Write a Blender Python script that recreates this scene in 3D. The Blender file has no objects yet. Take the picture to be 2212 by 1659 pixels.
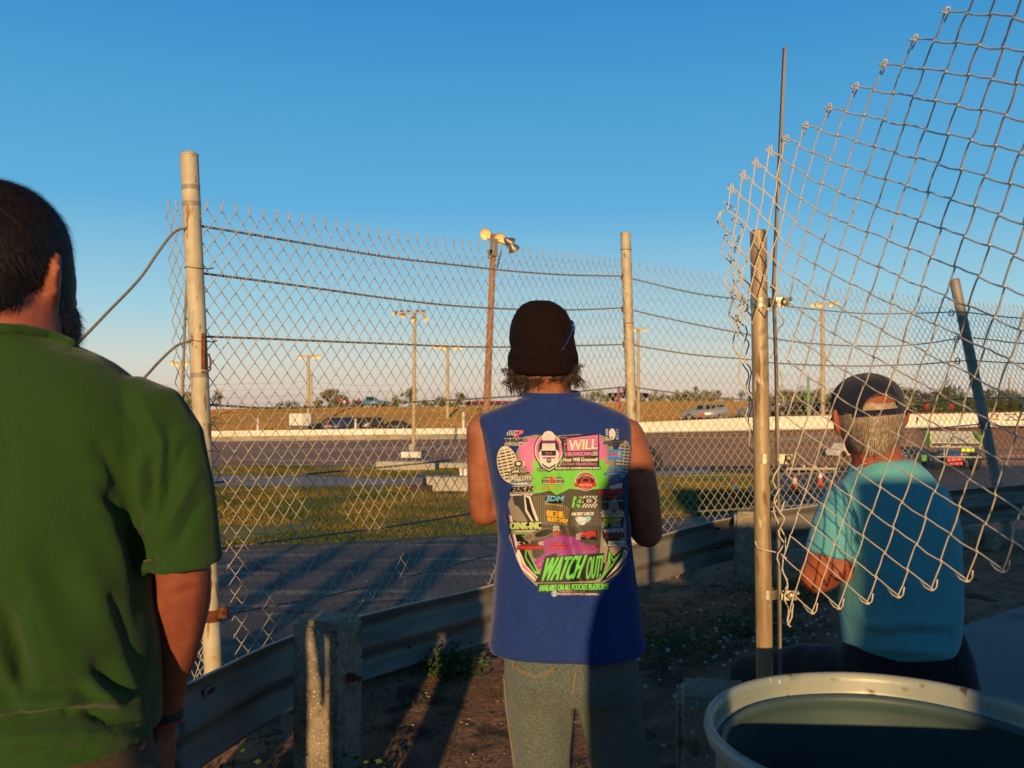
import bpy, bmesh, math, random
import numpy as np
from mathutils import Vector, Matrix, noise
from mathutils.bvhtree import BVHTree
random.seed(7)
R = math.radians
SC = bpy.context.scene
COL = SC.collection
CAMZ = 1.46
F = 1916.0
PITCH = math.atan(38.5/1916)
cp, sp = math.cos(PITCH), math.sin(PITCH)

def at(vx, vy, Y):
    """point at depth Y seen in direction (vx,vy); used once, to survey the real position of things"""
    dx = (vx-1106)/F; dy = -(vy-829.5)/F
    d = Vector((dx, cp-sp*dy, sp+cp*dy))
    t = Y/d.y
    return Vector((d.x*t, Y, CAMZ+d.z*t))
def gz(vx, vy, z=-1.74):
    dx = (vx-1106)/F; dy = -(vy-829.5)/F
    d = Vector((dx, cp-sp*dy, sp+cp*dy))
    t = (z-CAMZ)/d.z
    return Vector((d.x*t, d.y*t, z))
def proj(P):
    x = P[:, 0]; y = P[:, 1]; z = P[:, 2]-CAMZ
    fz = cp*y+sp*z; u = -sp*y+cp*z
    return np.stack([1106+F*x/fz, 829.5-F*u/fz], 1)

# ---------------------------------------------------------------- materials
def mat(name, col, rough=.7, metal=0., col2=None, scale=8., bump=0., bscale=None, detail=4., stretch=(1, 1, 1),
        spots=None, lo=.35, hi=.65, spec=.5, coord='Object', sheen=0., sss=0.):
    m = bpy.data.materials.new(name); m.use_nodes = True
    nt = m.node_tree; n = nt.nodes; l = nt.links
    b = n['Principled BSDF']
    b.inputs['Roughness'].default_value = rough
    b.inputs['Metallic'].default_value = metal
    b.inputs['Specular IOR Level'].default_value = spec
    b.inputs['Base Color'].default_value = (*col, 1)
    if sheen: b.inputs['Sheen Weight'].default_value = sheen
    if sss:
        b.inputs['Subsurface Weight'].default_value = sss
        b.inputs['Subsurface Radius'].default_value = (.01, .004, .002)
    tc = n.new('ShaderNodeTexCoord'); mp = n.new('ShaderNodeMapping')
    mp.inputs['Scale'].default_value = stretch
    l.new(tc.outputs[coord], mp.inputs['Vector'])
    last = None
    if col2 is not None:
        nz = n.new('ShaderNodeTexNoise'); nz.inputs['Scale'].default_value = scale; nz.inputs['Detail'].default_value = detail
        l.new(mp.outputs[0], nz.inputs['Vector'])
        cr = n.new('ShaderNodeValToRGB'); cr.color_ramp.elements[0].position = lo; cr.color_ramp.elements[1].position = hi
        cr.color_ramp.elements[0].color = (*col, 1); cr.color_ramp.elements[1].color = (*col2, 1)
        l.new(nz.outputs['Fac'], cr.inputs[0]); last = cr.outputs[0]
    if spots:   # (colour, scale, threshold, stretch)
        for (sc_, s2, th, st) in spots:
            mp2 = n.new('ShaderNodeMapping'); mp2.inputs['Scale'].default_value = st
            l.new(tc.outputs[coord], mp2.inputs['Vector'])
            nz = n.new('ShaderNodeTexNoise'); nz.inputs['Scale'].default_value = s2; nz.inputs['Detail'].default_value = 6
            l.new(mp2.outputs[0], nz.inputs['Vector'])
            cr = n.new('ShaderNodeValToRGB'); cr.color_ramp.elements[0].position = th; cr.color_ramp.elements[1].position = th+.06
            l.new(nz.outputs['Fac'], cr.inputs[0])
            mx = n.new('ShaderNodeMix'); mx.data_type = 'RGBA'
            l.new(cr.outputs[0], mx.inputs['Factor'])
            if last is not None: l.new(last, mx.inputs['A'])
            else: mx.inputs['A'].default_value = (*col, 1)
            mx.inputs['B'].default_value = (*sc_, 1); last = mx.outputs['Result']
    if last is not None: l.new(last, b.inputs['Base Color'])
    if bump:
        nz = n.new('ShaderNodeTexNoise'); nz.inputs['Scale'].default_value = bscale or scale*3; nz.inputs['Detail'].default_value = 5
        l.new(mp.outputs[0], nz.inputs['Vector'])
        bp = n.new('ShaderNodeBump'); bp.inputs['Strength'].default_value = bump; bp.inputs['Distance'].default_value = .01
        l.new(nz.outputs['Fac'], bp.inputs['Height']); l.new(bp.outputs[0], b.inputs['Normal'])
    return m

# ---------------------------------------------------------------- mesh builder
class MB:
    def __init__(s): s.v = []; s.f = []; s.m = []; s.sm = []
    def add(s, vs, fs, mi=0, smooth=False):
        o = len(s.v); s.v.extend([tuple(v) for v in vs])
        for f in fs: s.f.append(tuple(i+o for i in f)); s.m.append(mi); s.sm.append(smooth)
        return s
    def box(s, c, size, rz=0, mi=0, M=None):
        x, y, z = [a/2 for a in size]
        vs = [Vector(p) for p in ((-x,-y,-z),(x,-y,-z),(x,y,-z),(-x,y,-z),(-x,-y,z),(x,-y,z),(x,y,z),(-x,y,z))]
        Rm = M if M is not None else Matrix.Rotation(rz, 3, 'Z')
        vs = [Rm@v+Vector(c) for v in vs]
        return s.add(vs, [(0,3,2,1),(4,5,6,7),(0,1,5,4),(1,2,6,5),(2,3,7,6),(3,0,4,7)], mi)
    def bevbox(s, c, size, b=.02, rz=0, mi=0):
        bm = bmesh.new(); bmesh.ops.create_cube(bm, size=1)
        for v in bm.verts: v.co = Vector((v.co.x*size[0], v.co.y*size[1], v.co.z*size[2]))
        bmesh.ops.bevel(bm, geom=bm.edges[:], offset=b, segments=2, affect='EDGES', profile=.6)
        Rm = Matrix.Rotation(rz, 3, 'Z'); vs = [Rm@v.co+Vector(c) for v in bm.verts]
        bm.verts.index_update()
        s.add(vs, [[v.index for v in f.verts] for f in bm.faces], mi, False); bm.free(); return s
    def tube(s, pts, r, n=8, mi=0, cap=True, closed=False, ell=None, round_=False, smooth=True):
        pts = [Vector(p) for p in pts]; N = len(pts)
        rs = r if isinstance(r, (list, tuple)) else [r]*N
        if round_:
            d0 = (pts[0]-pts[1]).normalized(); d1 = (pts[-1]-pts[-2]).normalized(); r0, r1 = rs[0], rs[-1]
            pre = [(pts[0]+d0*r0*math.sin(a), r0*math.cos(a)+1e-5) for a in (R(88), R(60), R(30))]
            post = [(pts[-1]+d1*r1*math.sin(a), r1*math.cos(a)+1e-5) for a in (R(30), R(60), R(88))]
            pts = [p for p, _ in pre]+pts+[p for p, _ in post]; rs = [q for _, q in pre]+list(rs)+[q for _, q in post]; N = len(pts)
        up = None; vs = []
        for i in range(N):
            if closed: t = pts[(i+1) % N]-pts[i-1]
            else: t = pts[min(i+1, N-1)]-pts[max(i-1, 0)]
            if t.length < 1e-9: t = Vector((0, 0, 1))
            t.normalize()
            if up is None:
                up = Vector((0, 0, 1)) if abs(t.z) < .9 else Vector((0, 1, 0))
            a = (up-t*up.dot(t))
            if a.length < 1e-4: a = t.orthogonal()
            a.normalize(); b = t.cross(a); up = a
            for k in range(n):
                q = 2*math.pi*(k+.5)/n
                ca, cb = math.cos(q), math.sin(q)
                if ell: ca *= ell[0]; cb *= ell[1]
                vs.append(pts[i]+(a*ca+b*cb)*rs[i])
        fs = []
        for i in range(N if closed else N-1):
            j = (i+1) % N
            for k in range(n):
                k2 = (k+1) % n
                fs.append((i*n+k, i*n+k2, j*n+k2, j*n+k))
        if cap and not closed:
            fs.append(tuple(range(n))[::-1]); fs.append(tuple((N-1)*n+k for k in range(n)))
        return s.add(vs, fs, mi, smooth)
    def loft(s, rings, n=40, mi=0, smooth=True):
        """rings: (cx,cy,cz,rx,ry[,yaw[,exp[,pitch]]])"""
        vs = []; N = len(rings)
        for q in rings:
            cx, cy, cz, rx, ry = q[:5]; yaw = q[5] if len(q) > 5 else 0; e = q[6] if len(q) > 6 else 2.; pt = q[7] if len(q) > 7 else 0
            for k in range(n):
                a = 2*math.pi*k/n; c, d = math.cos(a), math.sin(a)
                x = rx*math.copysign(abs(c)**(2/e), c); y = ry*math.copysign(abs(d)**(2/e), d)
                z = y*math.sin(pt); y *= math.cos(pt)
                vs.append((cx+x*math.cos(yaw)-y*math.sin(yaw), cy+x*math.sin(yaw)+y*math.cos(yaw), cz+z))
        fs = [(i*n+k, i*n+(k+1) % n, (i+1)*n+(k+1) % n, (i+1)*n+k) for i in range(N-1) for k in range(n)]
        fs.append(tuple(range(n))[::-1]); fs.append(tuple((N-1)*n+k for k in range(n)))
        return s.add(vs, fs, mi, smooth)
    def ball(s, c, r, mi=0, n=16, M=None):
        rr = r if isinstance(r, (tuple, list)) else (r, r, r); vs = []; h = n//2
        Rm = M if M is not None else Matrix.Identity(3)
        for i in range(h+1):
            th = math.pi*(i*.998+.001*h)/h
            for k in range(n):
                a = 2*math.pi*k/n
                vs.append(Rm@Vector((rr[0]*math.sin(th)*math.cos(a), rr[1]*math.sin(th)*math.sin(a), rr[2]*math.cos(th)))+Vector(c))
        fs = [(i*n+k, (i+1)*n+k, (i+1)*n+(k+1) % n, i*n+(k+1) % n) for i in range(h) for k in range(n)]
        fs.append(tuple(range(n))); fs.append(tuple(h*n+k for k in range(n))[::-1])
        return s.add(vs, fs, mi, True)
    def cyl(s, c, r, h, n=24, mi=0, r2=None):
        c = Vector(c); return s.tube([c, c+Vector((0, 0, h))], [r, r if r2 is None else r2], n, mi)
    def mesh(s, name, mats=()):
        me = bpy.data.meshes.new(name)
        me.from_pydata(s.v, [], s.f)
        for m in mats: me.materials.append(m)
        me.polygons.foreach_set('material_index', s.m); me.polygons.foreach_set('use_smooth', s.sm)
        me.update(); return me
    def build(s, name, mats, parent=None, loc=None, **kw):
        if not isinstance(mats, (list, tuple)): mats = [mats]
        me = s.mesh(name, mats)
        o = bpy.data.objects.new(name, me); COL.objects.link(o)
        if parent is not None:
            o.parent = parent
            o.matrix_parent_inverse = parent.matrix_world.inverted() if parent.type != 'EMPTY' else Matrix.Translation(-parent.location)
        for k, v in kw.items(): o[k] = v
        return o
def rebase(o, base):
    base = Vector(base)
    for v in o.data.vertices: v.co -= base
    o.location = base
def empty(name, loc, label=None, category=None, group=None):
    o = bpy.data.objects.new(name, None); COL.objects.link(o); o.location = loc; o.empty_display_size = .1
    if label: o['label'] = label
    if category: o['category'] = category
    if group: o['group'] = group
    return o
def tag(o, label=None, category=None, group=None, kind=None):
    if label: o['label'] = label
    if category: o['category'] = category
    if group: o['group'] = group
    if kind: o['kind'] = kind
    return o
def dup(root, loc, label=None, rz=None, group=None, scale=None):
    r = root.copy(); COL.objects.link(r); r.location = loc
    if rz is not None: r.rotation_euler.z = rz
    if scale: r.scale = (scale,)*3
    if label: r['label'] = label
    if group: r['group'] = group
    for ch in root.children:
        c = ch.copy(); COL.objects.link(c); c.parent = r; c.matrix_parent_inverse = ch.matrix_parent_inverse.copy()
        for g in ch.children:
            d = g.copy(); COL.objects.link(d); d.parent = c; d.matrix_parent_inverse = g.matrix_parent_inverse.copy()
    return r
def fuse(mb, name, mats, parent, voxel=.01, smooth=6, fac=.5, post=None, **kw):
    """union of closed shapes into one continuous skin"""
    me = mb.mesh(name+'_src'); t = bpy.data.objects.new('tmp', me); COL.objects.link(t)
    a = t.modifiers.new('r', 'REMESH'); a.mode = 'VOXEL'; a.voxel_size = voxel; a.use_smooth_shade = True
    b = t.modifiers.new('s', 'SMOOTH'); b.factor = fac; b.iterations = smooth
    dg = bpy.context.evaluated_depsgraph_get(); dg.update()
    ev = t.evaluated_get(dg); m2 = bpy.data.meshes.new_from_object(ev)
    bpy.data.objects.remove(t); bpy.data.meshes.remove(me)
    m2.name = name; m2.materials.clear()
    for m in (mats if isinstance(mats, (list, tuple)) else [mats]): m2.materials.append(m)
    if post: post(m2)
    m2.polygons.foreach_set('use_smooth', [True]*len(m2.polygons)); m2.update()
    o = bpy.data.objects.new(name, m2); COL.objects.link(o)
    if parent is not None: o.parent = parent; o.matrix_parent_inverse = Matrix.Translation(-parent.location)
    for k, v in kw.items(): o[k] = v
    return o
def coords(me):
    a = np.zeros(len(me.vertices)*3); me.vertices.foreach_get('co', a); return a.reshape(-1, 3)
def normals(me):
    a = np.zeros(len(me.vertices)*3); me.vertices.foreach_get('normal', a); return a.reshape(-1, 3)
def folds(ridges, facing=True, noise_amp=0, nscale=9.):
    """cloth creases: (x0,y0,x1,y1,amp,width) surveyed in the picture, pushed along the normals"""
    def f(me):
        P = coords(me); N = normals(me); q = proj(P); d = np.zeros(len(P))
        for (x0, y0, x1, y1, amp, w) in ridges:
            ax = np.array([x0, y0], float); bx = np.array([x1, y1], float); ab = bx-ax
            t = ((q-ax)@ab)/(ab@ab); tc = np.clip(t, 0, 1)
            dist = np.linalg.norm(q-(ax+tc[:, None]*ab), axis=1)
            d += amp*np.exp(-(dist/w)**2)*(.35+.65*np.sin(np.pi*np.clip(tc*.8+.1, 0, 1)))
        if facing: d *= np.clip(-N[:, 1]*1.6, 0, 1)
        if noise_amp:
            for i in range(len(P)):
                d[i] += noise_amp*noise.noise(Vector(P[i])*nscale)
        P = P+N*d[:, None]
        me.vertices.foreach_set('co', P.ravel()); me.update()
    return f

# ---------------------------------------------------------------- camera, sky, sun
cam = bpy.data.cameras.new('camera'); cam.sensor_width = 36; cam.lens = 36*F/2212
cam.clip_end = 5000; cam.clip_start = .02
cam.dof.use_dof = True; cam.dof.focus_distance = 2.6; cam.dof.aperture_fstop = 8
co = bpy.data.objects.new('camera', cam); COL.objects.link(co); co.location = (0, 0, CAMZ)
co.rotation_euler = (R(90)+PITCH, 0, 0); SC.camera = co
SAZ, SEL = R(5.0), R(9.3)
w = bpy.data.worlds.new('World'); SC.world = w; w.use_nodes = True
nt = w.node_tree; bg = nt.nodes['Background']
sky = nt.nodes.new('ShaderNodeTexSky'); sky.sky_type = 'NISHITA'; sky.sun_disc = False
sky.sun_elevation = SEL; sky.sun_rotation = math.pi+SAZ; sky.air_density = 1.0; sky.dust_density = .7; sky.ozone_density = 2.2
tcw = nt.nodes.new('ShaderNodeTexCoord'); sx_ = nt.nodes.new('ShaderNodeSeparateXYZ'); nt.links.new(tcw.outputs['Generated'], sx_.inputs[0])
rw = nt.nodes.new('ShaderNodeValToRGB'); nt.links.new(sx_.outputs['Z'], rw.inputs[0]); er = rw.color_ramp.elements
SKY = [(0, (.62, .50, .42)), (.014, (.70, .60, .50)), (.045, (.64, .68, .61)), (.10, (.36, .63, .74)), (.21, (.12, .43, .72)), (.40, (.042, .28, .61)), (.55, (.014, .08, .21)), (1, (.004, .022, .07))]
er[0].position = 0; er[0].color = (*SKY[0][1], 1); er[1].position = 1; er[1].color = (*SKY[-1][1], 1)
for p_, c_ in SKY[1:-1]: e_ = er.new(p_); e_.color = (*c_, 1)
vm = nt.nodes.new('ShaderNodeVectorMath'); vm.operation = 'SCALE'; vm.inputs['Scale'].default_value = 1/.12; nt.links.new(rw.outputs[0], vm.inputs[0])
mxw = nt.nodes.new('ShaderNodeMix'); mxw.data_type = 'RGBA'; mxw.inputs['Factor'].default_value = .965
nt.links.new(sky.outputs[0], mxw.inputs['A']); nt.links.new(vm.outputs[0], mxw.inputs['B'])
nt.links.new(mxw.outputs['Result'], bg.inputs[0]); bg.inputs[1].default_value = .12
sl = bpy.data.lights.new('sun', 'SUN'); sl.energy = 4.9; sl.angle = R(.53); sl.color = (1, .65, .30)
so = bpy.data.objects.new('sun', sl); COL.objects.link(so)
LD = Vector((math.sin(SAZ)*math.cos(SEL), math.cos(SAZ)*math.cos(SEL), -math.sin(SEL)))
so.rotation_euler = LD.to_track_quat('-Z', 'Y').to_euler(); so.location = (0, -20, 12)
SC.view_settings.view_transform = 'Standard'; SC.view_settings.look = 'None'; SC.view_settings.exposure = 0; SC.view_settings.gamma = 1
SC.render.engine = 'CYCLES'
# ================================================================ materials
M = {}
M['galv'] = mat('galvanised_wire', (.54, .46, .35), .6, 0, (.42, .35, .27), 60, spec=.3)
M['cable'] = mat('steel_cable', (.30, .26, .21), .6, .05, (.18, .15, .12), 120, bump=.5, bscale=300)
M['post'] = mat('painted_pipe', (.54, .47, .33), .6, 0, (.44, .36, .23), 14, bump=.1, bscale=60,
                spots=[((.28, .12, .03), 5, .60, (6, 6, 1.2)), ((.22, .17, .10), 30, .62, (1, 1, .5))])
M['gpost'] = mat('weathered_galvanised_pipe', (.42, .31, .17), .45, .05, (.27, .18, .09), 9, bump=.15, bscale=90, stretch=(3, 3, .6),
                 spots=[((.16, .07, .02), 6, .60, (8, 8, .9)), ((.55, .48, .34), 70, .63, (1, 1, .3))])
M['bar'] = mat('grey_flat_bar', (.26, .21, .16), .5, .15, (.14, .12, .10), 30, stretch=(1, 1, .2))
M['clamp'] = mat('galvanised_clamp', (.42, .36, .26), .45, .6, (.32, .27, .2), 30, bump=.1)
M['rust'] = mat('rusty_steel', (.20, .06, .015), .9, .1, (.10, .03, .01), 40, bump=.4)
M['beam'] = mat('guardrail_steel', (.22, .195, .155), .62, .1, (.13, .115, .095), 5, stretch=(.5, .5, 3), bump=.12, bscale=40,
                spots=[((.16, .10, .05), 10, .66, (1, 1, 1))])
M['conc'] = mat('exposed_aggregate_concrete', (.36, .30, .21), .95, 0, (.21, .17, .115), 14, bump=1., bscale=140,
                spots=[((.60, .55, .45), 95, .60, (1, 1, 1)), ((.05, .045, .035), 60, .63, (1, 1, 1)), ((.09, .08, .05), 6, .62, (1, 1, 1))])
M['conc2'] = mat('pale_concrete', (.46, .41, .32), .9, 0, (.34, .30, .24), 3, bump=.2, spots=[((.2, .17, .12), 4, .63, (1, 1, 1))])
M['white'] = mat('white_paint', (.74, .70, .62), .7, 0, (.62, .58, .50), 1.5, spots=[((.4, .35, .27), 1.2, .66, (1, 1, 2))])
M['wall'] = mat('whitewashed_wall', (.80, .74, .62), .8, 0, (.70, .64, .52), .6, spots=[((.45, .38, .28), .5, .66, (1, 1, 3))])
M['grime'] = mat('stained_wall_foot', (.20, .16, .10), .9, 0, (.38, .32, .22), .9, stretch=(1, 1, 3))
M['black'] = mat('black_rubber', (.02, .02, .02), .7)
M['dark'] = mat('dark_metal', (.03, .03, .035), .5, .2)
M['redp'] = mat('faded_red_paint', (.42, .05, .03), .7, 0, (.30, .04, .03), 2)
M['rustpole'] = mat('rust_brown_pole', (.36, .17, .075), .8, 0, (.26, .11, .05), 1.2, stretch=(1, 1, .3))
M['tanpole'] = mat('tan_concrete_pole', (.50, .38, .22), .8, 0, (.42, .31, .17), .8)
M['lampglass'] = mat('lamp_reflector', (.95, .72, .34), .3, .1)
M['lampback'] = mat('lamp_shell', (.20, .17, .14), .4, .6)
M['green'] = mat('green_painted_post', (.16, .38, .12), .6)

# ================================================================ ground & setting
def hfield(name, xs, ys, fz, m, kind='structure', label=None):
    mb = MB(); nx, ny = len(xs), len(ys)
    vs = [(x, y, fz(x, y)) for y in ys for x in xs]
    fs = [(j*nx+i, j*nx+i+1, (j+1)*nx+i+1, (j+1)*nx+i) for j in range(ny-1) for i in range(nx-1)]
    mb.add(vs, fs, 0, True); o = mb.build(name, m); o['kind'] = kind
    return o
soil = mat('sandy_soil', (.36, .20, .105), 1, 0, (.20, .105, .055), 5, bump=.9, bscale=22, detail=8,
           spots=[((.045, .032, .02), 3.2, .56, (1, 1, 1)), ((.30, .21, .13), 40, .63, (1, 1, 1)), ((.05, .05, .02), 14, .60, (1, 1, 1))])
def frange(a, b, n): return [a+(b-a)*i/(n-1) for i in range(n)]
def groundz(x, y):
    g = min(max((y-3)*.045, 0), .2)
    g += .02*noise.noise(Vector((x*1.7, y*1.7, 0)))+.006*noise.noise(Vector((x*9, y*9, 3)))
    return g
# fence line (plan), used for the edge of the terrace as well
FP = [at(-900, 868, 1.3), at(432, 868, 3.7), at(1362, 868, 6.4), at(2170, 868, 7.9), at(3000, 868, 9.4), at(3900, 868, 11.0)]
def edge_y(x):
    P = [(-9, .6)]+[(p.x, p.y) for p in FP]+[(60, 26)]
    for a, b in zip(P, P[1:]):
        if a[0] <= x <= b[0]: return a[1]+(b[1]-a[1])*(x-a[0])/(b[0]-a[0])
    return P[0][1] if x < -9 else P[-1][1]
xs = frange(-14, 16, 260)
mb = MB(); NY = 150; vs = []; nx = len(xs)
for j in range(NY+1):
    for x in xs:
        y1 = edge_y(x)+.55; t = j/NY; y = -12+(y1+12)*(1-(1-t)**2.2 if False else t**.55)
        vs.append((x, y, groundz(x, y)))
for x in xs: vs.append((x, edge_y(x)+.62, -.1))
for x in xs: vs.append((x, edge_y(x)+1.1, -1.9))
fs = [(j*nx+i, j*nx+i+1, (j+1)*nx+i+1, (j+1)*nx+i) for j in range(NY+2) for i in range(nx-1)]
mb.add(vs, fs, 0, True); tag(mb.build('ground', soil), kind='structure')

asph = mat('asphalt_track', (.13, .09, .07), .8, 0, (.08, .058, .048), 1.1, bump=.25, bscale=30, stretch=(.35, 1.6, 1),
           spots=[((.27, .20, .15), 1.5, .57, (.22, 2.2, 1)), ((.045, .042, .045), .8, .56, (.12, 2.5, 1)), ((.35, .24, .16), 14, .68, (.4, 1.5, 1))])
road = mat('pale_service_road', (.34, .28, .26), .9, 0, (.26, .22, .21), .6)
tracktan = mat('banked_track_asphalt', (.50, .24, .11), .85, 0, (.36, .17, .08), .35, stretch=(.12, 1, 1),
               spots=[((.62, .38, .23), .5, .58, (.1, 1.2, 1)), ((.28, .16, .11), .35, .60, (.08, 1.5, 1))])
grassm = mat('mown_grass', (.15, .155, .010), 1, 0, (.25, .20, .025), .55, bump=.6, bscale=9, detail=8,
             spots=[((.38, .24, .09), .8, .64, (1, 2, 1)), ((.07, .10, .012), 1.4, .58, (1, 1.5, 1))])
bankm = mat('dry_grass_bank', (.62, .30, .07), 1, 0, (.50, .28, .06), .09, bump=.3, bscale=3, detail=8, stretch=(.5, 1, 2),
            spots=[((.52, .28, .09), .12, .55, (.4, 1, 2)), ((.28, .20, .03), .5, .62, (.6, 1, 1))])
mb = MB(); mb.add([(-3000, -3000, -2.0), (3000, -3000, -2.0), (3000, 150, -2.0), (-3000, 150, -2.0), (3000, 4000, -75.0), (-3000, 4000, -75.0)], [(0, 1, 2, 3), (3, 2, 4, 5)])
tag(mb.build('terrain', mat('scrubland', (.12, .12, .03), 1, 0, (.16, .11, .04), .02)), kind='structure')
mb = MB(); mb.add([(-140, -4, -1.74), (140, -4, -1.74), (140, 47, -1.74), (-140, 47, -1.74)], [(0, 1, 2, 3)])
tag(mb.build('track', asph), kind='structure')
def sheet(name, near, far, z, m, nx=60, ny=24, seed=0, wob=.35):
    def interp(P, t):
        n = len(P)-1; u = t*n; i = min(int(u), n-1); u -= i
        return P[i].lerp(P[i+1], u)
    mb = MB(); vs = []
    for j in range(ny+1):
        for i in range(nx+1):
            a = interp(near, i/nx); b = interp(far, i/nx); p = a.lerp(b, j/ny)
            if j in (0, ny): p.y += wob*noise.noise(Vector((p.x*.6, p.y*.2, seed)))
            vs.append((p.x, p.y, z))
    mb.add(vs, [(j*(nx+1)+i, j*(nx+1)+i+1, (j+1)*(nx+1)+i+1, (j+1)*(nx+1)+i) for j in range(ny) for i in range(nx)])
    o = mb.build(name, m); o['kind'] = 'structure'; return o
nearA = [gz(a, b) for a, b in ((-700, 1235), (450, 1184), (760, 1172), (1058, 1152), (1380, 1125), (1560, 1108), (1670, 1100))]
farA = [gz(a, b) for a, b in ((-700, 1050), (450, 1050), (760, 1050), (950, 1046), (1150, 1036), (1400, 1028), (1655, 1020))]
sheet('grass', nearA, farA, -1.732, grassm)
nearB = [gz(a, b) for a, b in ((-700, 1027), (450, 1026), (760, 1031), (950, 1036), (1080, 1036), (1250, 1026))]
farB = [gz(a, b) for a, b in ((-700, 1006), (450, 1007), (760, 1004), (950, 1002), (1080, 999), (1250, 1004))]
sheet('grass', nearB, farB, -1.732, grassm, seed=5)
sheet('road', [gz(a, b) for a, b in ((-700, 1052), (450, 1052), (950, 1048), (1250, 1040), (1700, 1024))],
      [gz(a, b) for a, b in ((-700, 1024), (450, 1024), (950, 1034), (1250, 1022), (1700, 1012))], -1.736, road, seed=2, wob=.1)
# yellow-ish edge line of the near track
mb = MB(); vs = []
EL = [(-700, 1243), (450, 1192), (760, 1179), (1058, 1159), (1380, 1131), (1560, 1113)]
for a, b in EL: vs += [gz(a, b, -1.731), gz(a, b+1.7, -1.731)]
mb.add(vs, [(2*i, 2*i+1, 2*i+3, 2*i+2) for i in range(len(EL)-1)])
tag(mb.build('track_edge_line', mat('worn_line_paint', (.36, .33, .10), .8, 0, (.13, .12, .10), 3)), kind='structure')
mb = MB()
for pts in ([(1030, 1160), (1050, 1180), (1085, 1195), (1100, 1215), (1142, 1232)], [(545, 1222), (585, 1230), (612, 1242), (600, 1262), (560, 1275)],
            [(620, 1320), (700, 1325), (800, 1300), (900, 1294)]):
    g = [gz(a, b, -1.733) for a, b in pts]
    # wander between the surveyed points
    gg = []
    for a, b in zip(g, g[1:]):
        for k in range(6):
            p = a.lerp(b, k/6); p.x += random.uniform(-.06, .06); p.y += random.uniform(-.06, .06); gg.append(p)
    vs = []
    for p in gg: w_ = random.uniform(.035, .07); vs += [p+Vector((0, -w_, 0)), p+Vector((.03, w_, 0))]
    mb.add(vs, [(2*i, 2*i+1, 2*i+3, 2*i+2) for i in range(len(gg)-1)])
tag(mb.build('tar_crack', mat('tar', (.012, .012, .013), .8)), kind='structure')

# banked far track, outer wall, bank
WL = [(-700, 957, 930, 78), (-200, 956, 930, 76), (450, 954, 931.5, 72), (760, 951, 927, 70), (1058, 948, 924.5, 66), (1380, 936, 912.5, 62),
      (1660, 930, 900, 58), (1900, 926, 896, 56), (2212, 922, 891, 54), (2700, 917, 884, 53), (3400, 912, 876, 53)]
def wl(x, k):
    for a, b in zip(WL, WL[1:]):
        if a[0] <= x <= b[0]:
            t = (x-a[0])/(b[0]-a[0]); return a[k]+(b[k]-a[k])*t
    return WL[-1][k]
XS = list(range(-700, 3401, 50))
vs = []; NJ = 12
for j in range(NJ+1):
    for x in XS:
        a = gz(x, 1006); b = at(x, wl(x, 1), wl(x, 3)); t = j/NJ
        p = a.lerp(b, t); p.z = a.z+(b.z-a.z)*t**1.15+(.004 if j else .006); vs.append(p)
n = len(XS)
mb = MB(); mb.add(vs, [(j*n+i, j*n+i+1, (j+1)*n+i+1, (j+1)*n+i) for j in range(NJ) for i in range(n-1)], 0, True)
tag(mb.build('track', tracktan), kind='structure')
# outer wall
mb = MB(); vs = []; T = .25
for x in XS:
    b = at(x, wl(x, 1), wl(x, 3)); t = at(x, wl(x, 2), wl(x, 3)); m_ = b.lerp(t, .48)
    vs += [b-Vector((0, 0, .05)), Vector((m_.x, m_.y, m_.z)), Vector((m_.x, m_.y-.03, m_.z+.005)), Vector((t.x, t.y-.03, t.z)), Vector((t.x, t.y+T, t.z)), Vector((b.x, b.y+T, b.z-.05))]
K = 6
for i in range(len(XS)-1):
    for k in range(K-1):
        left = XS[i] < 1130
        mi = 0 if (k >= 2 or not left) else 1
        mb.f.append((i*K+k, (i+1)*K+k, (i+1)*K+k+1, i*K+k+1)); mb.m.append(mi); mb.sm.append(False)
mb.v = [tuple(v) for v in vs]
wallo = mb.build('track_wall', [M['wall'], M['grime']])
tag(wallo, 'long low white concrete wall along the far side of the track', 'wall')
mb = MB(); vs = []
for x in XS:
    b = at(x, wl(x, 1), wl(x, 3)); vs += [b+Vector((0, -.9, .03)), b+Vector((0, -.08, .09)), ]
mb.add(vs, [(2*i, 2*i+2, 2*i+3, 2*i+1) for i in range(len(XS)-1)])
o = mb.build('track_line', M['white']); o['kind'] = 'structure'
# bank of dry grass
def bank(x):
    y0 = wl(x, 3)+.4; b = at(x, wl(x, 1)-1, y0)
    ty = 886 if x < 460 else (886-6*min((x-460)/160, 1) if x < 1150 else (880-12*min((x-1150)/200, 1) if x < 1650 else 868+18*min((x-1650)/140, 1)))
    return b, ty
vs = []; NJ = 14
for j in range(NJ+1):
    for x in XS:
        b, ty = bank(x); t = j/NJ
        top = at(x, ty, b.y+22)
        p = b.lerp(top, t); s_ = t*t*(3-2*t)
        p.z = b.z+(top.z-b.z)*(.35*t+.65*s_)+.12*noise.noise(Vector((p.x*.15, p.y*.15, 0)))*math.sin(math.pi*t)
        vs.append(p)
for x in XS:
    b, ty = bank(x); p = at(x, ty, b.y+22); vs.append(Vector((p.x, b.y+55, p.z-.6)))
for x in XS:
    b, ty = bank(x); vs.append(Vector((at(x, ty, b.y+120).x, b.y+120, -2.3)))
mb = MB(); mb.add(vs, [(j*n+i, j*n+i+1, (j+1)*n+i+1, (j+1)*n+i) for j in range(NJ+2) for i in range(n-1)], 0, True)
tag(mb.build('grass_bank', bankm), kind='structure')
def bank_pt(x, t):
    b, ty = bank(x); top = at(x, ty, b.y+22); p = b.lerp(top, t); s_ = t*t*(3-2*t)
    p.z = b.z+(top.z-b.z)*(.35*t+.65*s_); return p

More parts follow.
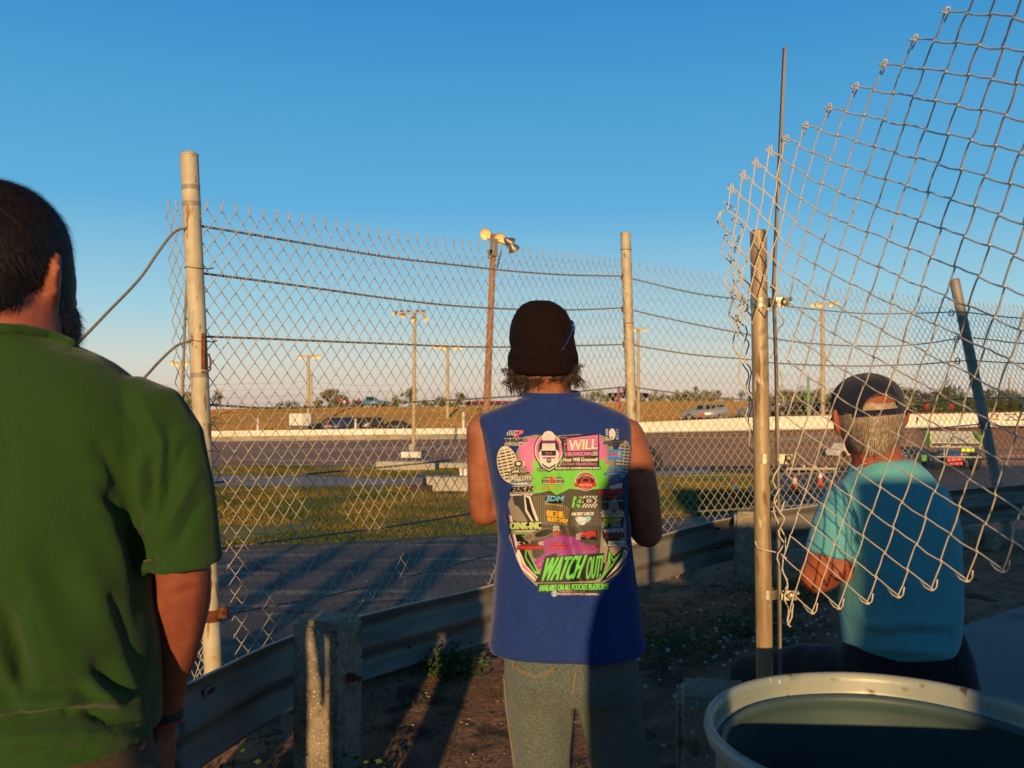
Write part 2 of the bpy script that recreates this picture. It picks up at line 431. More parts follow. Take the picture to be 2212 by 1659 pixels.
# writing on the far wall
def text_mesh(s, m, target=None):
    cu = bpy.data.curves.new('t', 'FONT'); cu.body = s; cu.align_x = 'LEFT'; cu.offset = 0
    cu.resolution_u = 4
    o = bpy.data.objects.new('t', cu); COL.objects.link(o)
    dg = bpy.context.evaluated_depsgraph_get(); dg.update()
    me = bpy.data.meshes.new_from_object(o.evaluated_get(dg)); bpy.data.objects.remove(o)
    P = coords(me); T_ = []
    me.calc_loop_triangles()
    for t in me.loop_triangles: T_.append(tuple(t.vertices))
    bpy.data.meshes.remove(me)
    return P[:, :2].copy() if len(P) else np.zeros((0, 2)), T_
def wall_mark(x0, x1, f0, f1, polys, m, name, label=None, txt=None):
    """polys in unit square laid on the face of the far wall"""
    mb = MB(); 
    def P(u, v):
        x = x0+(x1-x0)*u; Y = wl(x, 3)
        b = at(x, wl(x, 1), Y); t = at(x, wl(x, 2), Y); p = b.lerp(t, f0+(f1-f0)*v); return p+Vector((0, -.05, 0))
    if txt:
        pts, tr = text_mesh(txt, None); mn = pts.min(0); mx = pts.max(0)
        q = (pts-mn)/(mx-mn)
        mb.add([P(a, b) for a, b in q], tr)
    for poly in polys: mb.add([P(a, b) for a, b in poly], [tuple(range(len(poly)))])
    o = mb.build(name, m, wallo); o.matrix_parent_inverse = Matrix.Identity(4); return o
redm = mat('red_wall_lettering', (.30, .02, .03), .7); blk = mat('black_wall_lettering', (.02, .02, .025), .7)
wall_mark(2142, 2158, .5, .95, [], redm, 'painted_number', txt='2')
pp = []
for (a, b) in ((0, .8), (.35, .8), (.72, .8), (.18, .45), (.55, .45), (0.02, .1), (.38, .1), (.75, .1)):
    pp.append([(a, b), (a+.22, b-.05), (a+.26, b+.1), (a+.05, b+.16)])
wall_mark(2168, 2215, .42, .95, pp, blk, 'painted_checkers')
faded = mat('faded_red_wall_lettering', (.50, .20, .13), .8, 0, (.75, .68, .55), 1.2)
wall_mark(466, 530, .46, .92, [], faded, 'painted_lettering', txt='SPEEDWAY')
wall_mark(540, 600, .46, .9, [], faded, 'painted_lettering', txt='RACING')
wall_mark(1975, 1985, .35, .8, [[(.3, 0), (.7, .1), (.8, .9), (.4, 1)]], blk, 'painted_mark')

# ================================================================ boundary chain link fence
fence = empty('chain_link_fence', (FP[1].x, FP[1].y, 0), 'tall chain-link fence with steel cables running behind the guardrail along the track', 'fence')
ftop = {0: at(-900, 120, 1.3), 1: at(430, 446, 3.7), 2: at(1357, 572, 6.4), 3: at(2082, 655, 8.0), 4: at(2700, 705, 9.0), 5: at(3600, 745, 10.6)}
fbot = {i: Vector((FP[i].x, FP[i].y, .06+.05*min(i, 3))) for i in range(6)}
def chain(mb, S, L, nu, nv, r=.0021, n=4, fr=.0035, mi=0, top=True):
    """S(u,v) -> (point, normal); nu half-diamonds along, nv half-diamonds up"""
    for i in range(nu):
        pts = []
        for k in range(nv+1):
            right = (k+i) % 2 == 0
            u = (i+(1 if right else 0)); sg = 1 if right else -1
            e = .09
            for (du, dv, dn) in ((-sg*e, -e*1.1, sg), (sg*e*.6, 0, 0), (-sg*e, e*1.1, -sg)):
                if (k == 0 and dv < 0) or (k == nv and dv > 0): continue
                P, N = S(u+du, k+dv); pts.append(P+N*(fr*dn))
        if not top: mb.tube(pts, r, n, mi, cap=False); continue
        # twisted barb at the selvage
        P, N = S(u, nv); P1, _ = S(u, nv+.42)
        q = P1-P
        for k in range(1, 6):
            a = k*1.6+(0 if (nv+i) % 2 == 0 else math.pi)
            pts.append(P+q*(k/5)+N*(math.cos(a)*r*1.3)+Vector((math.sin(a)*r*1.3, 0, 0)))
        P2, _ = S(u+(.30 if right else -.30)*random.uniform(.7, 1.2), nv+.85+random.uniform(-.1, .1))
        pts.append(P2)
        mb.tube(pts, r, n, mi, cap=False)
def bay(i, j, name, off0=0., off1=1.):
    A, B, C, D = fbot[i], fbot[j], ftop[i], ftop[j]
    L = (B-A).length; W = .070; H = .084
    nu = int(L/(W/2)); hgt = (C-A).length
    nv = int(hgt/(H/2)); nv -= nv % 2
    N = Vector((B.y-A.y, -(B.x-A.x), 0)).normalized()
    def S(u, v):
        a = u/nu; b = v/nv
        p = (A.lerp(B, a)).lerp(C.lerp(D, a), b)
        p.z -= .02*math.sin(math.pi*a)*b
        wob = .022*noise.noise(Vector((p.x*1.6, p.z*1.6, i*3.)))
        p = p+N*wob+Vector((.008*noise.noise(Vector((p.x*2.5, p.z*3, 7))), 0, .008*noise.noise(Vector((p.x*3, p.z*2, 9)))))
        return p, N
    mb = MB(); chain(mb, S, L, nu, nv)
    return mb.build(name, M['galv'], fence)
bay(1, 2, 'wire_mesh'); bay(2, 3, 'wire_mesh'); bay(3, 4, 'wire_mesh')
# short torn remainder left of the first post
mb = MB()
A = fbot[1]; 
def Sx(u, v):
    vx = 398-(4-u)*8.6+1.2*math.sin(v*.9)+14*max(0, v-40)/20*0; y = 1640-(1640-452)*(v/54)
    lean = 16+ (v/54-1)*-46
    p = at(vx+ (1-v/54)*62-6, y, 3.86+.02*math.sin(v*1.7+u)+.05*(4-u)/4); return p, Vector((.3, -.95, 0))
chain(mb, Sx, 0, 4, 54, n=4, r=.0021)
mb.build('torn_mesh_edge', M['galv'], fence)
# posts
def pipe_post(top, bot, r, r0=None, m='post'):
    mb = MB(); K_ = 14; pts = [bot.lerp(top, k/K_) for k in range(K_+1)]
    mb.tube(pts, [r]*(K_+1), 28, cap=False)
    d = (top-bot).normalized()
    mb.tube([top, top+d*.004, top+d*.014, top+d*.018], [r+.0015, r+.0015, r*.82, .002], 28, cap=True)
    return mb
p1t, p1b = at(409, 337, 3.7), Vector((at(472, 1640, 3.7).x, 3.7, -.1))
p2t, p2b = at(1351, 506, 6.4), at(1377, 1275, 6.4)
p3t, p3b = at(2062, 606, 8.0), at(2184, 1190, 7.95)
pipe_post(p1t, p1b, .0365).build('post', M['post'], fence)
pipe_post(p2t, p2b, .037).build('post', M['post'], fence)
o = pipe_post(p3t, p3b, .044).build('post', mat('dull_grey_pipe', (.30, .27, .24), .6, .2, (.24, .21, .18), 6), fence)
pipe_post(Vector(ftop[4])+Vector((0, .06, .25)), fbot[4]+Vector((0, .06, -.1)), .037).build('post', M['post'], fence)
wbm = mat('worn_grey_band', (.28, .25, .20), .6, .1)
# rings of tie wire & pale bands round the left post
twm = mat('dark_tie_wire', (.07, .06, .05), .6, .4)
for y in (575, 728, 957, 1056, 1140, 1568):
    mb = MB(); t = (y-337)/(1640-337); c = p1t.lerp(p1b, t)
    mb.tube([c+Vector((.0385*math.cos(a), .0385*math.sin(a), .003*math.sin(a*2))) for a in [k*math.pi/12 for k in range(24)]], .0018, 5, closed=True)
    q = c+Vector((.038, -.012, 0)); mb.tube([q, q+Vector((.03, -.004, -.004)), q+Vector((.045, .002, .002))], .003, 5); mb.build('tie_wire', twm, fence)
for y in (540, 700, 940):
    t = (y-506)/(1275-506); c = p2t.lerp(p2b, t); mb = MB()
    mb.tube([c+Vector((.0395*math.cos(a), .0395*math.sin(a), 0)) for a in [k*math.pi/12 for k in range(24)]], .0022, 5, closed=True); mb.build('tie_wire', twm, fence)
for y in (405, 440, 800):
    mb = MB(); c = p1t.lerp(p1b, (y-337)/(1640-337)); d = (p1t-p1b).normalized()
    mb.tube([c-d*.010, c+d*.010], .0372, 28, cap=False); mb.build('worn_band', wbm, fence)
# rusty hook
mb = MB(); c = p1t.lerp(p1b, (755-337)/(1640-337))+Vector((.030, -.026, 0))
mb.box(c+Vector((0, 0, .01)), (.016, .010, .15))
h = c+Vector((.008, -.004, -.075))
mb.tube([h+Vector((-.014, 0, 0)), h+Vector((.008, 0, -.004)), h+Vector((.022, 0, .01)), h+Vector((.022, 0, .05)), h+Vector((.014, 0, .075))], .0042, 6)
mb.build('hook', M['rust'], fence)
# wrap clamp low on left post
mb = MB(); c = p1t.lerp(p1b, (1300-337)/(1640-337)); mb.tube([c-Vector((0, 0, .025)), c+Vector((0, 0, .025))], .040, 24, cap=False)
mb.box(c+Vector((.05, -.01, .012)), (.05, .012, .045)); mb.tube([c+Vector((.055, -.03, .012)), c+Vector((.055, .01, .012))], .008, 8)
mb.build('clamp', M['rust'], fence)
# cables
def plane_pt(vx, vy, i, j, off=.025):
    A, B = FP[i], FP[j]; N = Vector((B.y-A.y, -(B.x-A.x), 0)).normalized()
    o_ = A-N*off
    d = at(vx, vy, 1.)-Vector((0, 0, CAMZ)); C0 = Vector((0, 0, CAMZ))
    t = (o_-C0).dot(N)/d.dot(N); return C0+d*t
def cable(pts12, pts23, pts3=None, r=.0052):
    P = [plane_pt(x, y, 1, 2) for x, y in pts12]+[plane_pt(x, y, 2, 3) for x, y in pts23]+[plane_pt(x, y, 3, 4) for x, y in (pts3 or [])]
    # smooth
    Q = []
    for a in range(len(P)-1):
        p0 = P[max(a-1, 0)]; p1 = P[a]; p2 = P[a+1]; p3 = P[min(a+2, len(P)-1)]
        for k in range(6):
            t = k/6
            Q.append(.5*((2*p1)+(p2-p0)*t+(2*p0-5*p1+4*p2-p3)*t*t+(3*p1-p0-3*p2+p3)*t**3) if 0 < a < len(P)-2 else p1.lerp(p2, t))
    Q.append(P[-1]); mb = MB(); mb.tube(Q, r, 8); return mb.build('cable', M['cable'], fence)
cable([(432, 488), (560, 509), (700, 533), (850, 557), (1000, 574), (1110, 586), (1230, 594), (1355, 597)], [(1370, 603), (1504, 634), (1613, 648), (1693, 661), (1863, 677), (2000, 676), (2075, 674)], [(2140, 681), (2230, 689), (2600, 712)])
cable([(434, 590), (560, 606), (700, 625), (850, 646), (1000, 662), (1150, 669), (1250, 669), (1357, 665)], [(1370, 671), (1504, 701), (1661, 730), (1780, 744), (1910, 748), (2000, 742), (2084, 730)], [(2150, 735), (2230, 743), (2600, 760)])
cable([(440, 727), (560, 731), (700, 737), (850, 743), (1000, 749), (1150, 749), (1360, 744)], [(1375, 747), (1504, 767), (1613, 776), (1674, 784), (1800, 790), (1901, 790), (2000, 786), (2090, 779)], [(2150, 782), (2230, 786), (2600, 800)])
cable([(445, 874), (540, 880), (619, 881), (759, 876), (900, 868), (1049, 860), (1200, 850), (1362, 835)], [(1378, 838), (1504, 854), (1623, 865), (1688, 866), (1800, 871), (1951, 875), (2020, 868), (2100, 860)], [(2150, 860), (2230, 861), (2600, 868)])
cable([(450, 1044), (619, 1028), (840, 1008), (1019, 989), (1200, 968), (1366, 945)], [(1380, 944), (1574, 945), (1750, 944), (1942, 933), (2125, 916)], [(2200, 922), (2600, 925)])
cable([(455, 1187), (619, 1166), (840, 1138), (1058, 1102), (1200, 1072), (1369, 1034)], [(1385, 1031), (1504, 1027), (1750, 1022), (1942, 1010), (2140, 990)], [(2200, 992), (2600, 990)])
cable([(462, 1332), (619, 1303), (760, 1275), (1058, 1200), (1200, 1160), (1370, 1118)], [(1385, 1114), (1504, 1105), (1750, 1090), (1942, 1074), (2150, 1052)], [(2230, 1050), (2600, 1040)])
def loose(pts, r=.0055):
    P = [at(*p) for p in pts]; Q = []
    for a in range(len(P)-1):
        p0 = P[max(a-1, 0)]; p1 = P[a]; p2 = P[a+1]; p3 = P[min(a+2, len(P)-1)]
        for k in range(8):
            t = k/8; Q.append(.5*((2*p1)+(p2-p0)*t+(2*p0-5*p1+4*p2-p3)*t*t+(3*p1-p0-3*p2+p3)*t**3))
    Q.append(P[-1]); mb = MB(); mb.tube(Q, r, 8); mb.build('loose_cable', M['cable'], fence)
loose([(432, 486, 3.69), (398, 493, 3.66), (375, 503, 3.62), (345, 540, 3.55), (300, 604, 3.45), (235, 672, 3.3), (165, 744, 3.15), (100, 800, 3.0), (-40, 930, 2.8)])
loose([(436, 725, 3.69), (405, 738, 3.66), (380, 748, 3.62), (345, 780, 3.55), (312, 816, 3.45), (240, 890, 3.3), (100, 1010, 3.0)])
loose([(408, 560, 3.8), (403, 620, 3.8), (399, 700, 3.8), (396, 800, 3.8), (395, 880, 3.8), (398, 990, 3.8)])
# little rings where cables meet the middle post
for x, y in ((1343, 597), (1344, 668), (1347, 744), (1352, 836)):
    c = at(x, y, 6.35); mb = MB(); mb.tube([c+Vector((0.0, .02*math.cos(a), .02*math.sin(a))) for a in [k*math.pi/6 for k in range(12)]], .004, 5, closed=True); mb.build('cable_eye', M['rust'], fence)
for x, y in ((2055, 676), (2066, 733), (2068, 780), (2117, 918)):
    c = at(x, y, 7.9); mb = MB(); mb.tube([c+Vector((.02*math.cos(a), 0, .028*math.sin(a))) for a in [k*math.pi/6 for k in range(12)]], .005, 5, closed=True); mb.build('cable_eye', M['rust'], fence)

# ================================================================ guardrail
RP = [(-300, 2200, 1.7), (180, 1640, 2.45), (370, 1500, 2.95), (433, 1465, 3.08), (640, 1371, 3.78), (860, 1311, 4.4), (1060, 1265, 4.95), (1330, 1187, 5.85), (1592, 1117, 6.6), (1980, 1067, 7.4), (2212, 1047, 7.9), (2600, 1022, 8.7)]
P = [at(*p) for p in RP]; Q = []
for a in range(len(P)-1):
    p0 = P[max(a-1, 0)]; p1 = P[a]; p2 = P[a+1]; p3 = P[min(a+2, len(P)-1)]
    for k in range(8):
        t = k/8; Q.append(.5*((2*p1)+(p2-p0)*t+(2*p0-5*p1+4*p2-p3)*t*t+(3*p1-p0-3*p2+p3)*t**3))
Q.append(P[-1])
prof = [(0, 0), (.004, -.012), (.050, -.045), (.060, -.062), (.060, -.082), (.050, -.10), (.008, -.135), (0, -.155), (.008, -.175), (.050, -.21), (.060, -.228), (.060, -.248), (.050, -.265), (.004, -.298), (0, -.31)]
# camera side is the concave back of the beam: bulges point to the track
full = prof+[(a+.0035, b) for a, b in prof[::-1]]
rail = empty('guardrail', (Q[24].x, Q[24].y, 0), 'weathered corrugated steel guardrail bolted behind square concrete posts, curving to the right', 'guardrail')
mb = MB(); K = len(full)
for i, c in enumerate(Q):
    t = (Q[min(i+1, len(Q)-1)]-Q[max(i-1, 0)]); t.z = 0; t.normalize(); nrm = Vector((-t.y, t.x, 0))
    for a, b in full: mb.v.append(tuple(c+nrm*a+Vector((0, 0, b))))
for i in range(len(Q)-1):
    for k in range(K): mb.f.append((i*K+k, i*K+(k+1) % K, (i+1)*K+(k+1) % K, (i+1)*K+k)); mb.m.append(0); mb.sm.append(True)
mb.build('beam', M['beam'], rail)
# rolled top lip, its pale colour standing in for sun glints, slots and bolts
mb = MB(); mb.tube([c+Vector((0, 0, .001)) for c in Q], .0045, 6); mb.build('beam_lip', mat('pale_glint_steel_edge', (.55, .50, .42), .45, .2), rail)
def on_rail(vx):
    best = min(range(len(Q)), key=lambda i: abs(proj(np.array([Q[i]]))[0, 0]-vx)); t = (Q[min(best+1, len(Q)-1)]-Q[best-1]); t.z = 0
    return Q[best], t.normalized()
srm = mat('bright_edge', (.5, .5, .48), .4, .6)
for vx, dz in ((488, -.085), (1425+130, -.06), (1562, -.20), (905, -.15)):
    mb = MB(); mb2 = MB(); c, t = on_rail(vx); nn = Vector((t.y, -t.x, 0)); p = c+nn*(-.045 if dz == -.085 else -.02)+Vector((0, 0, dz))
    Mx = Matrix((t, -nn, Vector((0, 0, 1)))).transposed()
    mb.box(p, (.055, .012, .022), M=Mx); mb2.box(p+nn*.0, (.065, .009, .030), M=Mx); mb.build('slot', M['black'], rail); mb2.build('slot_rim', srm, rail)
def conc_post(name, c, wd, h, rz, parent, chip=0):
    bm = bmesh.new(); bmesh.ops.create_cube(bm, size=1)
    for v in bm.verts: v.co = Vector((v.co.x*wd, v.co.y*wd, v.co.z*h))
    bmesh.ops.bevel(bm, geom=bm.edges[:], offset=.022, segments=3, affect='EDGES')
    bmesh.ops.subdivide_edges(bm, edges=bm.edges[:], cuts=5, use_grid_fill=True)
    mb = MB(); Rm = Matrix.Rotation(rz, 3, 'Z'); bm.verts.index_update(); vs = []
    for v in bm.verts:
        p = v.co.copy(); q = noise.noise(p*22+Vector((chip, 0, 0)))*.004+noise.noise(p*60)*.002
        p += v.co.normalized()*q; vs.append(Rm@p+Vector(c))
    mb.add(vs, [[v.index for v in f.verts] for f in bm.faces]); bm.free()
    return mb.build(name, M['conc'], parent)
t3 = at(700, 1348, 3.42)
pm = conc_post('post', (t3.x, 3.50, t3.z-.32), .205, .66, R(-24), rail)
mb = MB(); c = Vector((t3.x, 3.50, 0))+Matrix.Rotation(R(-24), 3, 'Z')@Vector((.112, -.02, 0)); c.z = at(750, 1460, 3.45).z
mb.tube([c, c+Vector((.022, -.010, 0))], .018, 6); mb.tube([c+Vector((.02, -.01, 0)), c+Vector((.05, -.02, 0))], .009, 8)
mb.build('bolt', M['rust'], rail)
t4 = at(1625, 1107, 6.35); conc_post('post', (t4.x, 6.45, t4.z-.31), .20, .62, R(-15), rail, 3)
t5 = at(2110, 1136, 7.7); conc_post('post', (t5.x, 7.75, .15), .36, .42, R(-8), rail, 9)
t6 = at(1552, 1500, 2.62)
o = conc_post('concrete_post', (t6.x, 2.68, t6.z-.33), .22, .66, R(-10), None, 5)
tag(o, 'rough grey concrete stub post half hidden behind the left side of the open drum', 'post')
# ================================================================ near torn chain-link panel on its post
K6 = {0: [(1435,65),(1565,75),(1700,85),(1840,95)],
 1: [(1265,225),(1375,235),(1500,248),(1635,262),(1775,275)],
 2: [(1080,365),(1195,382),(1315,402),(1437,415),(1570,437),(1712,460),(1855,480)],
 3: [(920,495),(1030,515),(1140,540),(1258,560),(1380,588),(1510,608),(1647,637),(1790,665)],
 4: [(765,620),(865,640),(968,665),(1083,690),(1200,720),(1325,752),(1453,780),(1590,808),(1730,848),(1880,880)],
 5: [(620,735),(715,755),(815,785),(925,815),(1033,848),(1150,880),(1270,912),(1398,950),(1528,985),(1668,1022),(1820,1060)],
 6: [(510,795),(600,830),(665,890),(770,930),(875,960),(985,998),(1093,1030),(1218,1075),(1340,1110),(1472,1155),(1608,1195),(1755,1240)],
 7: [(420,855),(500,895),(545,968),(640,1015),(720,1068),(825,1110),(933,1150),(1045,1192),(1160,1232),(1287,1275),(1413,1320),(1550,1370),(1692,1420),(1845,1475)],
 8: [(335,940),(405,985),(460,1035),(535,1085),(595,1150),(680,1210),(775,1255),(883,1298),(993,1340),(1113,1388),(1233,1435),(1355,1490),(1493,1545),(1630,1600)],
 9: [(265,1005),(330,1045),(410,1100),(450,1160),(510,1225),(575,1285),(640,1340),(728,1390),(832,1440),(940,1488),(1060,1545),(1178,1595)],
 10: [(190,1080),(245,1130),(300,1175),(365,1225),(435,1290)]}
knots = []
def V6(x, y): return (1700+x/2.37)/1.1302, (y/2.37)/1.1302
def V7(x, y): return (1700+x/2.765)/1.1302, (700+y/2.765)/1.1302
def V8(x, y): return (1600+x/2.4578)/1.1302, (1200+y/2.4578)/1.1302
for r, L in K6.items():
    for c, p in enumerate(L): knots.append((r, c, *V6(*p)))
for r, c, p in ((10,7,(596,1480)),(10,8,(690,1530)),(10,9,(782,1582)),(10,10,(888,1640))): knots.append((r, c, *V6(*p)))
def seq(r, c0, L, fn):
    for k, p in enumerate(L): knots.append((r, c0+k, *fn(*p)))
seq(10, 11, [(1180,45),(1320,110),(1460,175),(1605,250),(1780,340),(1935,410),(2115,490)], V7)
seq(9, 12, [(1525,0),(1680,65),(1840,135),(2005,205),(2195,290)], V7)
seq(11, 10, [(868,85),(985,150),(1120,220),(1260,290),(1400,365),(1550,440),(1710,530),(1870,600),(2045,705)], V7)
seq(12, 11, [(820,240),(935,325),(1060,395),(1200,475),(1345,550),(1490,635),(1640,715),(1805,805),(1970,905),(2160,1000)], V7)
seq(13, 11, [(650,335),(765,405),(880,490),(1010,570),(1150,655),(1280,740),(1420,815),(1575,910),(1740,1000),(1905,1085),(2090,1180)], V7)
seq(14, 12, [(607,490),(715,570),(830,650),(950,735),(1080,815),(1225,905),(1360,1000),(1515,1100),(1675,1195),(1845,1310),(2020,1410)], V7)
seq(15, 13, [(560,650),(655,725),(775,815),(900,905),(1020,990),(1160,1085),(1300,1175),(1445,1275),(1605,1380),(1770,1475),(1950,1600)], V7)
seq(16, 15, [(600,870),(715,960),(840,1055),(970,1145),(1105,1250),(1240,1355),(1385,1445),(1545,1565)], V7)
seq(17, 16, [(570,1020),(665,1110),(790,1210),(915,1320),(1045,1420),(1185,1520),(1325,1630)], V7)
seq(18, 18, [(620,1275),(735,1375),(860,1475),(990,1580)], V7)
seq(19, 19, [(585,1420),(685,1525),(800,1630)], V7)
seq(19, 21, [(957,220),(1075,310),(1200,405),(1325,515),(1450,620)], V8)
seq(18, 20, [(1010,82),(1130,165),(1245,270),(1375,365),(1510,475),(1660,580)], V8)
seq(17, 24, [(1710,415),(1865,525)], V8); seq(16, 23, [(1770,250),(1930,360),(2095,470)], V8)
seq(20, 22, [(875,480),(980,560),(1095,640)], V8) if False else None
seq(20, 23, [(1025,450),(1150,545),(1270,665)], V8); seq(21, 24, [(980,590),(1095,695)], V8)
seq(22, 25, [(935,710)], V8); seq(23, 25, [(805,770)], V8); seq(21, 23, [(875,480)], V8); seq(22, 24, [(835,610)], V8)
kn = np.array(knots, float); U_ = kn[:, 0]-kn[:, 1]/2; C_ = kn[:, 1]
def basis(u, c):
    u = np.asarray(u)/8.; c = np.asarray(c)/25.
    return np.stack([u**i*c**j for i in range(5) for j in range(5-i)], -1)
Bm = basis(U_, C_); W_ = np.linalg.lstsq(np.vstack([Bm, 1e-3*np.eye(Bm.shape[1])]), np.vstack([kn[:, 2:], np.zeros((Bm.shape[1], 2))]), rcond=None)[0]
res = np.abs(Bm@W_-kn[:, 2:]).max(0); print('knot fit', res, np.abs(Bm@W_-kn[:, 2:]).mean(0))
# exact residual correction near the surveyed knots
RES = kn[:, 2:]-Bm@W_
def panel_depth(x, y):
    s = (x-1690)/522.
    if s > 0: return 2.06-min(s, 1.5)*(.63+.34*(1-y/1200.))
    return 2.06+.25*s*s-s*.25
def panel(r, c):
    u = r-c/2
    p = basis(u, c)@W_
    d2 = (kn[:, 0]-r)**2+(kn[:, 1]-c)**2; wgt = np.exp(-d2/1.2)
    if wgt.sum() > 1e-4: p = p+(wgt[:, None]*RES).sum(0)/max(wgt.sum(), .6)
    return p
def panel3(r, c):
    p = panel(r, c); return at(p[0], p[1], panel_depth(p[0], p[1]))
gate = empty('torn_chain_link_panel', (at(1656, 1400, 2.15).x, 2.15, 0), 'torn chain-link panel hanging from a brown steel post and curling up to the top right', 'fence panel')
mb = MB(); FR = .0030
def knotpts(seq_):
    pts = []
    P = [panel3(*q) for q in seq_]
    n = len(P)
    for i, p in enumerate(P):
        if i in (0, n-1): pts.append(p); continue
        a = (P[i-1]-p); b = (P[i+1]-p); nrm = Vector((.25, -1, .1)).normalized()
        out = -(a.normalized()+b.normalized());
        out = out.normalized() if out.length > 1e-3 else Vector((0, 0, 0))
        sg = 1 if i % 2 else -1
        pts.append(p+a.normalized()*.0065-nrm*FR*sg*-1*.8); pts.append(p+out*.0035); pts.append(p+b.normalized()*.0065-nrm*FR*sg*.8)
    # bow the straight runs a little, like sprung wire
    q = []
    for k in range(len(pts)-1):
        q.append(pts[k])
        if (pts[k+1]-pts[k]).length > .03:
            m_ = pts[k].lerp(pts[k+1], .5); q.append(m_+Vector((random.uniform(-.0012, .0012), 0, random.uniform(-.0015, .0015)-.0008)))
    q.append(pts[-1]); return q
for r0 in range(-4, 11):
    for par in (0, 1):
        sq = [(r0+((c+par)//2), c) for c in range(26)]
        # stop wires at the bar at the lower left
        if r0 > 7:
            sq = [q for q in sq if not (panel(*q)[0] < 1690 and q[1] > 9)] if r0 < 20 else sq
        keep = []
        for q in sq:
            p = panel(*q)
            if p[0] > 2480 or p[1] < -330 : continue
            keep.append(q)
        runs = []; cur = []
        for q in keep:
            if cur and abs(q[1]-cur[-1][1]) > 1: runs.append(cur); cur = []
            cur.append(q)
        if cur: runs.append(cur)
        for rn in runs:
            if len(rn) < 2: continue
            pts = knotpts(rn)
            # knuckled ends: hook back on itself
            for end, idx in ((0, 0), (25, -1)):
                if rn[idx][1] == end:
                    e = pts[idx]; prev = pts[1] if idx == 0 else pts[-2]
                    d = (e-prev).normalized(); sdv = Vector((0, -.006, 0)) if par else Vector((0, .006, 0))
                    lat = d.cross(Vector((0, 1, 0))).normalized()*(.0045 if (par and end) or (not par and not end) else -.0045); hook = [e+d*.007+sdv*.3, e+d*.005+lat*.8+sdv*.8, e-d*.005+lat*1.3+sdv, e-d*.024+lat*.5+sdv*.8]
                    if idx == 0: pts = hook[::-1]+pts
                    else: pts = pts+hook
            mb.tube(pts, .0015, 6, cap=True)
def V9(x, y): return (1720+x/3.456)/1.1302, (320+y/3.456)/1.1302
for L, fn, dd in (([(135,680),(105,740),(110,775),(190,825),(205,840),(145,1000),(140,1035),(235,1120),(190,1170),(175,1290),(245,1400),(205,1540),(205,1565),(280,1640)], V9, 2.2),
              ([(165,600),(240,640),(130,690),(130,760),(200,850),(270,885),(200,1040),(240,1080),(295,1140),(250,1210),(235,1380),(330,1410),(300,1500),(270,1590),(330,1640)], V9, 2.17),
              ([(240,640),(290,715),(225,740),(240,760),(335,800),(260,965),(280,1000),(370,1065),(345,1110),(290,1220),(390,1300),(375,1340),(345,1500),(395,1560)], V9, 2.22),
              ([(200,860),(150,900),(275,990),(210,1070),(320,1230),(240,1300),(380,1490),(330,1530)], V9, 2.25),
              ([(255,0),(220,185),(270,235),(245,410),(300,480),(280,640),(340,700),(365,760),(330,880),(365,960),(355,1090),(385,1115)], V7, 2.2),
              ([(300,40),(330,100),(275,200),(350,290),(290,490),(360,590),(330,690),(385,790),(345,900),(380,1000)], V7, 2.25),
              ([(240,30),(315,110),(255,150),(290,300),(360,380),(320,500),(375,560),(350,700),(390,740)], V7, 2.23),
              ([(500,0),(560,60),(530,150),(600,240),(545,290),(540,420),(500,480)], V7, 2.12), ([(555,560),(590,650),(540,700),(600,760),(560,830)], V7, 2.1),
              ([(560,1000),(530,1120),(570,1200),(510,1300),(560,1400),(515,1500),(555,1600)], V7, 2.1),
              ([(745,-20),(705,60),(760,140),(780,160),(730,250),(790,330),(770,380),(760,470),(800,560),(770,640),(800,700),(790,790),(810,810)], V8, 2.08),
              ([(775,60),(730,180),(790,290),(725,390),(760,480),(800,540),(775,600),(830,660),(815,770),(795,800)], V8, 2.1),
              ([(600,300),(608,335),(640,350),(720,362),(770,385),(785,400)], V8, 2.12)):
    n_ = len(L); pts = []
    for k, p in enumerate(L):
        v = fn(*p); pts.append(at(v[0], v[1], dd+.02*math.sin(k*1.9)))
    q = [pts[0]]
    for a, b, c in zip(pts, pts[1:], pts[2:]):
        q += [b+(a-b).normalized()*min(.008, (a-b).length*.3), b+(c-b).normalized()*min(.008, (c-b).length*.3)]
    q.append(pts[-1]); mb.tube(q, .0018, 6)
mb.build('wire_mesh', mat('pale_galvanised_wire', (.68, .57, .43), .6, 0, (.55, .46, .35), 60, spec=.3), gate)
gt, gb = at(1638, 500, 2.15), Vector((at(1659, 1500, 2.15).x, 2.15, -.05))
mb = MB(); mb.tube([gb.lerp(gt, k/10) for k in range(11)], .0198, 28, cap=False)
d = (gt-gb).normalized(); mb.tube([gt, gt+d*.002], [.0198, .0175], 28, cap=False); mb.tube([gt+d*.002, gt-d*.1], .0172, 24, cap=True)
mb.build('post', M['gpost'], gate)
mb = MB(); bp = [at(1695, 103, 2.06), at(1671, 616, 2.09), at(1677, 811, 2.10), at(1684, 1350, 2.12), at(1685, 1560, 2.12)]
mb.tube(bp, .0072, 4, ell=(1.3, .55), smooth=False)
mb.build('tension_bar', M['bar'], gate)
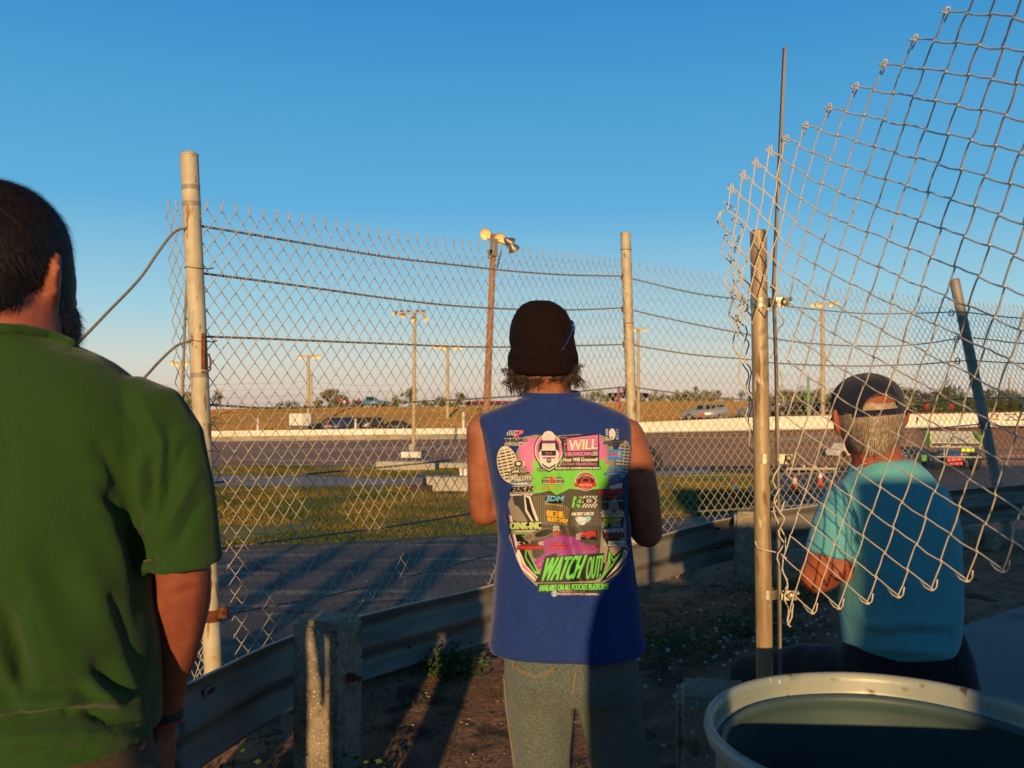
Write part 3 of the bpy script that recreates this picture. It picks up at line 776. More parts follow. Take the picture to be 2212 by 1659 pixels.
for y, xx in ((655, 1641), (990, 1649.5), (1282, 1656)):
    mb = MB(); c = at(xx, y, 2.15); h_ = .0115
    pr = []
    for k in range(21):
        a = R(-25)-k*R(310)/20; pr.append(Vector((math.cos(a)*.0222, math.sin(a)*.0222, 0)))
    pr = [Vector((.066, -.020, -.0))]+[Vector((.050, -.021, 0)), Vector((.026, -.018, 0))]+pr
    vs = []
    for p in pr: vs += [c+p+Vector((0, 0, -h_)), c+p+Vector((0, 0, h_))]
    mb.add(vs, [(2*i, 2*i+2, 2*i+3, 2*i+1) for i in range(len(pr)-1)], 0, True)
    vs2 = [v+Vector((0, -.0025, 0)) for v in vs[:8]]; mb.add(vs2, [(2*i, 2*i+1, 2*i+3, 2*i+2) for i in range(3)])
    b = mb.build('clamp', M['clamp'], gate)
    mb = MB(); q = c+Vector((.053, -.024, 0)); mb.ball(q, (.0095, .006, .0095)); mb.tube([q, q+Vector((0, .04, 0))], .0045, 8)
    mb.tube([q+Vector((.006, -.001, .002)), q+Vector((.016, -.004, .006)), q+Vector((.012, -.002, .012))], .0032, 6)
    o = mb.build('bolt', M['clamp'], b); o.matrix_parent_inverse = Matrix.Translation(-gate.location)@Matrix.Identity(4)
    o.matrix_parent_inverse = Matrix.Identity(4)
# ================================================================ steel drum
DZ, DX, DY = .94, .614, 1.42
mprof = [(.276, .03), (.284, .04), (.284, .28), (.290, .29), (.293, .30), (.290, .31), (.284, .32), (.284, .60), (.290, .61), (.293, .62), (.290, .63), (.284, .64), (.284, .90), (.290, .905), (.299, .914),
         (.303, .926), (.301, .937), (.295, .941), (.289, .937), (.287, .925), (.288, .908), (.286, .896), (.278, .896), (.274, .905), (.268, .903), (.266, .893), (.277, .880), (.2795, .87), (.2795, .84), (.279, .60), (.275, .30), (.279, .05), (0.001, .045)]
def lathe(prof_, cx, cy, n=96, wob=0):
    mb = MB(); vs = []
    for r_, z in prof_:
        for k in range(n):
            a = 2*math.pi*k/n; rr = r_+wob*noise.noise(Vector((math.cos(a)*1.6, math.sin(a)*1.6, z*6))); vs.append((cx+rr*math.cos(a), cy+rr*math.sin(a), z+wob*1.2*noise.noise(Vector((math.cos(a)*1.2, math.sin(a)*1.2, 5)))))
    N = len(prof_); mb.add(vs, [(i*n+k, i*n+(k+1) % n, (i+1)*n+(k+1) % n, (i+1)*n+k) for i in range(N-1) for k in range(n)], 0, True); return mb
drum_m = mat('faded_teal_painted_steel', (.09, .19, .23), .42, .15, (.16, .24, .24), 3, bump=.08, bscale=30,
             spots=[((.40, .42, .33), 4, .60, (1, 1, 1)), ((.10, .05, .02), 18, .66, (1, 1, .5))])
rim_m = mat('worn_cream_rim_paint', (.36, .37, .31), .42, .05, (.24, .28, .25), 5, bump=.06, bscale=50, spots=[((.12, .18, .14), 9, .57, (1, 1, 2.5)), ((.12, .07, .03), 26, .64, (1, 1, 1)), ((.6, .56, .46), 40, .66, (1, 1, 1))])
drum = empty('steel_drum', (DX, DY, 0), 'large open-topped steel drum with a worn pale rim in the bottom right foreground', 'drum')
lathe(mprof[:13], DX, DY, wob=.001).build('body', drum_m, drum)
lathe(mprof[23:], DX, DY, wob=.0026).build('inside', mat('shade_darkened_green_lining', (.07, .11, .10), .55, 0, (.03, .06, .07), 2.2, bump=.1, bscale=12), drum)  # lining colour darkened to carry the shade inside the drum
rimp = mprof[12:24]
lathe(rimp, DX, DY, wob=.0026).build('rim', rim_m, drum)
# ================================================================ slab / seat wall
slab = MB(); pts = [(1.45, 3.22), (1.02, 2.62), (1.30, 1.95), (3.9, 1.6), (3.6, 4.9)]
vs = [(x, y, .60) for x, y in pts]+[(x, y, 0) for x, y in pts]
slab.add(vs, [(4, 3, 2, 1, 0)]+[(i, (i+1) % 5, 5+(i+1) % 5, 5+i) for i in range(5)])
bm = bmesh.new()
for v in slab.v: bm.verts.new(v)
bm.verts.ensure_lookup_table()
for f in slab.f: bm.faces.new([bm.verts[i] for i in f])
bmesh.ops.recalc_face_normals(bm, faces=bm.faces); bmesh.ops.bevel(bm, geom=bm.edges[:], offset=.012, segments=2, affect='EDGES')
me = bpy.data.meshes.new('concrete_platform'); bm.to_mesh(me); bm.free()
me.materials.append(mat('smooth_grey_concrete', (.20, .20, .19), .75, 0, (.15, .15, .15), 3, bump=.15, bscale=60, spots=[((.10, .10, .10), 2.5, .60, (1, 1, 1))]))
o = bpy.data.objects.new('concrete_platform', me); COL.objects.link(o); tag(o, 'low smooth grey concrete platform the seated man sits on, at the right edge', 'platform')

# ================================================================ floodlight poles
def lamp(c, d, r, parent, two=True):
    """bell reflector at c facing d"""
    d = Vector(d).normalized(); c = Vector(c); mb = MB()
    mb.tube([c, c-d*r*.25, c-d*r*.7, c-d*r*1.05, c-d*r*1.5, c-d*r*1.52], [r, r*.97, r*.72, r*.42, r*.36, .01], 20, 0, cap=False)
    o = mb.build('lamp', M['lampback'], parent)
    m2 = MB(); m2.tube([c+d*.01, c-d*r*.2, c-d*r*.45, c-d*r*.5], [r*.96, r*.78, r*.35, .01], 20, 0, cap=False)
    m2.ball(c-d*r*.3, r*.22, n=10)
    g = m2.build('reflector', M['lampglass'], o); g.matrix_parent_inverse = Matrix.Identity(4)
    return o
def lightpole(label, top, base, w_, m, arm, lamps, armdz=-.15, r=.3, name='floodlight_pole'):
    """arm: (dx0,dx1) metres; lamps: list of (dx,dz,dir)"""
    t = Vector(top); b = Vector(base); e = empty(name, b, label, 'light pole')
    mb = MB(); mb.tube([b-Vector((0, 0, .5))]+[b.lerp(t, k/8) for k in range(9)], [w_*.58]+[w_*(.55-.12*k/8) for k in range(9)], 12)
    mb.build('pole', m, e)
    mb = MB(); mb.box(t+Vector(((arm[0]+arm[1])/2, -.2, armdz)), (arm[1]-arm[0], .09, .09), M=Matrix.Rotation(arm[2] if len(arm) > 2 else 0, 3, 'Y'))
    mb.build('crossarm', M['dark'] if m is M['rustpole'] else m, e)
    for dx, dz, dr in lamps: lamp(t+Vector((dx, -.3, dz)), dr, r, e)
    return e
# tall rusty one
Y1 = 57; s1 = Y1/F
t = at(1067, 506, Y1); b = at(1050, 912, Y1)
e = lightpole('tallest light pole, rust-brown, with four round lamps, rising behind the man in the knit cap', t, b, .44, M['rustpole'], (-.5, 1.35, R(18)),
    [(-18*s1, -2*s1, (-.25, -1, -.2)), (13*s1, -12*s1, (.1, -1, -.25)), (38*s1, -22*s1, (.9, .5, -.6)), (44*s1, -36*s1, (.5, .6, -.9))], -.6, .38)
mb = MB(); mb.box(t+Vector((0, -.15, -.9)), (.5, .4, 1.1)); mb.box(t+Vector((-.25, -.2, -1.3)), (.3, .3, .5)); mb.tube([t+Vector((.5, -.2, -1.0)), t+Vector((.2, -.2, -2.2))], .05, 6); mb.build('bracket', M['dark'], e)
def small_pole(label, vx, vt, vb, Y, wpx, l0, l1, lamps, bx=None, m='tanpole', rpx=6):
    s = Y/F; t = at(vx, vt, Y); b = at(bx or vx, vb, Y)
    e = lightpole(label, t, b, wpx*s, M[m], ((l0-vx)*s, (l1-vx)*s), [((lx-vx)*s, (vt-ly)*s, dr) for lx, ly, dr in lamps], -.1, rpx*s)
    return e
DN = (0, -1, -.35)
e = small_pole('slim tan light pole with a long lamp crossarm, rising from the concrete slab', 896, 674, 990, 51, 8, 851, 922, [(852, 678, (-.8, -.6, -.5)), (871, 684, (-.2, -.6, -.8)), (893, 691, (0, -.6, -.8)), (921, 690, (.3, -1, -.4))], bx=893)
s = 51/F; tt = at(896, 674, 51)
for lx in (868, 883, 902, 915): mb = MB(); mb.box(tt+Vector(((lx-896)*s, -.1, .05)), (.2, .2, .12)); mb.build('ballast_box', M['dark'], e)
mb = MB(); mb.box(at(889, 966, 50.8), (.28, .2, .35)); mb.build('meter_box', M['conc2'], e)
e = small_pole('tan light pole with a crowded crossarm, just left of the rust-brown pole', 967, 747, 926, 80, 7, 937, 995, [(938, 750, DN), (952, 750, DN), (960, 752, DN), (984, 751, DN), (994, 752, DN)], m='tanpole', rpx=5)
small_pole('tan light pole with three lamps beside the white trailer', 666, 767, 934, 77, 7, 646, 692, [(650, 772, DN), (679, 772, DN), (690, 771, DN)], rpx=5)
small_pole('tan light pole with one lamp, right behind the middle fence post', 1379, 709, 905, 66, 7, 1366, 1392, [(1391, 713, DN), (1369, 713, DN)], rpx=5)
small_pole('tan light pole with a wide crossarm left of the navy cap', 1777, 654, 905, 60, 9, 1752, 1806, [(1752, 660, DN), (1764, 659, DN), (1770, 661, DN), (1803, 656, DN), (1792, 659, DN)], rpx=5.5)
small_pole('tan light pole half hidden behind the leftmost fence post', 393, 781, 915, 80, 7, 372, 408, [(374, 784, DN), (383, 788, DN), (405, 786, DN)], rpx=5)
def stick(name, label, vx, vt, vb, Y, wpx, m, cat, group=None, lean=0):
    s = Y/F; t = at(vx+lean, vt, Y); b = at(vx, vb, Y)
    mb = MB(); mb.tube([b-Vector((0, 0, .3)), b, t], wpx*s*.5, 10); mb.tube([t, t+Vector((0, 0, wpx*s*.2))], [wpx*s*.5, wpx*s*.2], 10)
    o = mb.build(name, m); rebase(o, b); tag(o, label, cat, group); return o
stick('white_post', 'short white post behind the far wall, nearest to the leftmost fence post', 557, 905, 940, 75, 5, M['white'], 'post')
stick('white_post', 'short white post behind the far wall beside the parked dark vans', 768, 905, 936, 72, 5, M['white'], 'post')
stick('white_post', 'short white post behind the far wall, just left of the blue sleeveless shirt', 1001, 891, 930, 69, 6, M['white'], 'post')
stick('green_pole', 'green pole sticking up behind the white wall, left of the navy cap', 1746, 816, 905, 60, 6, M['green'], 'pole')
stick('rusty_post', 'short rusty post left of the middle fence post, in front of the dark truck', 1339, 835, 905, 66, 6, M['redp'], 'post', lean=-2)
stick('utility_pole', 'thin distant utility pole right of the light pole by the trailer', 673, 806, 880, 150, 4, M['tanpole'], 'utility pole')
stick('utility_pole', 'thin distant utility pole standing between small trees, left of the slim light pole', 848, 846, 880, 150, 3, M['tanpole'], 'utility pole')
stick('utility_pole', 'thin distant utility pole far off behind the right-hand trees', 2180, 815, 890, 140, 3, M['tanpole'], 'utility pole')
# overhead wires at the left
mb = MB()
for y in (824, 838, 853, 869):
    a = at(-60, y-3, 160); b = at(673, y, 150); c = at(848, y+8, 150)
    pts = [a.lerp(b, k/10)-Vector((0, 0, .8*math.sin(math.pi*k/10))) for k in range(11)]+[b.lerp(c, k/6)-Vector((0, 0, .3*math.sin(math.pi*k/6))) for k in range(1, 7)]
    mb.tube(pts, .022, 4)
tag(mb.build('power_lines', M['dark']), 'faint power lines strung across the sky at the lower left', 'power lines')

# ================================================================ blocks in the infield
def block(vx0, vx1, vt, vb, dep, name, label, m='conc2', cat='concrete block', rz=0, bev=.04):
    a = gz(vx0, vb); b = gz(vx1, vb); Y = (a.y+b.y)/2; h = at(vx0, vt, Y).z+1.74
    mb = MB(); mb.bevbox((0, 0, 0), (b.x-a.x, dep, h), bev, rz); o = mb.build(name, M[m] if isinstance(m, str) else m)
    o.location = ((a.x+b.x)/2, Y+dep/2, -1.74+h/2); tag(o, label, cat); return o
block(812, 940, 997, 1016, 1.2, 'concrete_block', 'long pale concrete slab at the foot of the slim light pole')
block(866, 909, 985, 998, .5, 'concrete_block', 'small white block on top of the long pale slab by the light pole', 'white').location.z += .22
block(941, 1030, 1000, 1012, .8, 'concrete_block', 'grey concrete block behind, partly hidden by the blue sleeveless shirt', 'conc2')
block(934, 1030, 1030, 1063, .9, 'concrete_block', 'weathered pale concrete block left of the blue-shirted man, nearest on the grass')
block(914, 936, 1030, 1051, .9, 'concrete_block', 'narrow pale concrete block beside the dark blue box on the grass')
block(895, 914, 1030, 1055, .8, 'storage_box', 'dark blue box between concrete blocks on the infield grass', mat('navy_box', (.02, .03, .08), .6), 'box')
block(876, 936, 1050, 1062, .4, 'timber_sleeper', 'dark brown timber lying in front of the concrete blocks', mat('brown_timber', (.06, .03, .015), .9), 'timber')
o = block(992, 999, 1011, 1060, .12, 'white_post', 'thin white upright post on the pale concrete block, left of the pair', 'white', 'post')
o = block(1001, 1010, 1012, 1060, .16, 'white_post', 'thicker white upright post on the pale concrete block, right of the pair', 'white', 'post')
# tyres
def tyre_mesh():
    mb = MB(); mb.tube([Vector((.24*math.cos(a), .24*math.sin(a), 0)) for a in [k*math.pi/10 for k in range(20)]], .10, 10, closed=True, ell=(1, .9)); return mb
ty = tyre_mesh().build('tyre', M['black'])
G = 'black tyres laid along the far edge of the infield grass'
tag(ty, 'black tyre in the low row along the far edge of the infield grass', 'tyre', G)
p0 = gz(1548, 1019)
for i in range(20):
    o = ty if i == 0 else ty.copy()
    if i: COL.objects.link(o)
    o.location = (p0.x+i*.36, p0.y+i*.03+random.uniform(-.05, .05), -1.62)
o = ty.copy(); COL.objects.link(o); del o['group']; p = gz(1402, 1015); o.location = (p.x, p.y, -1.3); o.rotation_euler = (R(80), 0, R(10)); o.scale = (2, 2, 2); o['label'] = 'large black tyre standing beside the right arm of the blue-shirted man'
# traffic cones
def cone():
    e = empty('traffic_cone', (0, 0, 0), 'orange and white traffic cone', 'traffic cone')
    mb = MB(); mb.bevbox((0, 0, .03), (.42, .42, .06), .015); mb.build('base', M['black'], e)
    om = mat('orange_cone', (.55, .07, .02), .6); mb = MB(); mb.tube([(0, 0, .05), (0, 0, .72)], [.14, .028], 16)
    mb.build('body', om, e); mb = MB(); mb.tube([(0, 0, .38), (0, 0, .56)], [.088, .056], 16, cap=False); mb.build('band', M['white'], e); return e
c0 = cone(); CL = [(1589, 1083, 'orange and white traffic cone on the grass, left of the torn panel post', 1), (1772, 1052, 'traffic cone on a black base on the apron, nearest the teal sleeve', .9),
      (1737, 1021, 'leftmost of three small cones by the apron rail', .6), (1762, 1021, 'middle one of three small cones by the apron rail', .6), (1784, 1024, 'rightmost of three small cones by the apron rail', .6),
      (1717, 1068, 'traffic cone on a black base half hidden behind the bar of the torn panel', 1)]
for i, (x, y, lb, sc_) in enumerate(CL):
    o = c0 if i == 0 else dup(c0, (0, 0, 0)); o.location = gz(x, y); o.location.z = -1.735; o['label'] = lb; o.scale = (sc_,)*3
mb = MB(); a = gz(1700, 1027); b = gz(1802, 1026); mb.box((a.lerp(b, .5).x, a.y, -1.45), ((b-a).length, .06, .10))
for k in range(5): p = a.lerp(b, k/4); mb.box((p.x, a.y+.05, -1.6), (.06, .06, .3))
tag(mb.build('apron_rail', M['conc2']), 'low pale rail along the apron behind the small cones', 'barrier')
# ================================================================ vehicles
glass_m = mat('dark_window_glass', (.02, .025, .03), .08, 0, spec=.8); hubm = mat('dull_wheel_rim', (.12, .11, .10), .5, .2); chrome = mat('bright_trim', (.7, .68, .62), .2, .9)
headm = mat('headlamp_glass', (.85, .8, .65), .15, .2)
def vehicle(name, label, cat, prof_, wins, W_, wheels, m, loc, rz, lights=(), panel_=None, scale=1):
    e = empty(name, (0, 0, 0), label, cat)
    bm = bmesh.new(); n_ = len(prof_)
    A = [bm.verts.new((x, -W_/2, z)) for x, z in prof_]; B = [bm.verts.new((x, W_/2, z)) for x, z in prof_]
    bm.faces.new(A); bm.faces.new(B[::-1])
    for i in range(n_): bm.faces.new((A[i], A[(i+1) % n_], B[(i+1) % n_], B[i]))
    for v in bm.verts:   # tumblehome
        if v.co.z > 1.0: v.co.y *= .88
    bmesh.ops.recalc_face_normals(bm, faces=bm.faces)
    bmesh.ops.bevel(bm, geom=bm.edges[:], offset=.06, segments=2, affect='EDGES')
    me = bpy.data.meshes.new('body'); bm.to_mesh(me); bm.free(); me.materials.append(m); me.polygons.foreach_set('use_smooth', [True]*len(me.polygons))
    o = bpy.data.objects.new('body', me); COL.objects.link(o); o.parent = e
    for wn in wins:
        for sd in (-1, 1):
            mb = MB(); vs = [(x, sd*(W_/2*(.95 if z < 1.05 else .885)+.012), z) for x, z in wn]; mb.add(vs, [tuple(range(len(vs)))[::sd]])
            vs2 = [(x, sd*(W_/2*(.95 if z < 1.05 else .885)-.03), z) for x, z in wn]; nn_ = len(vs); mb.add(vs+vs2, [(k, (k+1) % nn_, nn_+(k+1) % nn_, nn_+k) for k in range(nn_)])
            mb.build('window', glass_m, e)
    for x, r_ in wheels:
        for sd in (-1, 1):
            mb = MB(); c = Vector((x, sd*(W_/2-.08), r_)); mb.tube([c-Vector((0, .11, 0)), c-Vector((0, .08, 0)), c+Vector((0, .08, 0)), c+Vector((0, .11, 0))], [r_*.93, r_, r_, r_*.93], 20)
            wo = mb.build('wheel', M['black'], e); mb = MB(); mb.tube([c+Vector((0, sd*.112, 0)), c+Vector((0, sd*.122, 0))], [r_*.6, r_*.5], 16)
            ho = mb.build('rim', hubm, wo); ho.matrix_parent_inverse = Matrix.Identity(4)
    for x, z, s_ in lights:
        for sd in (-1, 1):
            mb = MB(); mb.ball((x, sd*W_*.36, z), (.05, s_, s_*.6)); mb.build('headlight', headm, e)
    if panel_:
        mb = MB(); mb.box(panel_[0], panel_[1]); mb.build('door_panel', panel_[2], e)
    e.location = loc; e.rotation_euler.z = rz; e.scale = (scale,)*3; return e
suvp = [(-2.5, .35), (2.45, .35), (2.52, .6), (2.45, 1.02), (1.5, 1.18), (.85, 1.78), (-2.1, 1.82), (-2.45, 1.1)]
suvw = [[(.05, 1.2), (1.15, 1.2), (.75, 1.66), (.05, 1.68)], [(-1.0, 1.2), (-.1, 1.2), (-.1, 1.68), (-1.0, 1.7)], [(-2.15, 1.2), (-1.15, 1.2), (-1.15, 1.7), (-2.0, 1.7)]]
silver = mat('silver_paint', (.42, .42, .44), .3, .5); dkb = mat('dark_blue_paint', (.03, .05, .12), .3, .2); drk = mat('dark_grey_paint', (.05, .045, .045), .35, .2)
Y = 64; p = at(1524, 909, Y)
vehicle('parked_suv', 'silver SUV parked behind the white wall, left of the torn panel post', 'SUV', suvp, suvw, 1.95, [(1.65, .38), (-1.6, .38)], silver, p, math.pi-.25, [(2.5, .8, .16)],
        ((.4, 0, .62), (.75, 1.99, .42), mat('red_primer_door', (.35, .04, .04), .6)), .68)
vehicle('parked_suv', 'grey SUV behind the white wall, mostly hidden by the torn panel post', 'SUV', suvp, suvw, 1.95, [(1.65, .38), (-1.6, .38)], mat('grey_paint', (.22, .22, .23), .35, .4), at(1640, 905, 64), math.pi-.1, [(2.5, .8, .16)], None, .66)
vanp = [(-2.4, .3), (2.4, .3), (2.45, .9), (1.9, 1.1), (1.4, 1.9), (-2.3, 1.95)]; vanw = [[(.5, 1.15), (1.5, 1.15), (1.2, 1.7), (.5, 1.7)], [(-1.9, 1.15), (.3, 1.15), (.3, 1.7), (-1.9, 1.7)]]
vehicle('parked_van', 'dark blue van behind the far wall with a pinkish front, left of the white post', 'van', vanp, vanw, 1.9, [(1.5, .36), (-1.5, .36)], dkb, at(735, 933, 74), math.pi+.2, [(2.43, .75, .14)], ((1.6, 0, .7), (.9, 1.93, .5), mat('pink_decal', (.4, .15, .2), .6)), .62)
vehicle('parked_van', 'dark grey van behind the far wall, right of the dark blue van', 'van', vanp, vanw, 1.9, [(1.5, .36), (-1.5, .36)], drk, at(790, 932, 74), math.pi-.1, [(2.43, .75, .14)], None, .60)
vehicle('parked_car', 'low dark car behind the far wall, left of the slim light pole', 'car', [(-2.2, .3), (2.2, .3), (2.2, .8), (1.1, .9), (.5, 1.4), (-1.2, 1.4), (-1.9, .95), (-2.2, .9)], [[(-1.1, .95), (.8, .95), (.4, 1.32), (-1.0, 1.32)]], 1.75, [(1.4, .33), (-1.4, .33)], drk, at(850, 931, 74), 3.2, [], None, .62)
pickp = [(-2.7, .5), (2.6, .5), (2.7, .9), (2.5, 1.2), (1.3, 1.28), (.7, 1.9), (-.6, 1.92), (-.75, 1.25), (-2.7, 1.22)]; pickw = [[(-.5, 1.3), (1.0, 1.3), (.6, 1.8), (-.5, 1.82)]]
b_, ty_ = bank(800); Yb = b_.y+24
vehicle('pickup_truck', 'blue pickup truck parked on top of the far bank', 'pickup truck', pickp, pickw, 1.95, [(1.75, .42), (-1.7, .42)], mat('blue_paint', (.06, .22, .36), .35, .2), at(800, 881, Yb), 0, [], None, .62)
vehicle('pickup_truck', 'black pickup truck on the bank behind the middle fence post', 'pickup truck', pickp, pickw, 2.0, [(1.75, .42), (-1.7, .42)], mat('black_paint', (.015, .013, .014), .35, .2), at(1357, 868.5, 88), .05, [], ((-2.2, 0, .9), (.3, 2.03, .25), mat('tail_lamp_red', (.5, .03, .03), .4)), .74)
vehicle('parked_car', 'dark car behind the white wall right of the green pole', 'car', [(-2.2, .3), (2.2, .3), (2.2, .8), (1.1, .9), (.5, 1.5), (-1.2, 1.5), (-1.9, .95), (-2.2, .9)], [[(-1.1, .95), (.8, .95), (.4, 1.4), (-1.0, 1.4)]], 1.75, [(1.4, .33), (-1.4, .33)], drk, at(1790, 902, 62), .1, [(2.2, .7, .13)], None, .8)
vehicle('parked_car', 'dark car behind the white wall left of the green pole', 'car', [(-2.2, .3), (2.2, .3), (2.2, .8), (1.1, .9), (.5, 1.5), (-1.2, 1.5), (-1.9, .95), (-2.2, .9)], [[(-1.1, .95), (.8, .95), (.4, 1.4), (-1.0, 1.4)]], 1.75, [(1.4, .33), (-1.4, .33)], drk, at(1722, 902, 62), 3.0, [(2.2, .7, .13)], None, .8)
# white trailer box with a dark frame underneath
e = empty('white_trailer', at(650, 931, 74), 'white box trailer with two panels behind the far wall, under the three-lamp pole', 'trailer')
s = 74/F; c = at(650, 906, 74); mb = MB(); mb.bevbox(c, (43*s, 1.2, 26*s), .04); mb.build('box', M['white'], e)
mb = MB(); mb.box(at(662, 905, 73.3), (20*s, .08, 22*s)); mb.build('panel', mat('grey_panel', (.45, .43, .42), .6), e)
mb = MB(); mb.box(at(650, 925, 74), (38*s, .9, 11*s)); mb.build('frame', M['dark'], e)
# red-roofed shelter
e = empty('red_roofed_shed', at(1055, 878, 96), 'long low shed with a faded red roof on the bank behind the knit cap', 'shed')
s = 96/F; c = at(1058, 873, 96)
mb = MB(); x0, x1 = at(1000, 870, 96).x, at(1116, 870, 96).x
zt, zb = at(0, 866, 96).z, at(0, 872.5, 96).z
mb.add([(x0+.6, 95.4, zt), (x1, 95.4, zt), (x1, 94.2, zb), (x0, 94.2, zb), (x0+.6, 98, zt), (x1, 98, zt), (x1, 99, zb), (x0, 99, zb)], [(0, 3, 2, 1), (0, 1, 5, 4), (4, 5, 6, 7), (3, 0, 4, 7), (1, 2, 6, 5), (3, 7, 6, 2)])
mb.build('roof', M['redp'], e); mb = MB(); mb.box(((x0+x1)/2, 96.5, (zb+at(0, 880, 96).z)/2), (x1-x0-.6, 3.5, abs(zb-at(0, 881, 96).z))); mb.build('wall', M['dark'], e)
# winged sprint car and a small race car
def sprint():
    e = empty('winged_race_car', (0, 0, 0), 'open-wheel race car with cream top wing and yellow-green side plates', 'race car')
    yl = mat('fluorescent_yellow', (.55, .75, .03), .5); cream = mat('cream_wing', (.80, .74, .55), .5); rd = mat('racing_red', (.6, .06, .04), .5); bl = mat('racing_blue', (.05, .12, .30), .5); gr = mat('racing_green', (.10, .32, .06), .5)
    mb = MB(); n_ = 9; vs = []
    for i in range(n_):
        t_ = i/(n_-1); x = -.85+t_*1.0; z = 1.14+.44*t_**1.2
        for y in (-.95, .95): vs.append((y, x, z))
    m_ = len(vs); vs += [(a, b, c-.03) for a, b, c in vs]
    mb.add(vs, [(2*i, 2*i+1, 2*i+3, 2*i+2) for i in range(n_-1)]+[(m_+2*i, m_+2*i+2, m_+2*i+3, m_+2*i+1) for i in range(n_-1)]+[(0, m_, m_+1, 1), (m_-2, m_-1, 2*m_-1, 2*m_-2)])
    mb.build('wing', cream, e)
    for sx in (-1, 1):
        mb = MB(); vs = [(sx*.97, -.95, .98), (sx*.97, .25, 1.02), (sx*.97, .25, 1.66), (sx*.97, -.95, 1.5)]; vs += [(a+sx*.03, b, c) for a, b, c in vs]
        mb.add(vs, [(0, 1, 2, 3), (7, 6, 5, 4), (0, 4, 5, 1), (1, 5, 6, 2), (2, 6, 7, 3), (3, 7, 4, 0)]); mb.build('side_plate', yl, e)
    mb = MB()
    for sx in (-1, 1):
        mb.tube([(sx*.35, -1.0, .35), (sx*.35, -.5, .55), (sx*.33, -.45, 1.15), (sx*.3, .4, 1.1), (sx*.3, .8, .6), (sx*.25, 1.5, .4)], .025, 6); mb.tube([(sx*.35, -.45, 1.1), (sx*.5, -.4, 1.3)], .02, 6)
        mb.tube([(sx*.95, -.3, .62), (sx*.3, -.3, .6)], .02, 6)
    mb.tube([(-.95, -.85, .95), (.95, -.85, .95)], .03, 6); mb.tube([(-.9, -1.2, .55), (.9, -1.2, .55)], .03, 6); mb.tube([(-.35, -.45, 1.15), (.35, -.45, 1.15)], .025, 6)
    mb.tube([(.3, -.4, 1.0), (.75, -.7, 1.45)], .03, 6)
    mb.build('roll_cage', M['white'], e)
    mb = MB(); mb.loft([(0, 1.6, .35, .12, .03), (0, 1.5, .38, .16, .3), (0, 1.2, .40, .22, .3)][:0] or [(0, .3, .25, .34, 1.2, 0, 3), (0, .3, .5, .36, 1.15, 0, 3), (0, .15, .72, .33, .8, 0, 3)], 20); mb.build('body', bl, e)
    mb = MB(); mb.bevbox((-.12, -1.12, .38), (.62, .3, .36), .05); mb.build('tail_tank', rd, e)
    mb = MB(); mb.bevbox((-1.15, -.1, .45), (.22, .9, .3), .06); mb.build('side_pod', gr, e)
    mb = MB(); mb.bevbox((.55, -.6, .82), (.5, .06, .16), .02); mb.build('sponsor_panel', yl, e)
    mb = MB(); mb.ball((-.1, -.1, .98), (.14, .15, .16)); mb.build('helmet', cream, e)
    for sx, y, r_, w_ in ((-1, -.75, .36, .34), (1, -.75, .36, .34), (-1, 1.05, .29, .2), (1, 1.05, .29, .2)):
        mb = MB(); c = Vector((sx*.78, y, r_)); mb.tube([c-Vector((w_/2, 0, 0)), c-Vector((w_*.4, 0, 0)), c+Vector((w_*.4, 0, 0)), c+Vector((w_/2, 0, 0))], [r_*.9, r_, r_, r_*.9], 20)
        wo = mb.build('wheel', M['black'], e); mb = MB(); mb.tube([c-Vector((w_*.52, 0, 0)), c+Vector((w_*.52, 0, 0))], r_*.5, 14); ro = mb.build('rim', chrome, wo); ro.matrix_parent_inverse = Matrix.Identity(4)
    return e
e = sprint(); e.location = gz(2052, 1011); e.rotation_euler.z = R(-12); e.scale = (1.12,)*3
e = empty('race_car', (0, 0, 0), 'small pink and white race car beside the ear of the navy-capped man', 'race car')
pk = mat('hot_pink', (.65, .06, .22), .45)
bm = bmesh.new(); pr = [(-1.3, .15), (1.3, .15), (1.35, .45), (.6, .62), (.25, 1.0), (-.5, 1.0), (-.8, .62), (-1.3, .55)]
A = [bm.verts.new((x, -.6, z)) for x, z in pr]; B = [bm.verts.new((x, .6, z)) for x, z in pr]; bm.faces.new(A); bm.faces.new(B[::-1])
for i in range(len(pr)): bm.faces.new((A[i], A[(i+1) % 8], B[(i+1) % 8], B[i]))
bmesh.ops.recalc_face_normals(bm, faces=bm.faces); bmesh.ops.bevel(bm, geom=bm.edges[:], offset=.05, segments=2, affect='EDGES')
me = bpy.data.meshes.new('body'); bm.to_mesh(me); bm.free(); me.materials.append(M['white']); o = bpy.data.objects.new('body', me); COL.objects.link(o); o.parent = e
mb = MB(); mb.box((.1, 0, .38), (.9, 1.23, .24)); mb.build('side_stripe', pk, e)
mb = MB(); mb.box((-.1, 0, .8), (.55, 1.22, .22)); mb.build('window', glass_m, e)
for x in (-.85, .85):
    for sd in (-1, 1):
        mb = MB(); c = Vector((x, sd*.62, .26)); mb.tube([c-Vector((0, .1, 0)), c+Vector((0, .1, 0))], .26, 18); mb.build('wheel', M['black'], e)
e.location = at(1824, 987, 47); e.rotation_euler.z = .5; e.scale = (.72,)*3

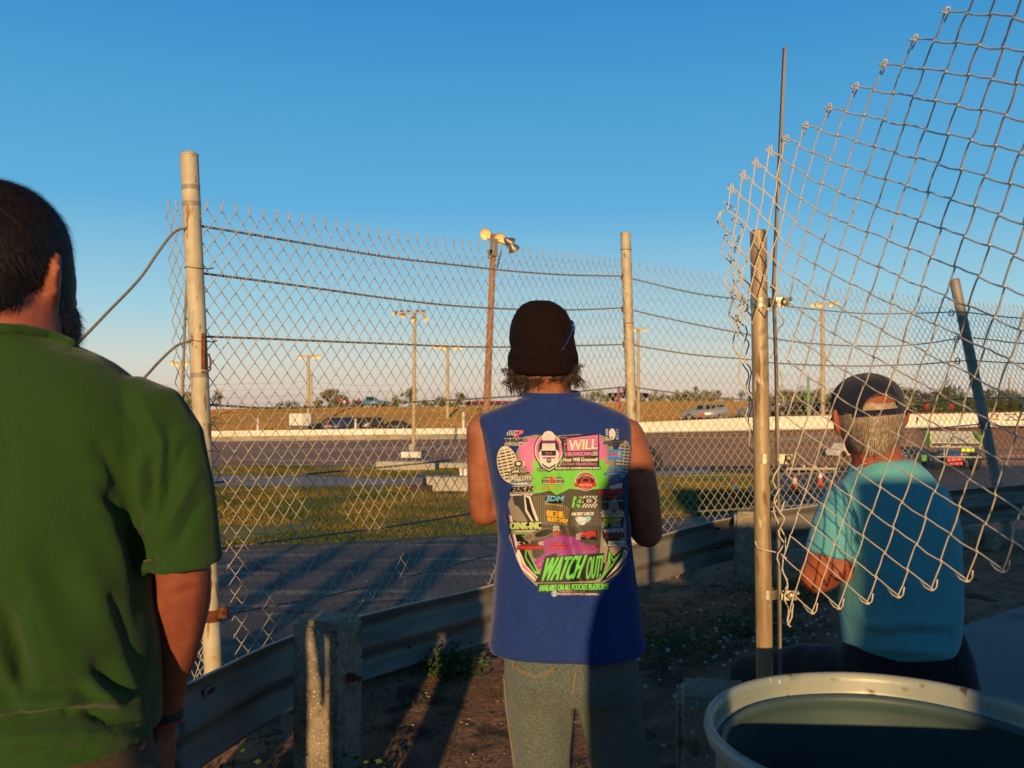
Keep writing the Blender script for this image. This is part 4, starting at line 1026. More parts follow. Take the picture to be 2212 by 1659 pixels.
# ================================================================ trees
leafA = mat('mid_green_foliage', (.13, .14, .015), .8, 0, (.08, .10, .012), .9); leafB = mat('olive_foliage', (.19, .15, .025), .8, 0, (.11, .11, .02), .9); barkm = mat('bark', (.11, .075, .045), .9)  # foliage in two tones, green and olive
def tree(seed, h, w_, kind, m):
    rr = random.Random(seed); e = empty('tree', (0, 0, 0))
    mb = MB(); lobes = []
    th = h*({'bush': .10, 'palm': .5}.get(kind, .16))
    top = Vector((rr.uniform(-.1, .1)*w_, 0, th)); mb.tube([(0, 0, -.4), (0, 0, 0), top*.6, top, top+Vector((0, 0, h*.3))], [h*.035, h*.03, h*.024, h*.018, h*.008], 7)
    nb = {'round': 9, 'bush': 8, 'sparse': 7, 'palm': 0}[kind]
    for k in range(nb):
        a = rr.uniform(0, 6.28); q = Vector((math.cos(a)*w_*rr.uniform(.12, .36), math.sin(a)*w_*rr.uniform(.1, .3), th+(h-th)*rr.uniform(.12, .86)))
        lobes.append((q, w_*rr.uniform(.13, .24)*(.75 if kind == 'sparse' else 1))); mb.tube([top, top.lerp(q, .5)+Vector((0, 0, h*.03)), q], [h*.013, h*.009, h*.004], 5)
    mb.build('trunk', barkm, e)
    mb = MB(); N = {'round': 1200, 'bush': 900, 'sparse': 520, 'palm': 0}[kind]; ls = .045*h if kind != 'bush' else .07*h
    for _ in range(N):
        q, r_ = rr.choice(lobes); v = Vector((rr.gauss(0, 1), rr.gauss(0, 1), rr.gauss(0, .85))).normalized()*r_*rr.uniform(.45, 1.15)
        c = q+v
        a = Vector((rr.gauss(0, 1), rr.gauss(0, 1), rr.gauss(0, 1))).normalized(); b = a.orthogonal().normalized(); s_ = ls*rr.uniform(.5, 1.2)
        mb.add([c-a*s_, c+b*s_*.5, c+a*s_, c-b*s_*.5], [(0, 1, 2, 3)])
    if kind == 'palm':
        c = top+Vector((0, 0, h*.3))
        for k in range(26):
            a = rr.uniform(0, 6.28); el = rr.uniform(-.4, 1.2); L = w_*.5*rr.uniform(.7, 1.1); d = Vector((math.cos(a)*math.cos(el), math.sin(a)*math.cos(el), math.sin(el)))
            pts = [c+d*L*t_+Vector((0, 0, -L*.6*t_*t_)) for t_ in (0, .3, .6, .85, 1)]
            sd = d.cross(Vector((0, 0, 1))); sd = sd.normalized() if sd.length > .01 else Vector((1, 0, 0))
            for i in range(4):
                for q in (-1, 1):
                    mb.add([pts[i], pts[i+1], pts[i+1].lerp(pts[i], .4)+sd*q*L*.16-Vector((0, 0, L*.08))], [(0, 1, 2)])
    mb.build('crown', m, e); return e
protos = {'round': [tree(1, 4, 4.4, 'round', leafA), tree(2, 4, 4, 'round', leafB)], 'bush': [tree(3, 2, 3.4, 'bush', leafA), tree(4, 2, 3, 'bush', leafB), tree(8, 2, 3.8, 'bush', leafA)],
          'sparse': [tree(5, 4, 4, 'sparse', leafB), tree(6, 4, 3.4, 'sparse', leafA)], 'palm': [tree(7, 4, 3, 'palm', leafA)]}
H0 = {'round': 4, 'bush': 2, 'sparse': 4, 'palm': 4}; used = set()
def put_tree(kind, i, vx, vt, vb, Y, label, group=None, wx=1.25):
    p = protos[kind][i]; s = Y/F; b = at(vx, vb, Y); hh = (vb-vt)*s*1.12
    if id(p) in used: o = dup(p, b)
    else: used.add(id(p)); o = p; o.location = b
    f = hh/H0[kind]/.98; o.scale = (f*wx, f*wx, f); o.rotation_euler.z = random.uniform(0, 6)
    o.name = {'palm': 'palm_tree', 'bush': 'bush'}.get(kind, 'tree')
    o['label'] = label; o['category'] = {'palm': 'palm tree', 'bush': 'bush'}.get(kind, 'tree')
    if group: o['group'] = group
put_tree('sparse', 0, 478, 846, 888, 130, 'sparse leafless-looking tree just right of the leftmost fence post', wx=1.1)
put_tree('round', 1, 392, 852, 890, 130, 'dark round tree just left of the leftmost fence post')
put_tree('round', 0, 415, 858, 892, 128, 'small tree half hidden by the leftmost fence post')
put_tree('sparse', 1, 690, 853, 880, 125, 'olive tree right of the three-lamp light pole, left of the red-clad crowd')
put_tree('round', 1, 712, 845, 880, 127, 'taller olive tree right behind the red-clad crowd on the bank')
put_tree('round', 0, 738, 850, 880, 128, 'olive tree behind the left end of the blue pickup')
put_tree('bush', 0, 630, 868, 882, 130, 'small dark bush on the bank above the white trailer')
put_tree('sparse', 1, 857, 848, 880, 120, 'narrow olive tree left of the utility pole behind the slim light pole')
put_tree('round', 1, 882, 842, 880, 122, 'broad olive tree immediately left of the slim six-lamp pole', wx=1.0)
put_tree('bush', 1, 828, 868, 881, 125, 'low bush right of the blue pickup on the bank')
put_tree('round', 0, 950, 856, 880, 120, 'dark round tree between the slim pole and the crowded pole')
put_tree('bush', 2, 975, 862, 880, 120, 'bush at the foot of the crowded light pole on the skyline')
put_tree('round', 1, 1000, 852, 880, 122, 'small tree left of the red-roofed shed')
put_tree('bush', 0, 920, 866, 880, 120, 'low bush right of the slim six-lamp pole')
for i, x in enumerate(range(598, 1130, 22)): put_tree('bush', i % 3, x+random.uniform(-6, 6), 872+random.uniform(-5, 3), 881, 116+i % 3*3, 'low scrub bush in the thin line along the left skyline of the far bank', 'low scrub along the left skyline', 1.1)
GH = 'scrubby green bushes lined up along the top of the far bank'
for i, x in enumerate(range(1245, 1330, 17)): put_tree('bush', i % 3, x, 848+random.uniform(-2, 6), 869, 105+i % 3*3, 'olive bush on the skyline right of the knit cap', GH+', right of the knit cap', .8)
for i, x in enumerate(range(1408, 1535, 14)): put_tree('bush', (i+1) % 3, x, 847+random.uniform(-2, 7), 869, 100+i % 3*3, 'green bush in the dense row right of the middle fence post', GH+', right of the middle fence post', .8)
put_tree('sparse', 1, 1499, 833, 868, 104, 'tallest thin tree sticking out of the dense bush row')
put_tree('round', 1, 1555, 846, 870, 104, 'round olive tree left of the torn panel edge', wx=.8)
put_tree('sparse', 0, 1598, 845, 870, 104, 'sparse olive tree just left of the torn panel post')
for i, x in enumerate((1540, 1575, 1625, 1660)): put_tree('bush', i % 3, x, 859, 871, 102, 'low bush on the skyline above the silver and grey SUVs', GH+', above the silver SUV')
for i, (x, t_) in enumerate(((1680, 838), (1706, 848), (1735, 838), (1765, 846), (1795, 842), (1825, 850))): put_tree('round', i % 2, x, t_, 886, 95, 'mid-green tree in the row behind the green pole', 'trees behind the green pole', .9)
put_tree('palm', 0, 1936, 832, 892, 84, 'small palm just right of the navy cap')
put_tree('palm', 0, 1957, 842, 892, 84, 'second small palm, farther right of the navy cap')
put_tree('round', 1, 1985, 846, 892, 84, 'olive tree between the palms and the tall round tree', wx=1.2)
put_tree('round', 0, 2050, 826, 894, 80, 'tallest round green tree left of the leaning grey fence post', wx=.85)
put_tree('round', 1, 2018, 848, 894, 78, 'lower olive tree against the left side of the tallest round tree')
for i, (x, t_) in enumerate(((2092, 852), (2122, 846), (2150, 852), (2178, 848), (2206, 852), (2240, 846), (2280, 850), (2330, 846))): put_tree('round', i % 2, x, t_, 893, 76+i % 2*3, 'green tree in the dense row right of the leaning grey fence post', 'trees right of the leaning fence post', 1.15)
for i, x in enumerate(range(1900, 2300, 26)): put_tree('bush', i % 3, x, 868, 893, 72, 'bush in the hedge behind the right-hand end of the white wall', 'hedge bushes behind the right end of the wall')
for i, x in enumerate((-200, -60, 60, 200, 330)): put_tree('round', i % 2, x, 850, 888, 130, 'distant tree on the left skyline behind the green shirt', 'trees behind the man in green')
# ================================================================ people
skinA = mat('sunburnt_skin', (.37, .13, .06), .6, 0, (.26, .075, .035), 17, bump=.14, bscale=200, sss=.05, spots=[((.20, .05, .025), 60, .66, (1, 1, 1))])
skinB = mat('tanned_skin', (.30, .085, .045), .6, 0, (.21, .05, .028), 22, bump=.14, bscale=220, sss=.05, spots=[((.36, .12, .06), 45, .68, (1, 1, 1))])
skinC = mat('reddish_skin', (.36, .095, .04), .6, 0, (.27, .06, .028), 16, bump=.15, bscale=130, sss=.08)
def cloth(name, c1, c2, sc=160, bump=.14, bs=420, fold=.35, fs=7.):
    m = mat(name, c1, .92, 0, c2, sc, bump=bump, bscale=bs, sheen=.12, spec=.2)
    nt = m.node_tree; n = nt.nodes; l = nt.links; b = n['Principled BSDF']
    old = b.inputs['Normal'].links[0].from_node
    tc = n['Texture Coordinate']; nz = n.new('ShaderNodeTexNoise'); nz.inputs['Scale'].default_value = fs; nz.inputs['Detail'].default_value = 2.5; nz.inputs['Distortion'].default_value = .8
    mp = n.new('ShaderNodeMapping'); mp.inputs['Scale'].default_value = (1.2, 1.2, .8); l.new(tc.outputs['Object'], mp.inputs[0]); l.new(mp.outputs[0], nz.inputs['Vector'])
    bp = n.new('ShaderNodeBump'); bp.inputs['Strength'].default_value = fold; bp.inputs['Distance'].default_value = .03
    l.new(nz.outputs['Fac'], bp.inputs['Height']); l.new(old.outputs[0], bp.inputs['Normal']); l.new(bp.outputs[0], b.inputs['Normal'])
    return m
green_tee = cloth('heather_green_cotton', (.016, .050, .007), (.023, .066, .011), 800, fold=.6, fs=6)
blue_tee = cloth('royal_blue_cotton', (.011, .034, .17), (.016, .042, .205), 120, fold=.25)
teal_tee = cloth('teal_cotton', (.10, .36, .42), (.13, .42, .46), 200, fold=.3)
denim = cloth('faded_denim', (.050, .075, .080), (.16, .18, .15), 330, .4, 500, .35, 6)
blackp = cloth('black_trouser_cloth', (.010, .010, .013), (.016, .016, .02), 60)
khaki = cloth('dark_khaki_cloth', (.05, .035, .02), (.07, .05, .03), 120)
shoe = mat('worn_shoe_leather', (.06, .05, .045), .7)
knit = cloth('dark_brown_knit', (.015, .0042, .003), (.008, .0024, .0018), 90, .8, 260, .15); knit.node_tree.nodes['Principled BSDF'].inputs['Sheen Weight'].default_value = 0
hair_dk = mat('dark_brown_hair', (.007, .0038, .0028), .6, 0, (.020, .010, .006), 90, spec=.5)
hair_gr = mat('sandy_grey_hair', (.50, .38, .25), .45, 0, (.28, .20, .13), 70, spec=.5)
hair_cu = mat('greying_brown_hair', (.035, .020, .013), .45, 0, (.09, .055, .038), 70, spec=.6)
eye_m = mat('eye_white', (.75, .72, .68), .2); lip_m = mat('lips', (.38, .10, .08), .5)

def head_parts(mb, c, yaw=0, pitch=0, s=1., roll=0, ears=True):
    Mx = Matrix.Rotation(yaw, 3, 'Z')@Matrix.Rotation(-pitch, 3, 'X')@Matrix.Rotation(roll, 3, 'Y'); c = Vector(c)
    def b(p, r): mb.ball(c+Mx@(Vector(p)*s), tuple(a*s for a in r), n=22, M=Mx)
    b((0, -.012, .030), (.076, .096, .086)); b((0, .028, -.018), (.066, .074, .082)); b((0, .040, -.070), (.050, .052, .042)); b((0, .074, -.092), (.022, .020, .018))
    b((0, -.050, -.03), (.058, .045, .05)); b((0, .086, .030), (.052, .018, .018))
    mb.tube([c+Mx@(Vector(p)*s) for p in ((0, .092, .022), (0, .108, -.008), (0, .119, -.026))], [.008*s, .011*s, .014*s], 10, round_=True)
    for sx in (-1, 1):
        b((sx*.014, .108, -.028), (.010, .012, .009)); b((sx*.042, .072, -.022), (.022, .020, .018))
        if not ears: continue
        # ear: helix, lobe, inner bowl
        e = [(sx*.076, -.002, .026), (sx*.090, -.020, .030), (sx*.095, -.028, .008), (sx*.090, -.022, -.018), (sx*.080, -.008, -.034), (sx*.077, .004, -.026)]
        mb.tube([c+Mx@(Vector(p)*s) for p in e], [.007*s, .008*s, .008*s, .007*s, .008*s, .006*s], 8, round_=True)
        b((sx*.079, -.010, -.002), (.008, .018, .026))
    return Mx
def face_bits(parent, c, Mx, s=1.):
    c = Vector(c)
    for sx in (-1, 1):
        mb = MB(); mb.ball(c+Mx@(Vector((sx*.031, .082, .006))*s), .0125*s, n=12); o = mb.build('eye', eye_m, parent)
        mb = MB(); mb.ball(c+Mx@(Vector((sx*.031, .0935, .006))*s), (.0055*s, .0022*s, .0055*s), n=10, M=Mx); g = mb.build('iris', M['black'], o); g.matrix_parent_inverse = Matrix.Identity(4)
    mb = MB(); mb.tube([c+Mx@(Vector((x, .094-abs(x)*.35, -.054+z))*s) for x, z in ((-.026, 0), (-.012, .003), (0, .001), (.012, .003), (.026, 0))], [.002*s, .0055*s, .006*s, .0055*s, .002*s], 8, round_=True); mb.build('mouth', lip_m, parent)
def hand_parts(mb, wrist, d, up, s=1., curl=.5, thumb=1):
    """palm from wrist along d, back of hand facing up; five separate fingers"""
    wv = Vector(wrist); d = Vector(d).normalized(); up = Vector(up); up = (up-d*up.dot(d)).normalized(); sd = d.cross(up)*thumb
    pc = wv+d*.048*s
    Mx = Matrix((sd, d, up)).transposed(); mb.ball(pc, (.040*s, .052*s, .015*s), n=18, M=Mx); mb.tube([wv-d*.03*s, wv+d*.02*s], [.026*s, .026*s], 12, ell=(.75, 1) if abs(up.z) > .5 else (1, .75))
    for k, (off, L) in enumerate(((.028, .068), (.010, .078), (-.009, .073), (-.027, .058))):
        p = wv+d*.088*s+sd*off*s-d*abs(off)*.15*s; pts = [p-d*.02*s, p]; dd = d.copy(); a = curl*.55
        for seg in (.45, .32, .23):
            dd = (dd*math.cos(a)-up*math.sin(a)).normalized() if a else dd
            up2 = up; p = p+dd*L*seg*s; pts.append(p); a = curl*.75*(1+.1*k)
            up = up  # curl accumulates through dd
        mb.tube(pts, [.0095*s, .0092*s, .0085*s, .0078*s, .0065*s], 10, round_=True)
    p = wv+d*.022*s+sd*.030*s; q = [p-sd*.012*s, p+sd*.016*s+d*.020*s-up*.006*s, p+sd*.026*s+d*.046*s-up*.014*s, p+sd*.022*s+d*.066*s-up*.022*s]
    mb.tube(q, [.013*s, .0115*s, .010*s, .0075*s], 10, round_=True)
def foot_parts(mb, ank, yaw, mi=0):
    a = Vector(ank); Mx = Matrix.Rotation(yaw, 3, 'Z')
    mb.ball(a+Mx@Vector((0, .07, -.045)), (.045, .135, .04), n=18, M=Mx); mb.ball(a+Mx@Vector((0, -.02, -.035)), (.038, .055, .05), n=16, M=Mx); mb.tube([a, a+Vector((0, 0, .06))], [.045, .05], 14, round_=True)
def ring(vy, L, Rr, Y, ry, e=2.4, yaw=0, pt=0):
    c = at((L+Rr)/2, vy, Y); return (c.x, c.y, c.z, (Rr-L)/2/F*Y, ry, yaw, e, pt)
def bvh_of(o):
    P = coords(o.data); return BVHTree.FromPolygons([Vector(p) for p in P], [tuple(p.vertices) for p in o.data.polygons])
CO = Vector((0, 0, CAMZ))
def hit(bvh, vx, vy, off=.001):
    d = (at(vx, vy, 1.)-CO).normalized(); h = bvh.ray_cast(CO, d)
    if h[0] is None: return None
    n_ = h[1]; n_ = n_ if n_.dot(d) < 0 else -n_
    return h[0]+n_*off
def drape(bvh, pts, r, mb, step=6, n=5, off=None):
    q = []
    for a, b in zip(pts, pts[1:]):
        K_ = max(1, int(math.dist(a, b)/step))
        for k in range(K_):
            h = hit(bvh, a[0]+(b[0]-a[0])*k/K_, a[1]+(b[1]-a[1])*k/K_, r*.4 if off is None else off)
            if h is not None: q.append(h)
    h = hit(bvh, *pts[-1], r*.4 if off is None else off)
    if h is not None: q.append(h)
    if len(q) > 1: mb.tube(q, r, n)
def fur(seed, n_, sampler, L, w_, jit=.25, seg=3, gravity=.4):
    """short tapered hair blades; sampler() -> (pos, normal, flow dir)"""
    rr = random.Random(seed); mb = MB()
    for _ in range(n_):
        s_ = sampler(rr)
        if s_ is None: continue
        p, nn_, fl = s_; l_ = L*rr.uniform(.6, 1.25); d = (nn_*.55+fl+Vector((rr.gauss(0, jit), rr.gauss(0, jit), rr.gauss(0, jit)))).normalized()
        sd = d.cross(nn_+Vector((.01, .02, .03))); sd = sd.normalized()*w_ if sd.length > .01 else Vector((w_, 0, 0))
        prev = None; pts = []
        for k in range(seg+1):
            t_ = k/seg; wd = 1-t_*.85; pts += [p-sd*wd, p+sd*wd]; d = (d+fl*.45+Vector((0, 0, -.12*gravity))).normalized(); p = p+d*l_/seg
        mb.add(pts, [(2*i, 2*i+1, 2*i+3, 2*i+2) for i in range(seg)], 0, True)
    return mb

# ---------------------------------------------------------------- man in the blue sleeveless shirt
YC = 2.16
man = empty('person', (at(1215, 1000, YC).x, YC, 0), 'man in blue sleeveless shirt with colourful back print, dark knit cap and jeans', 'person')
b = MB()
hc = at(1178, 775, YC+.01); Mh = head_parts(b, hc, R(-6), R(4), .95, ears=False)
b.tube([at(1184, 900, YC+.01), at(1183, 860, YC), at(1181, 815, YC-.005)], [.066, .058, .060], 22)
b.loft([ring(1480, 1090, 1370, YC, .10), ring(1400, 1090, 1365, YC, .11), ring(1250, 1085, 1355, YC, .10), ring(1100, 1082, 1348, YC, .105), ring(1000, 1062, 1352, YC, .105), ring(940, 1050, 1355, YC, .09), ring(905, 1075, 1325, YC, .07), ring(880, 1110, 1275, YC, .06)], 36)
def limb(mb, pts, rs): mb.tube([at(*p) for p in pts], rs, 18, round_=True)
limb(b, [(1050, 935, YC), (1043, 985, YC), (1042, 1050, YC+.01), (1045, 1106, YC+.03)], [.050, .040, .037, .036])
limb(b, [(1047, 1104, YC+.03), (1085, 1085, YC+.13), (1130, 1060, YC+.22)], [.037, .036, .026])
limb(b, [(1350, 945, YC), (1372, 1000, YC), (1390, 1075, YC+.01), (1399, 1150, YC+.03)], [.050, .044, .041, .038])
limb(b, [(1398, 1150, YC+.03), (1380, 1130, YC+.13), (1340, 1100, YC+.22)], [.039, .038, .027])
hand_parts(b, at(1136, 1056, YC+.235), (.9, .35, .15), (0, .5, 1), 1, .5, 1)
hand_parts(b, at(1334, 1096, YC+.235), (-.9, .35, .1), (0, .5, 1), 1, .5, -1)
for sx, x in ((-1, 1165), (1, 1315)):
    xb = 1168 if sx < 0 else 1340; b.tube([at(x, 1450, YC), at(xb, 1659, YC), Vector((at(xb, 1659, YC).x+sx*.015, YC-.02, .1))], [.062, .050, .04], 16)
def arm_detail(me):
    folds([(1040, 1000, 1050, 1110, .004, 10), (1065, 1080, 1055, 1135, -.003, 7), (1050, 1060, 1062, 1130, .002, 10), (1395, 1060, 1410, 1180, .003, 12), (1375, 1140, 1400, 1185, -.003, 8), (1183, 830, 1183, 862, -.002, 14), (1150, 830, 1160, 862, .002, 12), (1214, 830, 1206, 862, .002, 12), (1140, 843, 1225, 846, -.0012, 3)], noise_amp=.0012, nscale=26)(me)
fuse(b, 'body', skinA, man, .0085, 5, post=arm_detail)
face_bits(man, hc, Mh, .95)
# shirt
b = MB()
b.loft([ring(1400, 1056, 1395, YC, .150, 2.5), ring(1385, 1057, 1393, YC, .150, 2.5), ring(1327, 1061, 1384, YC, .142, 2.5), ring(1245, 1070, 1371, YC, .130, 2.5), ring(1170, 1076, 1363, YC, .125, 2.5), ring(1110, 1071, 1354, YC, .125, 2.5),
        ring(1060, 1061, 1353, YC, .128, 2.5), ring(1000, 1050, 1360, YC, .132, 2.6), ring(960, 1042, 1365, YC, .128, 2.6), ring(930, 1035, 1366, YC, .116, 2.6), ring(908, 1030, 1362, YC, .100, 2.5), ring(896, 1036, 1352, YC, .088, 2.5),
        ring(884, 1068, 1322, YC, .080, 2.3), ring(872, 1098, 1290, YC, .076, 2.2), ring(862, 1118, 1264, YC, .072, 2.1), ring(857, 1128, 1252, YC, .068, 2.1)], 64)
fl = folds([(1205, 930, 1215, 1130, -.006, 24), (1225, 1120, 1262, 1300, -.009, 13), (1262, 1290, 1268, 1390, -.004, 16), (1120, 960, 1160, 1060, .008, 45), (1300, 960, 1270, 1060, .008, 45),
            (1180, 1020, 1235, 1180, -.005, 9), (1205, 1010, 1192, 1090, .004, 10), (1240, 1140, 1290, 1180, .004, 10), (1068, 1100, 1110, 1180, -.006, 10), (1352, 1090, 1310, 1150, -.006, 10), (1070, 1130, 1130, 1230, .005, 12), (1355, 1130, 1300, 1230, .004, 12),
            (1090, 1250, 1120, 1390, -.004, 14), (1130, 1260, 1165, 1400, .004, 16), (1330, 1240, 1345, 1390, -.005, 13), (1300, 1250, 1310, 1400, .004, 14), (1200, 1300, 1190, 1420, .004, 18), (1230, 1330, 1240, 1430, -.004, 14),
            (1140, 885, 1230, 885, -.002, 5), (1090, 905, 1060, 940, .003, 10), (1310, 905, 1345, 950, .003, 10), (1040, 930, 1060, 1040, -.003, 8)], noise_amp=.004, nscale=7)
shirt = fuse(b, 'shirt', blue_tee, man, .0075, 5, post=fl)
sb = bvh_of(shirt)
seam = mat('blue_stitching', (.02, .035, .16), .9)
mb = MB()
drape(sb, [(1130, 866), (1150, 872), (1190, 875), (1230, 872), (1253, 864)], .0012, mb)
o = mb.build('seam', seam, shirt); o.matrix_parent_inverse = Matrix.Identity(4); mb = MB()
drape(sb, [(1062, 1386), (1090, 1398), (1150, 1419), (1210, 1428), (1280, 1424), (1350, 1404), (1388, 1388)], .0010, mb)
o = mb.build('seam', seam, shirt); o.matrix_parent_inverse = Matrix.Identity(4)
mb = MB(); mb.tube([at(1190+62*math.cos(a), 857, YC)+Vector((0, .068*math.sin(a), .006+.006*math.sin(a))) for a in [k*math.pi/16 for k in range(32)]], .005, 8, closed=True, ell=(1.6, .7))
o = mb.build('collar', blue_tee, shirt); o.matrix_parent_inverse = Matrix.Identity(4)
# jeans
b = MB()
wz = at(1215, 1380, YC)
b.loft([ring(1500, 1092, 1382, YC, .115, 2.4), ring(1460, 1087, 1379, YC, .128, 2.4), ring(1400, 1088, 1372, YC, .120, 2.4), ring(1340, 1095, 1362, YC, .112, 2.4)], 40)
def leg(x0, r0, x1, r1, tx, sx):
    a = at(x0, 1492, YC); c = at(x1, 1659, YC-.005)
    return [a+Vector((0, 0, .08)), a, a.lerp(c, .5), c, Vector((c.x+sx*.012, YC-.01, .30)), Vector((c.x+sx*.015, YC-.02, .12)), Vector((c.x+sx*.015, YC-.02, .045))], [r0*.95, r0, (r0+r1)/2, r1, r1*.92, r1*.88, r1*.92]
for a_, r_ in (leg(1163, .086, 1168, .068, 0, -1), leg(1313, .077, 1340, .070, 0, 1)): b.tube(a_, r_, 26, round_=False)
fl = folds([(1125, 1470, 1200, 1500, .007, 9), (1130, 1490, 1180, 1560, -.005, 10), (1110, 1510, 1150, 1659, .005, 12), (1160, 1540, 1190, 1659, -.004, 11), (1205, 1470, 1236, 1510, .006, 8), (1195, 1490, 1225, 1580, -.004, 9),
            (1260, 1500, 1330, 1560, .006, 10), (1290, 1560, 1350, 1659, -.005, 11), (1360, 1500, 1370, 1620, .005, 10), (1243, 1440, 1243, 1500, -.012, 6)], noise_amp=.006, nscale=10)
jeans = fuse(b, 'jeans', denim, man, .0085, 4, post=fl)
jb = bvh_of(jeans); st = mat('tan_stitching', (.30, .19, .08), .8); mb = MB()
for dy in (0, 4): drape(jb, [(1104, 1412+dy), (1108, 1440+dy), (1130, 1450+dy), (1158, 1460+dy*1.2), (1185, 1450+dy), (1196, 1442+dy)], .0009, mb, 4)
drape(jb, [(1086, 1420), (1091, 1500), (1100, 1580), (1112, 1655)], .0013, mb); drape(jb, [(1243, 1450), (1240, 1480), (1236, 1500)], .0012, mb)
for dy in (0, 4): drape(jb, [(1280, 1446+dy), (1310, 1458+dy), (1345, 1450+dy), (1366, 1436+dy)], .0009, mb, 4)
o = mb.build('stitching', st, jeans); o.matrix_parent_inverse = Matrix.Identity(4)
b = MB()
for x, sx in ((1168, -1), (1340, 1)):
    b = MB(); c = at(x, 1659, YC); foot_parts(b, (c.x+sx*.015, YC-.01, .085), -sx*.15); fuse(b, 'shoe', shoe, man, .010, 3)
# knit cap
b = MB(); YB = YC-.005
b.loft([ring(812, 1108, 1241, YB, .088, 2.2), ring(800, 1099, 1250, YB, .098, 2.2), ring(770, 1097, 1250, YB, .102, 2.2), ring(752, 1103, 1244, YB, .098, 2.2), ring(735, 1099, 1240, YB+.004, .099, 2.2), ring(710, 1101, 1237, YB+.006, .098, 2.2), ring(690, 1107, 1232, YB+.008, .092, 2.2),
        ring(672, 1116, 1223, YB+.010, .080, 2.2), ring(660, 1126, 1208, YB+.012, .062, 2.2), ring(653, 1138, 1195, YB+.012, .04, 2.2), ring(650, 1150, 1180, YB+.012, .02)], 56)
fl = folds([(1152, 655, 1146, 720, .005, 7), (1135, 665, 1120, 740, -.003, 8), (1172, 655, 1176, 740, -.003, 7), (1200, 668, 1215, 745, .003, 8), (1215, 690, 1232, 748, -.004, 7), (1100, 752, 1250, 752, -.007, 9), (1100, 768, 1250, 767, .004, 11), (1120, 805, 1240, 808, .002, 5)], noise_amp=.003, nscale=14)
cap_o = fuse(b, 'knit_cap', knit, man, .006, 3, post=fl)
# fine vertical ribs as real relief
P_ = coords(cap_o.data); N_ = normals(cap_o.data); cc = at(1175, 740, YB)
ang = np.arctan2(P_[:, 0]-cc.x, P_[:, 1]-cc.y); P_ = P_+N_*(np.sin(ang*70)*.0009)[:, None]; cap_o.data.vertices.foreach_set('co', P_.ravel()); cap_o.data.update()
cb_ = bvh_of(cap_o)
# sunglasses pushed up on the cap
sg = mat('sunglass_blue_black', (.01, .02, .06), .08, .2, spec=.9); mb = MB()
drape(cb_, [(1234, 712), (1228, 728), (1220, 744), (1213, 758)], .0028, mb, 3, 6, .002)
mb.tube([at(1233, 706, YB-.02), at(1239, 700, YB+.03), at(1240, 706, YB+.06)], .0035, 8, round_=True)
mb.ball(at(1234, 712, YB+.035), (.010, .028, .024), n=16); mb.ball(at(1140, 700, YB+.09), (.016, .008, .016), n=14)
mb.tube([at(1240, 706, YB+.06), at(1200, 695, YB+.105), at(1160, 692, YB+.108), at(1140, 696, YB+.10)], .004, 8, round_=True); mb.build('sunglasses', sg, man)
# curls at the nape
rr = random.Random(4); mb = MB()
def curl(p, d, L, rad, r=.00065, droop=.5, turns=1.3):
    d = Vector(d).normalized(); u = d.orthogonal().normalized(); v = d.cross(u); ph = rr.uniform(0, 6.28); pts = []
    for k in range(13):
        t_ = k/12; a = ph+t_*turns*6.28; pts.append(p+d*L*t_+(u*(math.cos(a)-math.cos(ph))+v*(math.sin(a)-math.sin(ph)))*rad*(.4+.6*t_)+Vector((0, 0, -L*droop*t_*t_)))
    mb.tube(pts, [r]*12+[r*.4], 3)
def clump(p, d, L, rad, n_, spread=.004, droop=.5, turns=1.):
    d = Vector(d).normalized(); u = d.orthogonal().normalized(); v = d.cross(u); ph = rr.uniform(0, 6.28)
    for _ in range(n_):
        q = p+Vector((rr.gauss(0, spread), rr.gauss(0, spread), rr.gauss(0, spread))); l_ = L*rr.uniform(.8, 1.15); p2 = ph+rr.gauss(0, .35); r2 = rad*rr.uniform(.75, 1.25); pts = []
        for k in range(15):
            t_ = k/14; a = p2+t_*turns*6.28; conv = 1-.5*t_
            pts.append(p+(q-p)*conv+d*l_*t_+(u*(math.cos(a)-math.cos(p2))+v*(math.sin(a)-math.sin(p2)))*r2*(.3+.7*t_)+Vector((0, 0, -l_*droop*t_*t_)))
        mb.tube(pts, [.0005]*14+[.0002], 3)
for _ in range(15): clump(at(1122+rr.gauss(0, 8), 812+rr.gauss(0, 6), YC-.05+rr.uniform(-.03, .05)), (-.7+rr.gauss(0, .4), rr.gauss(0, .3), -.45+rr.gauss(0, .4)), rr.uniform(.018, .036), rr.uniform(.006, .012), 20, .004, .4, rr.uniform(.6, 1.3))
for _ in range(10): clump(at(1230+rr.gauss(0, 7), 806+rr.gauss(0, 5), YC-.05+rr.uniform(-.03, .05)), (.8+rr.gauss(0, .3), rr.gauss(0, .3), -.2+rr.gauss(0, .5)), rr.uniform(.016, .032), rr.uniform(.004, .010), 14, .004, .5, rr.uniform(.5, 1.2))
for _ in range(5): clump(at(1240, 806+rr.uniform(-3, 4), YC-.03), (1, rr.gauss(0, .2), -.15+rr.gauss(0, .2)), rr.uniform(.032, .046), rr.uniform(.007, .012), 3, .003, .7, .6)
for _ in range(85):
    x = rr.uniform(1118, 1236); sh = 1.25 if (x < 1175 or x > 1212) else .7
    clump(at(x, 806+rr.uniform(-4, 4), 2.098+abs(x-1180)**2*.0000085+rr.uniform(-.006, .004)), (rr.gauss(0, .7), -.12+rr.gauss(0, .1), -1), rr.uniform(.012, .026)*sh, rr.uniform(.003, .008), 14, .006, .3, rr.uniform(.4, 1.0))
mb.build('hair', hair_cu, man)

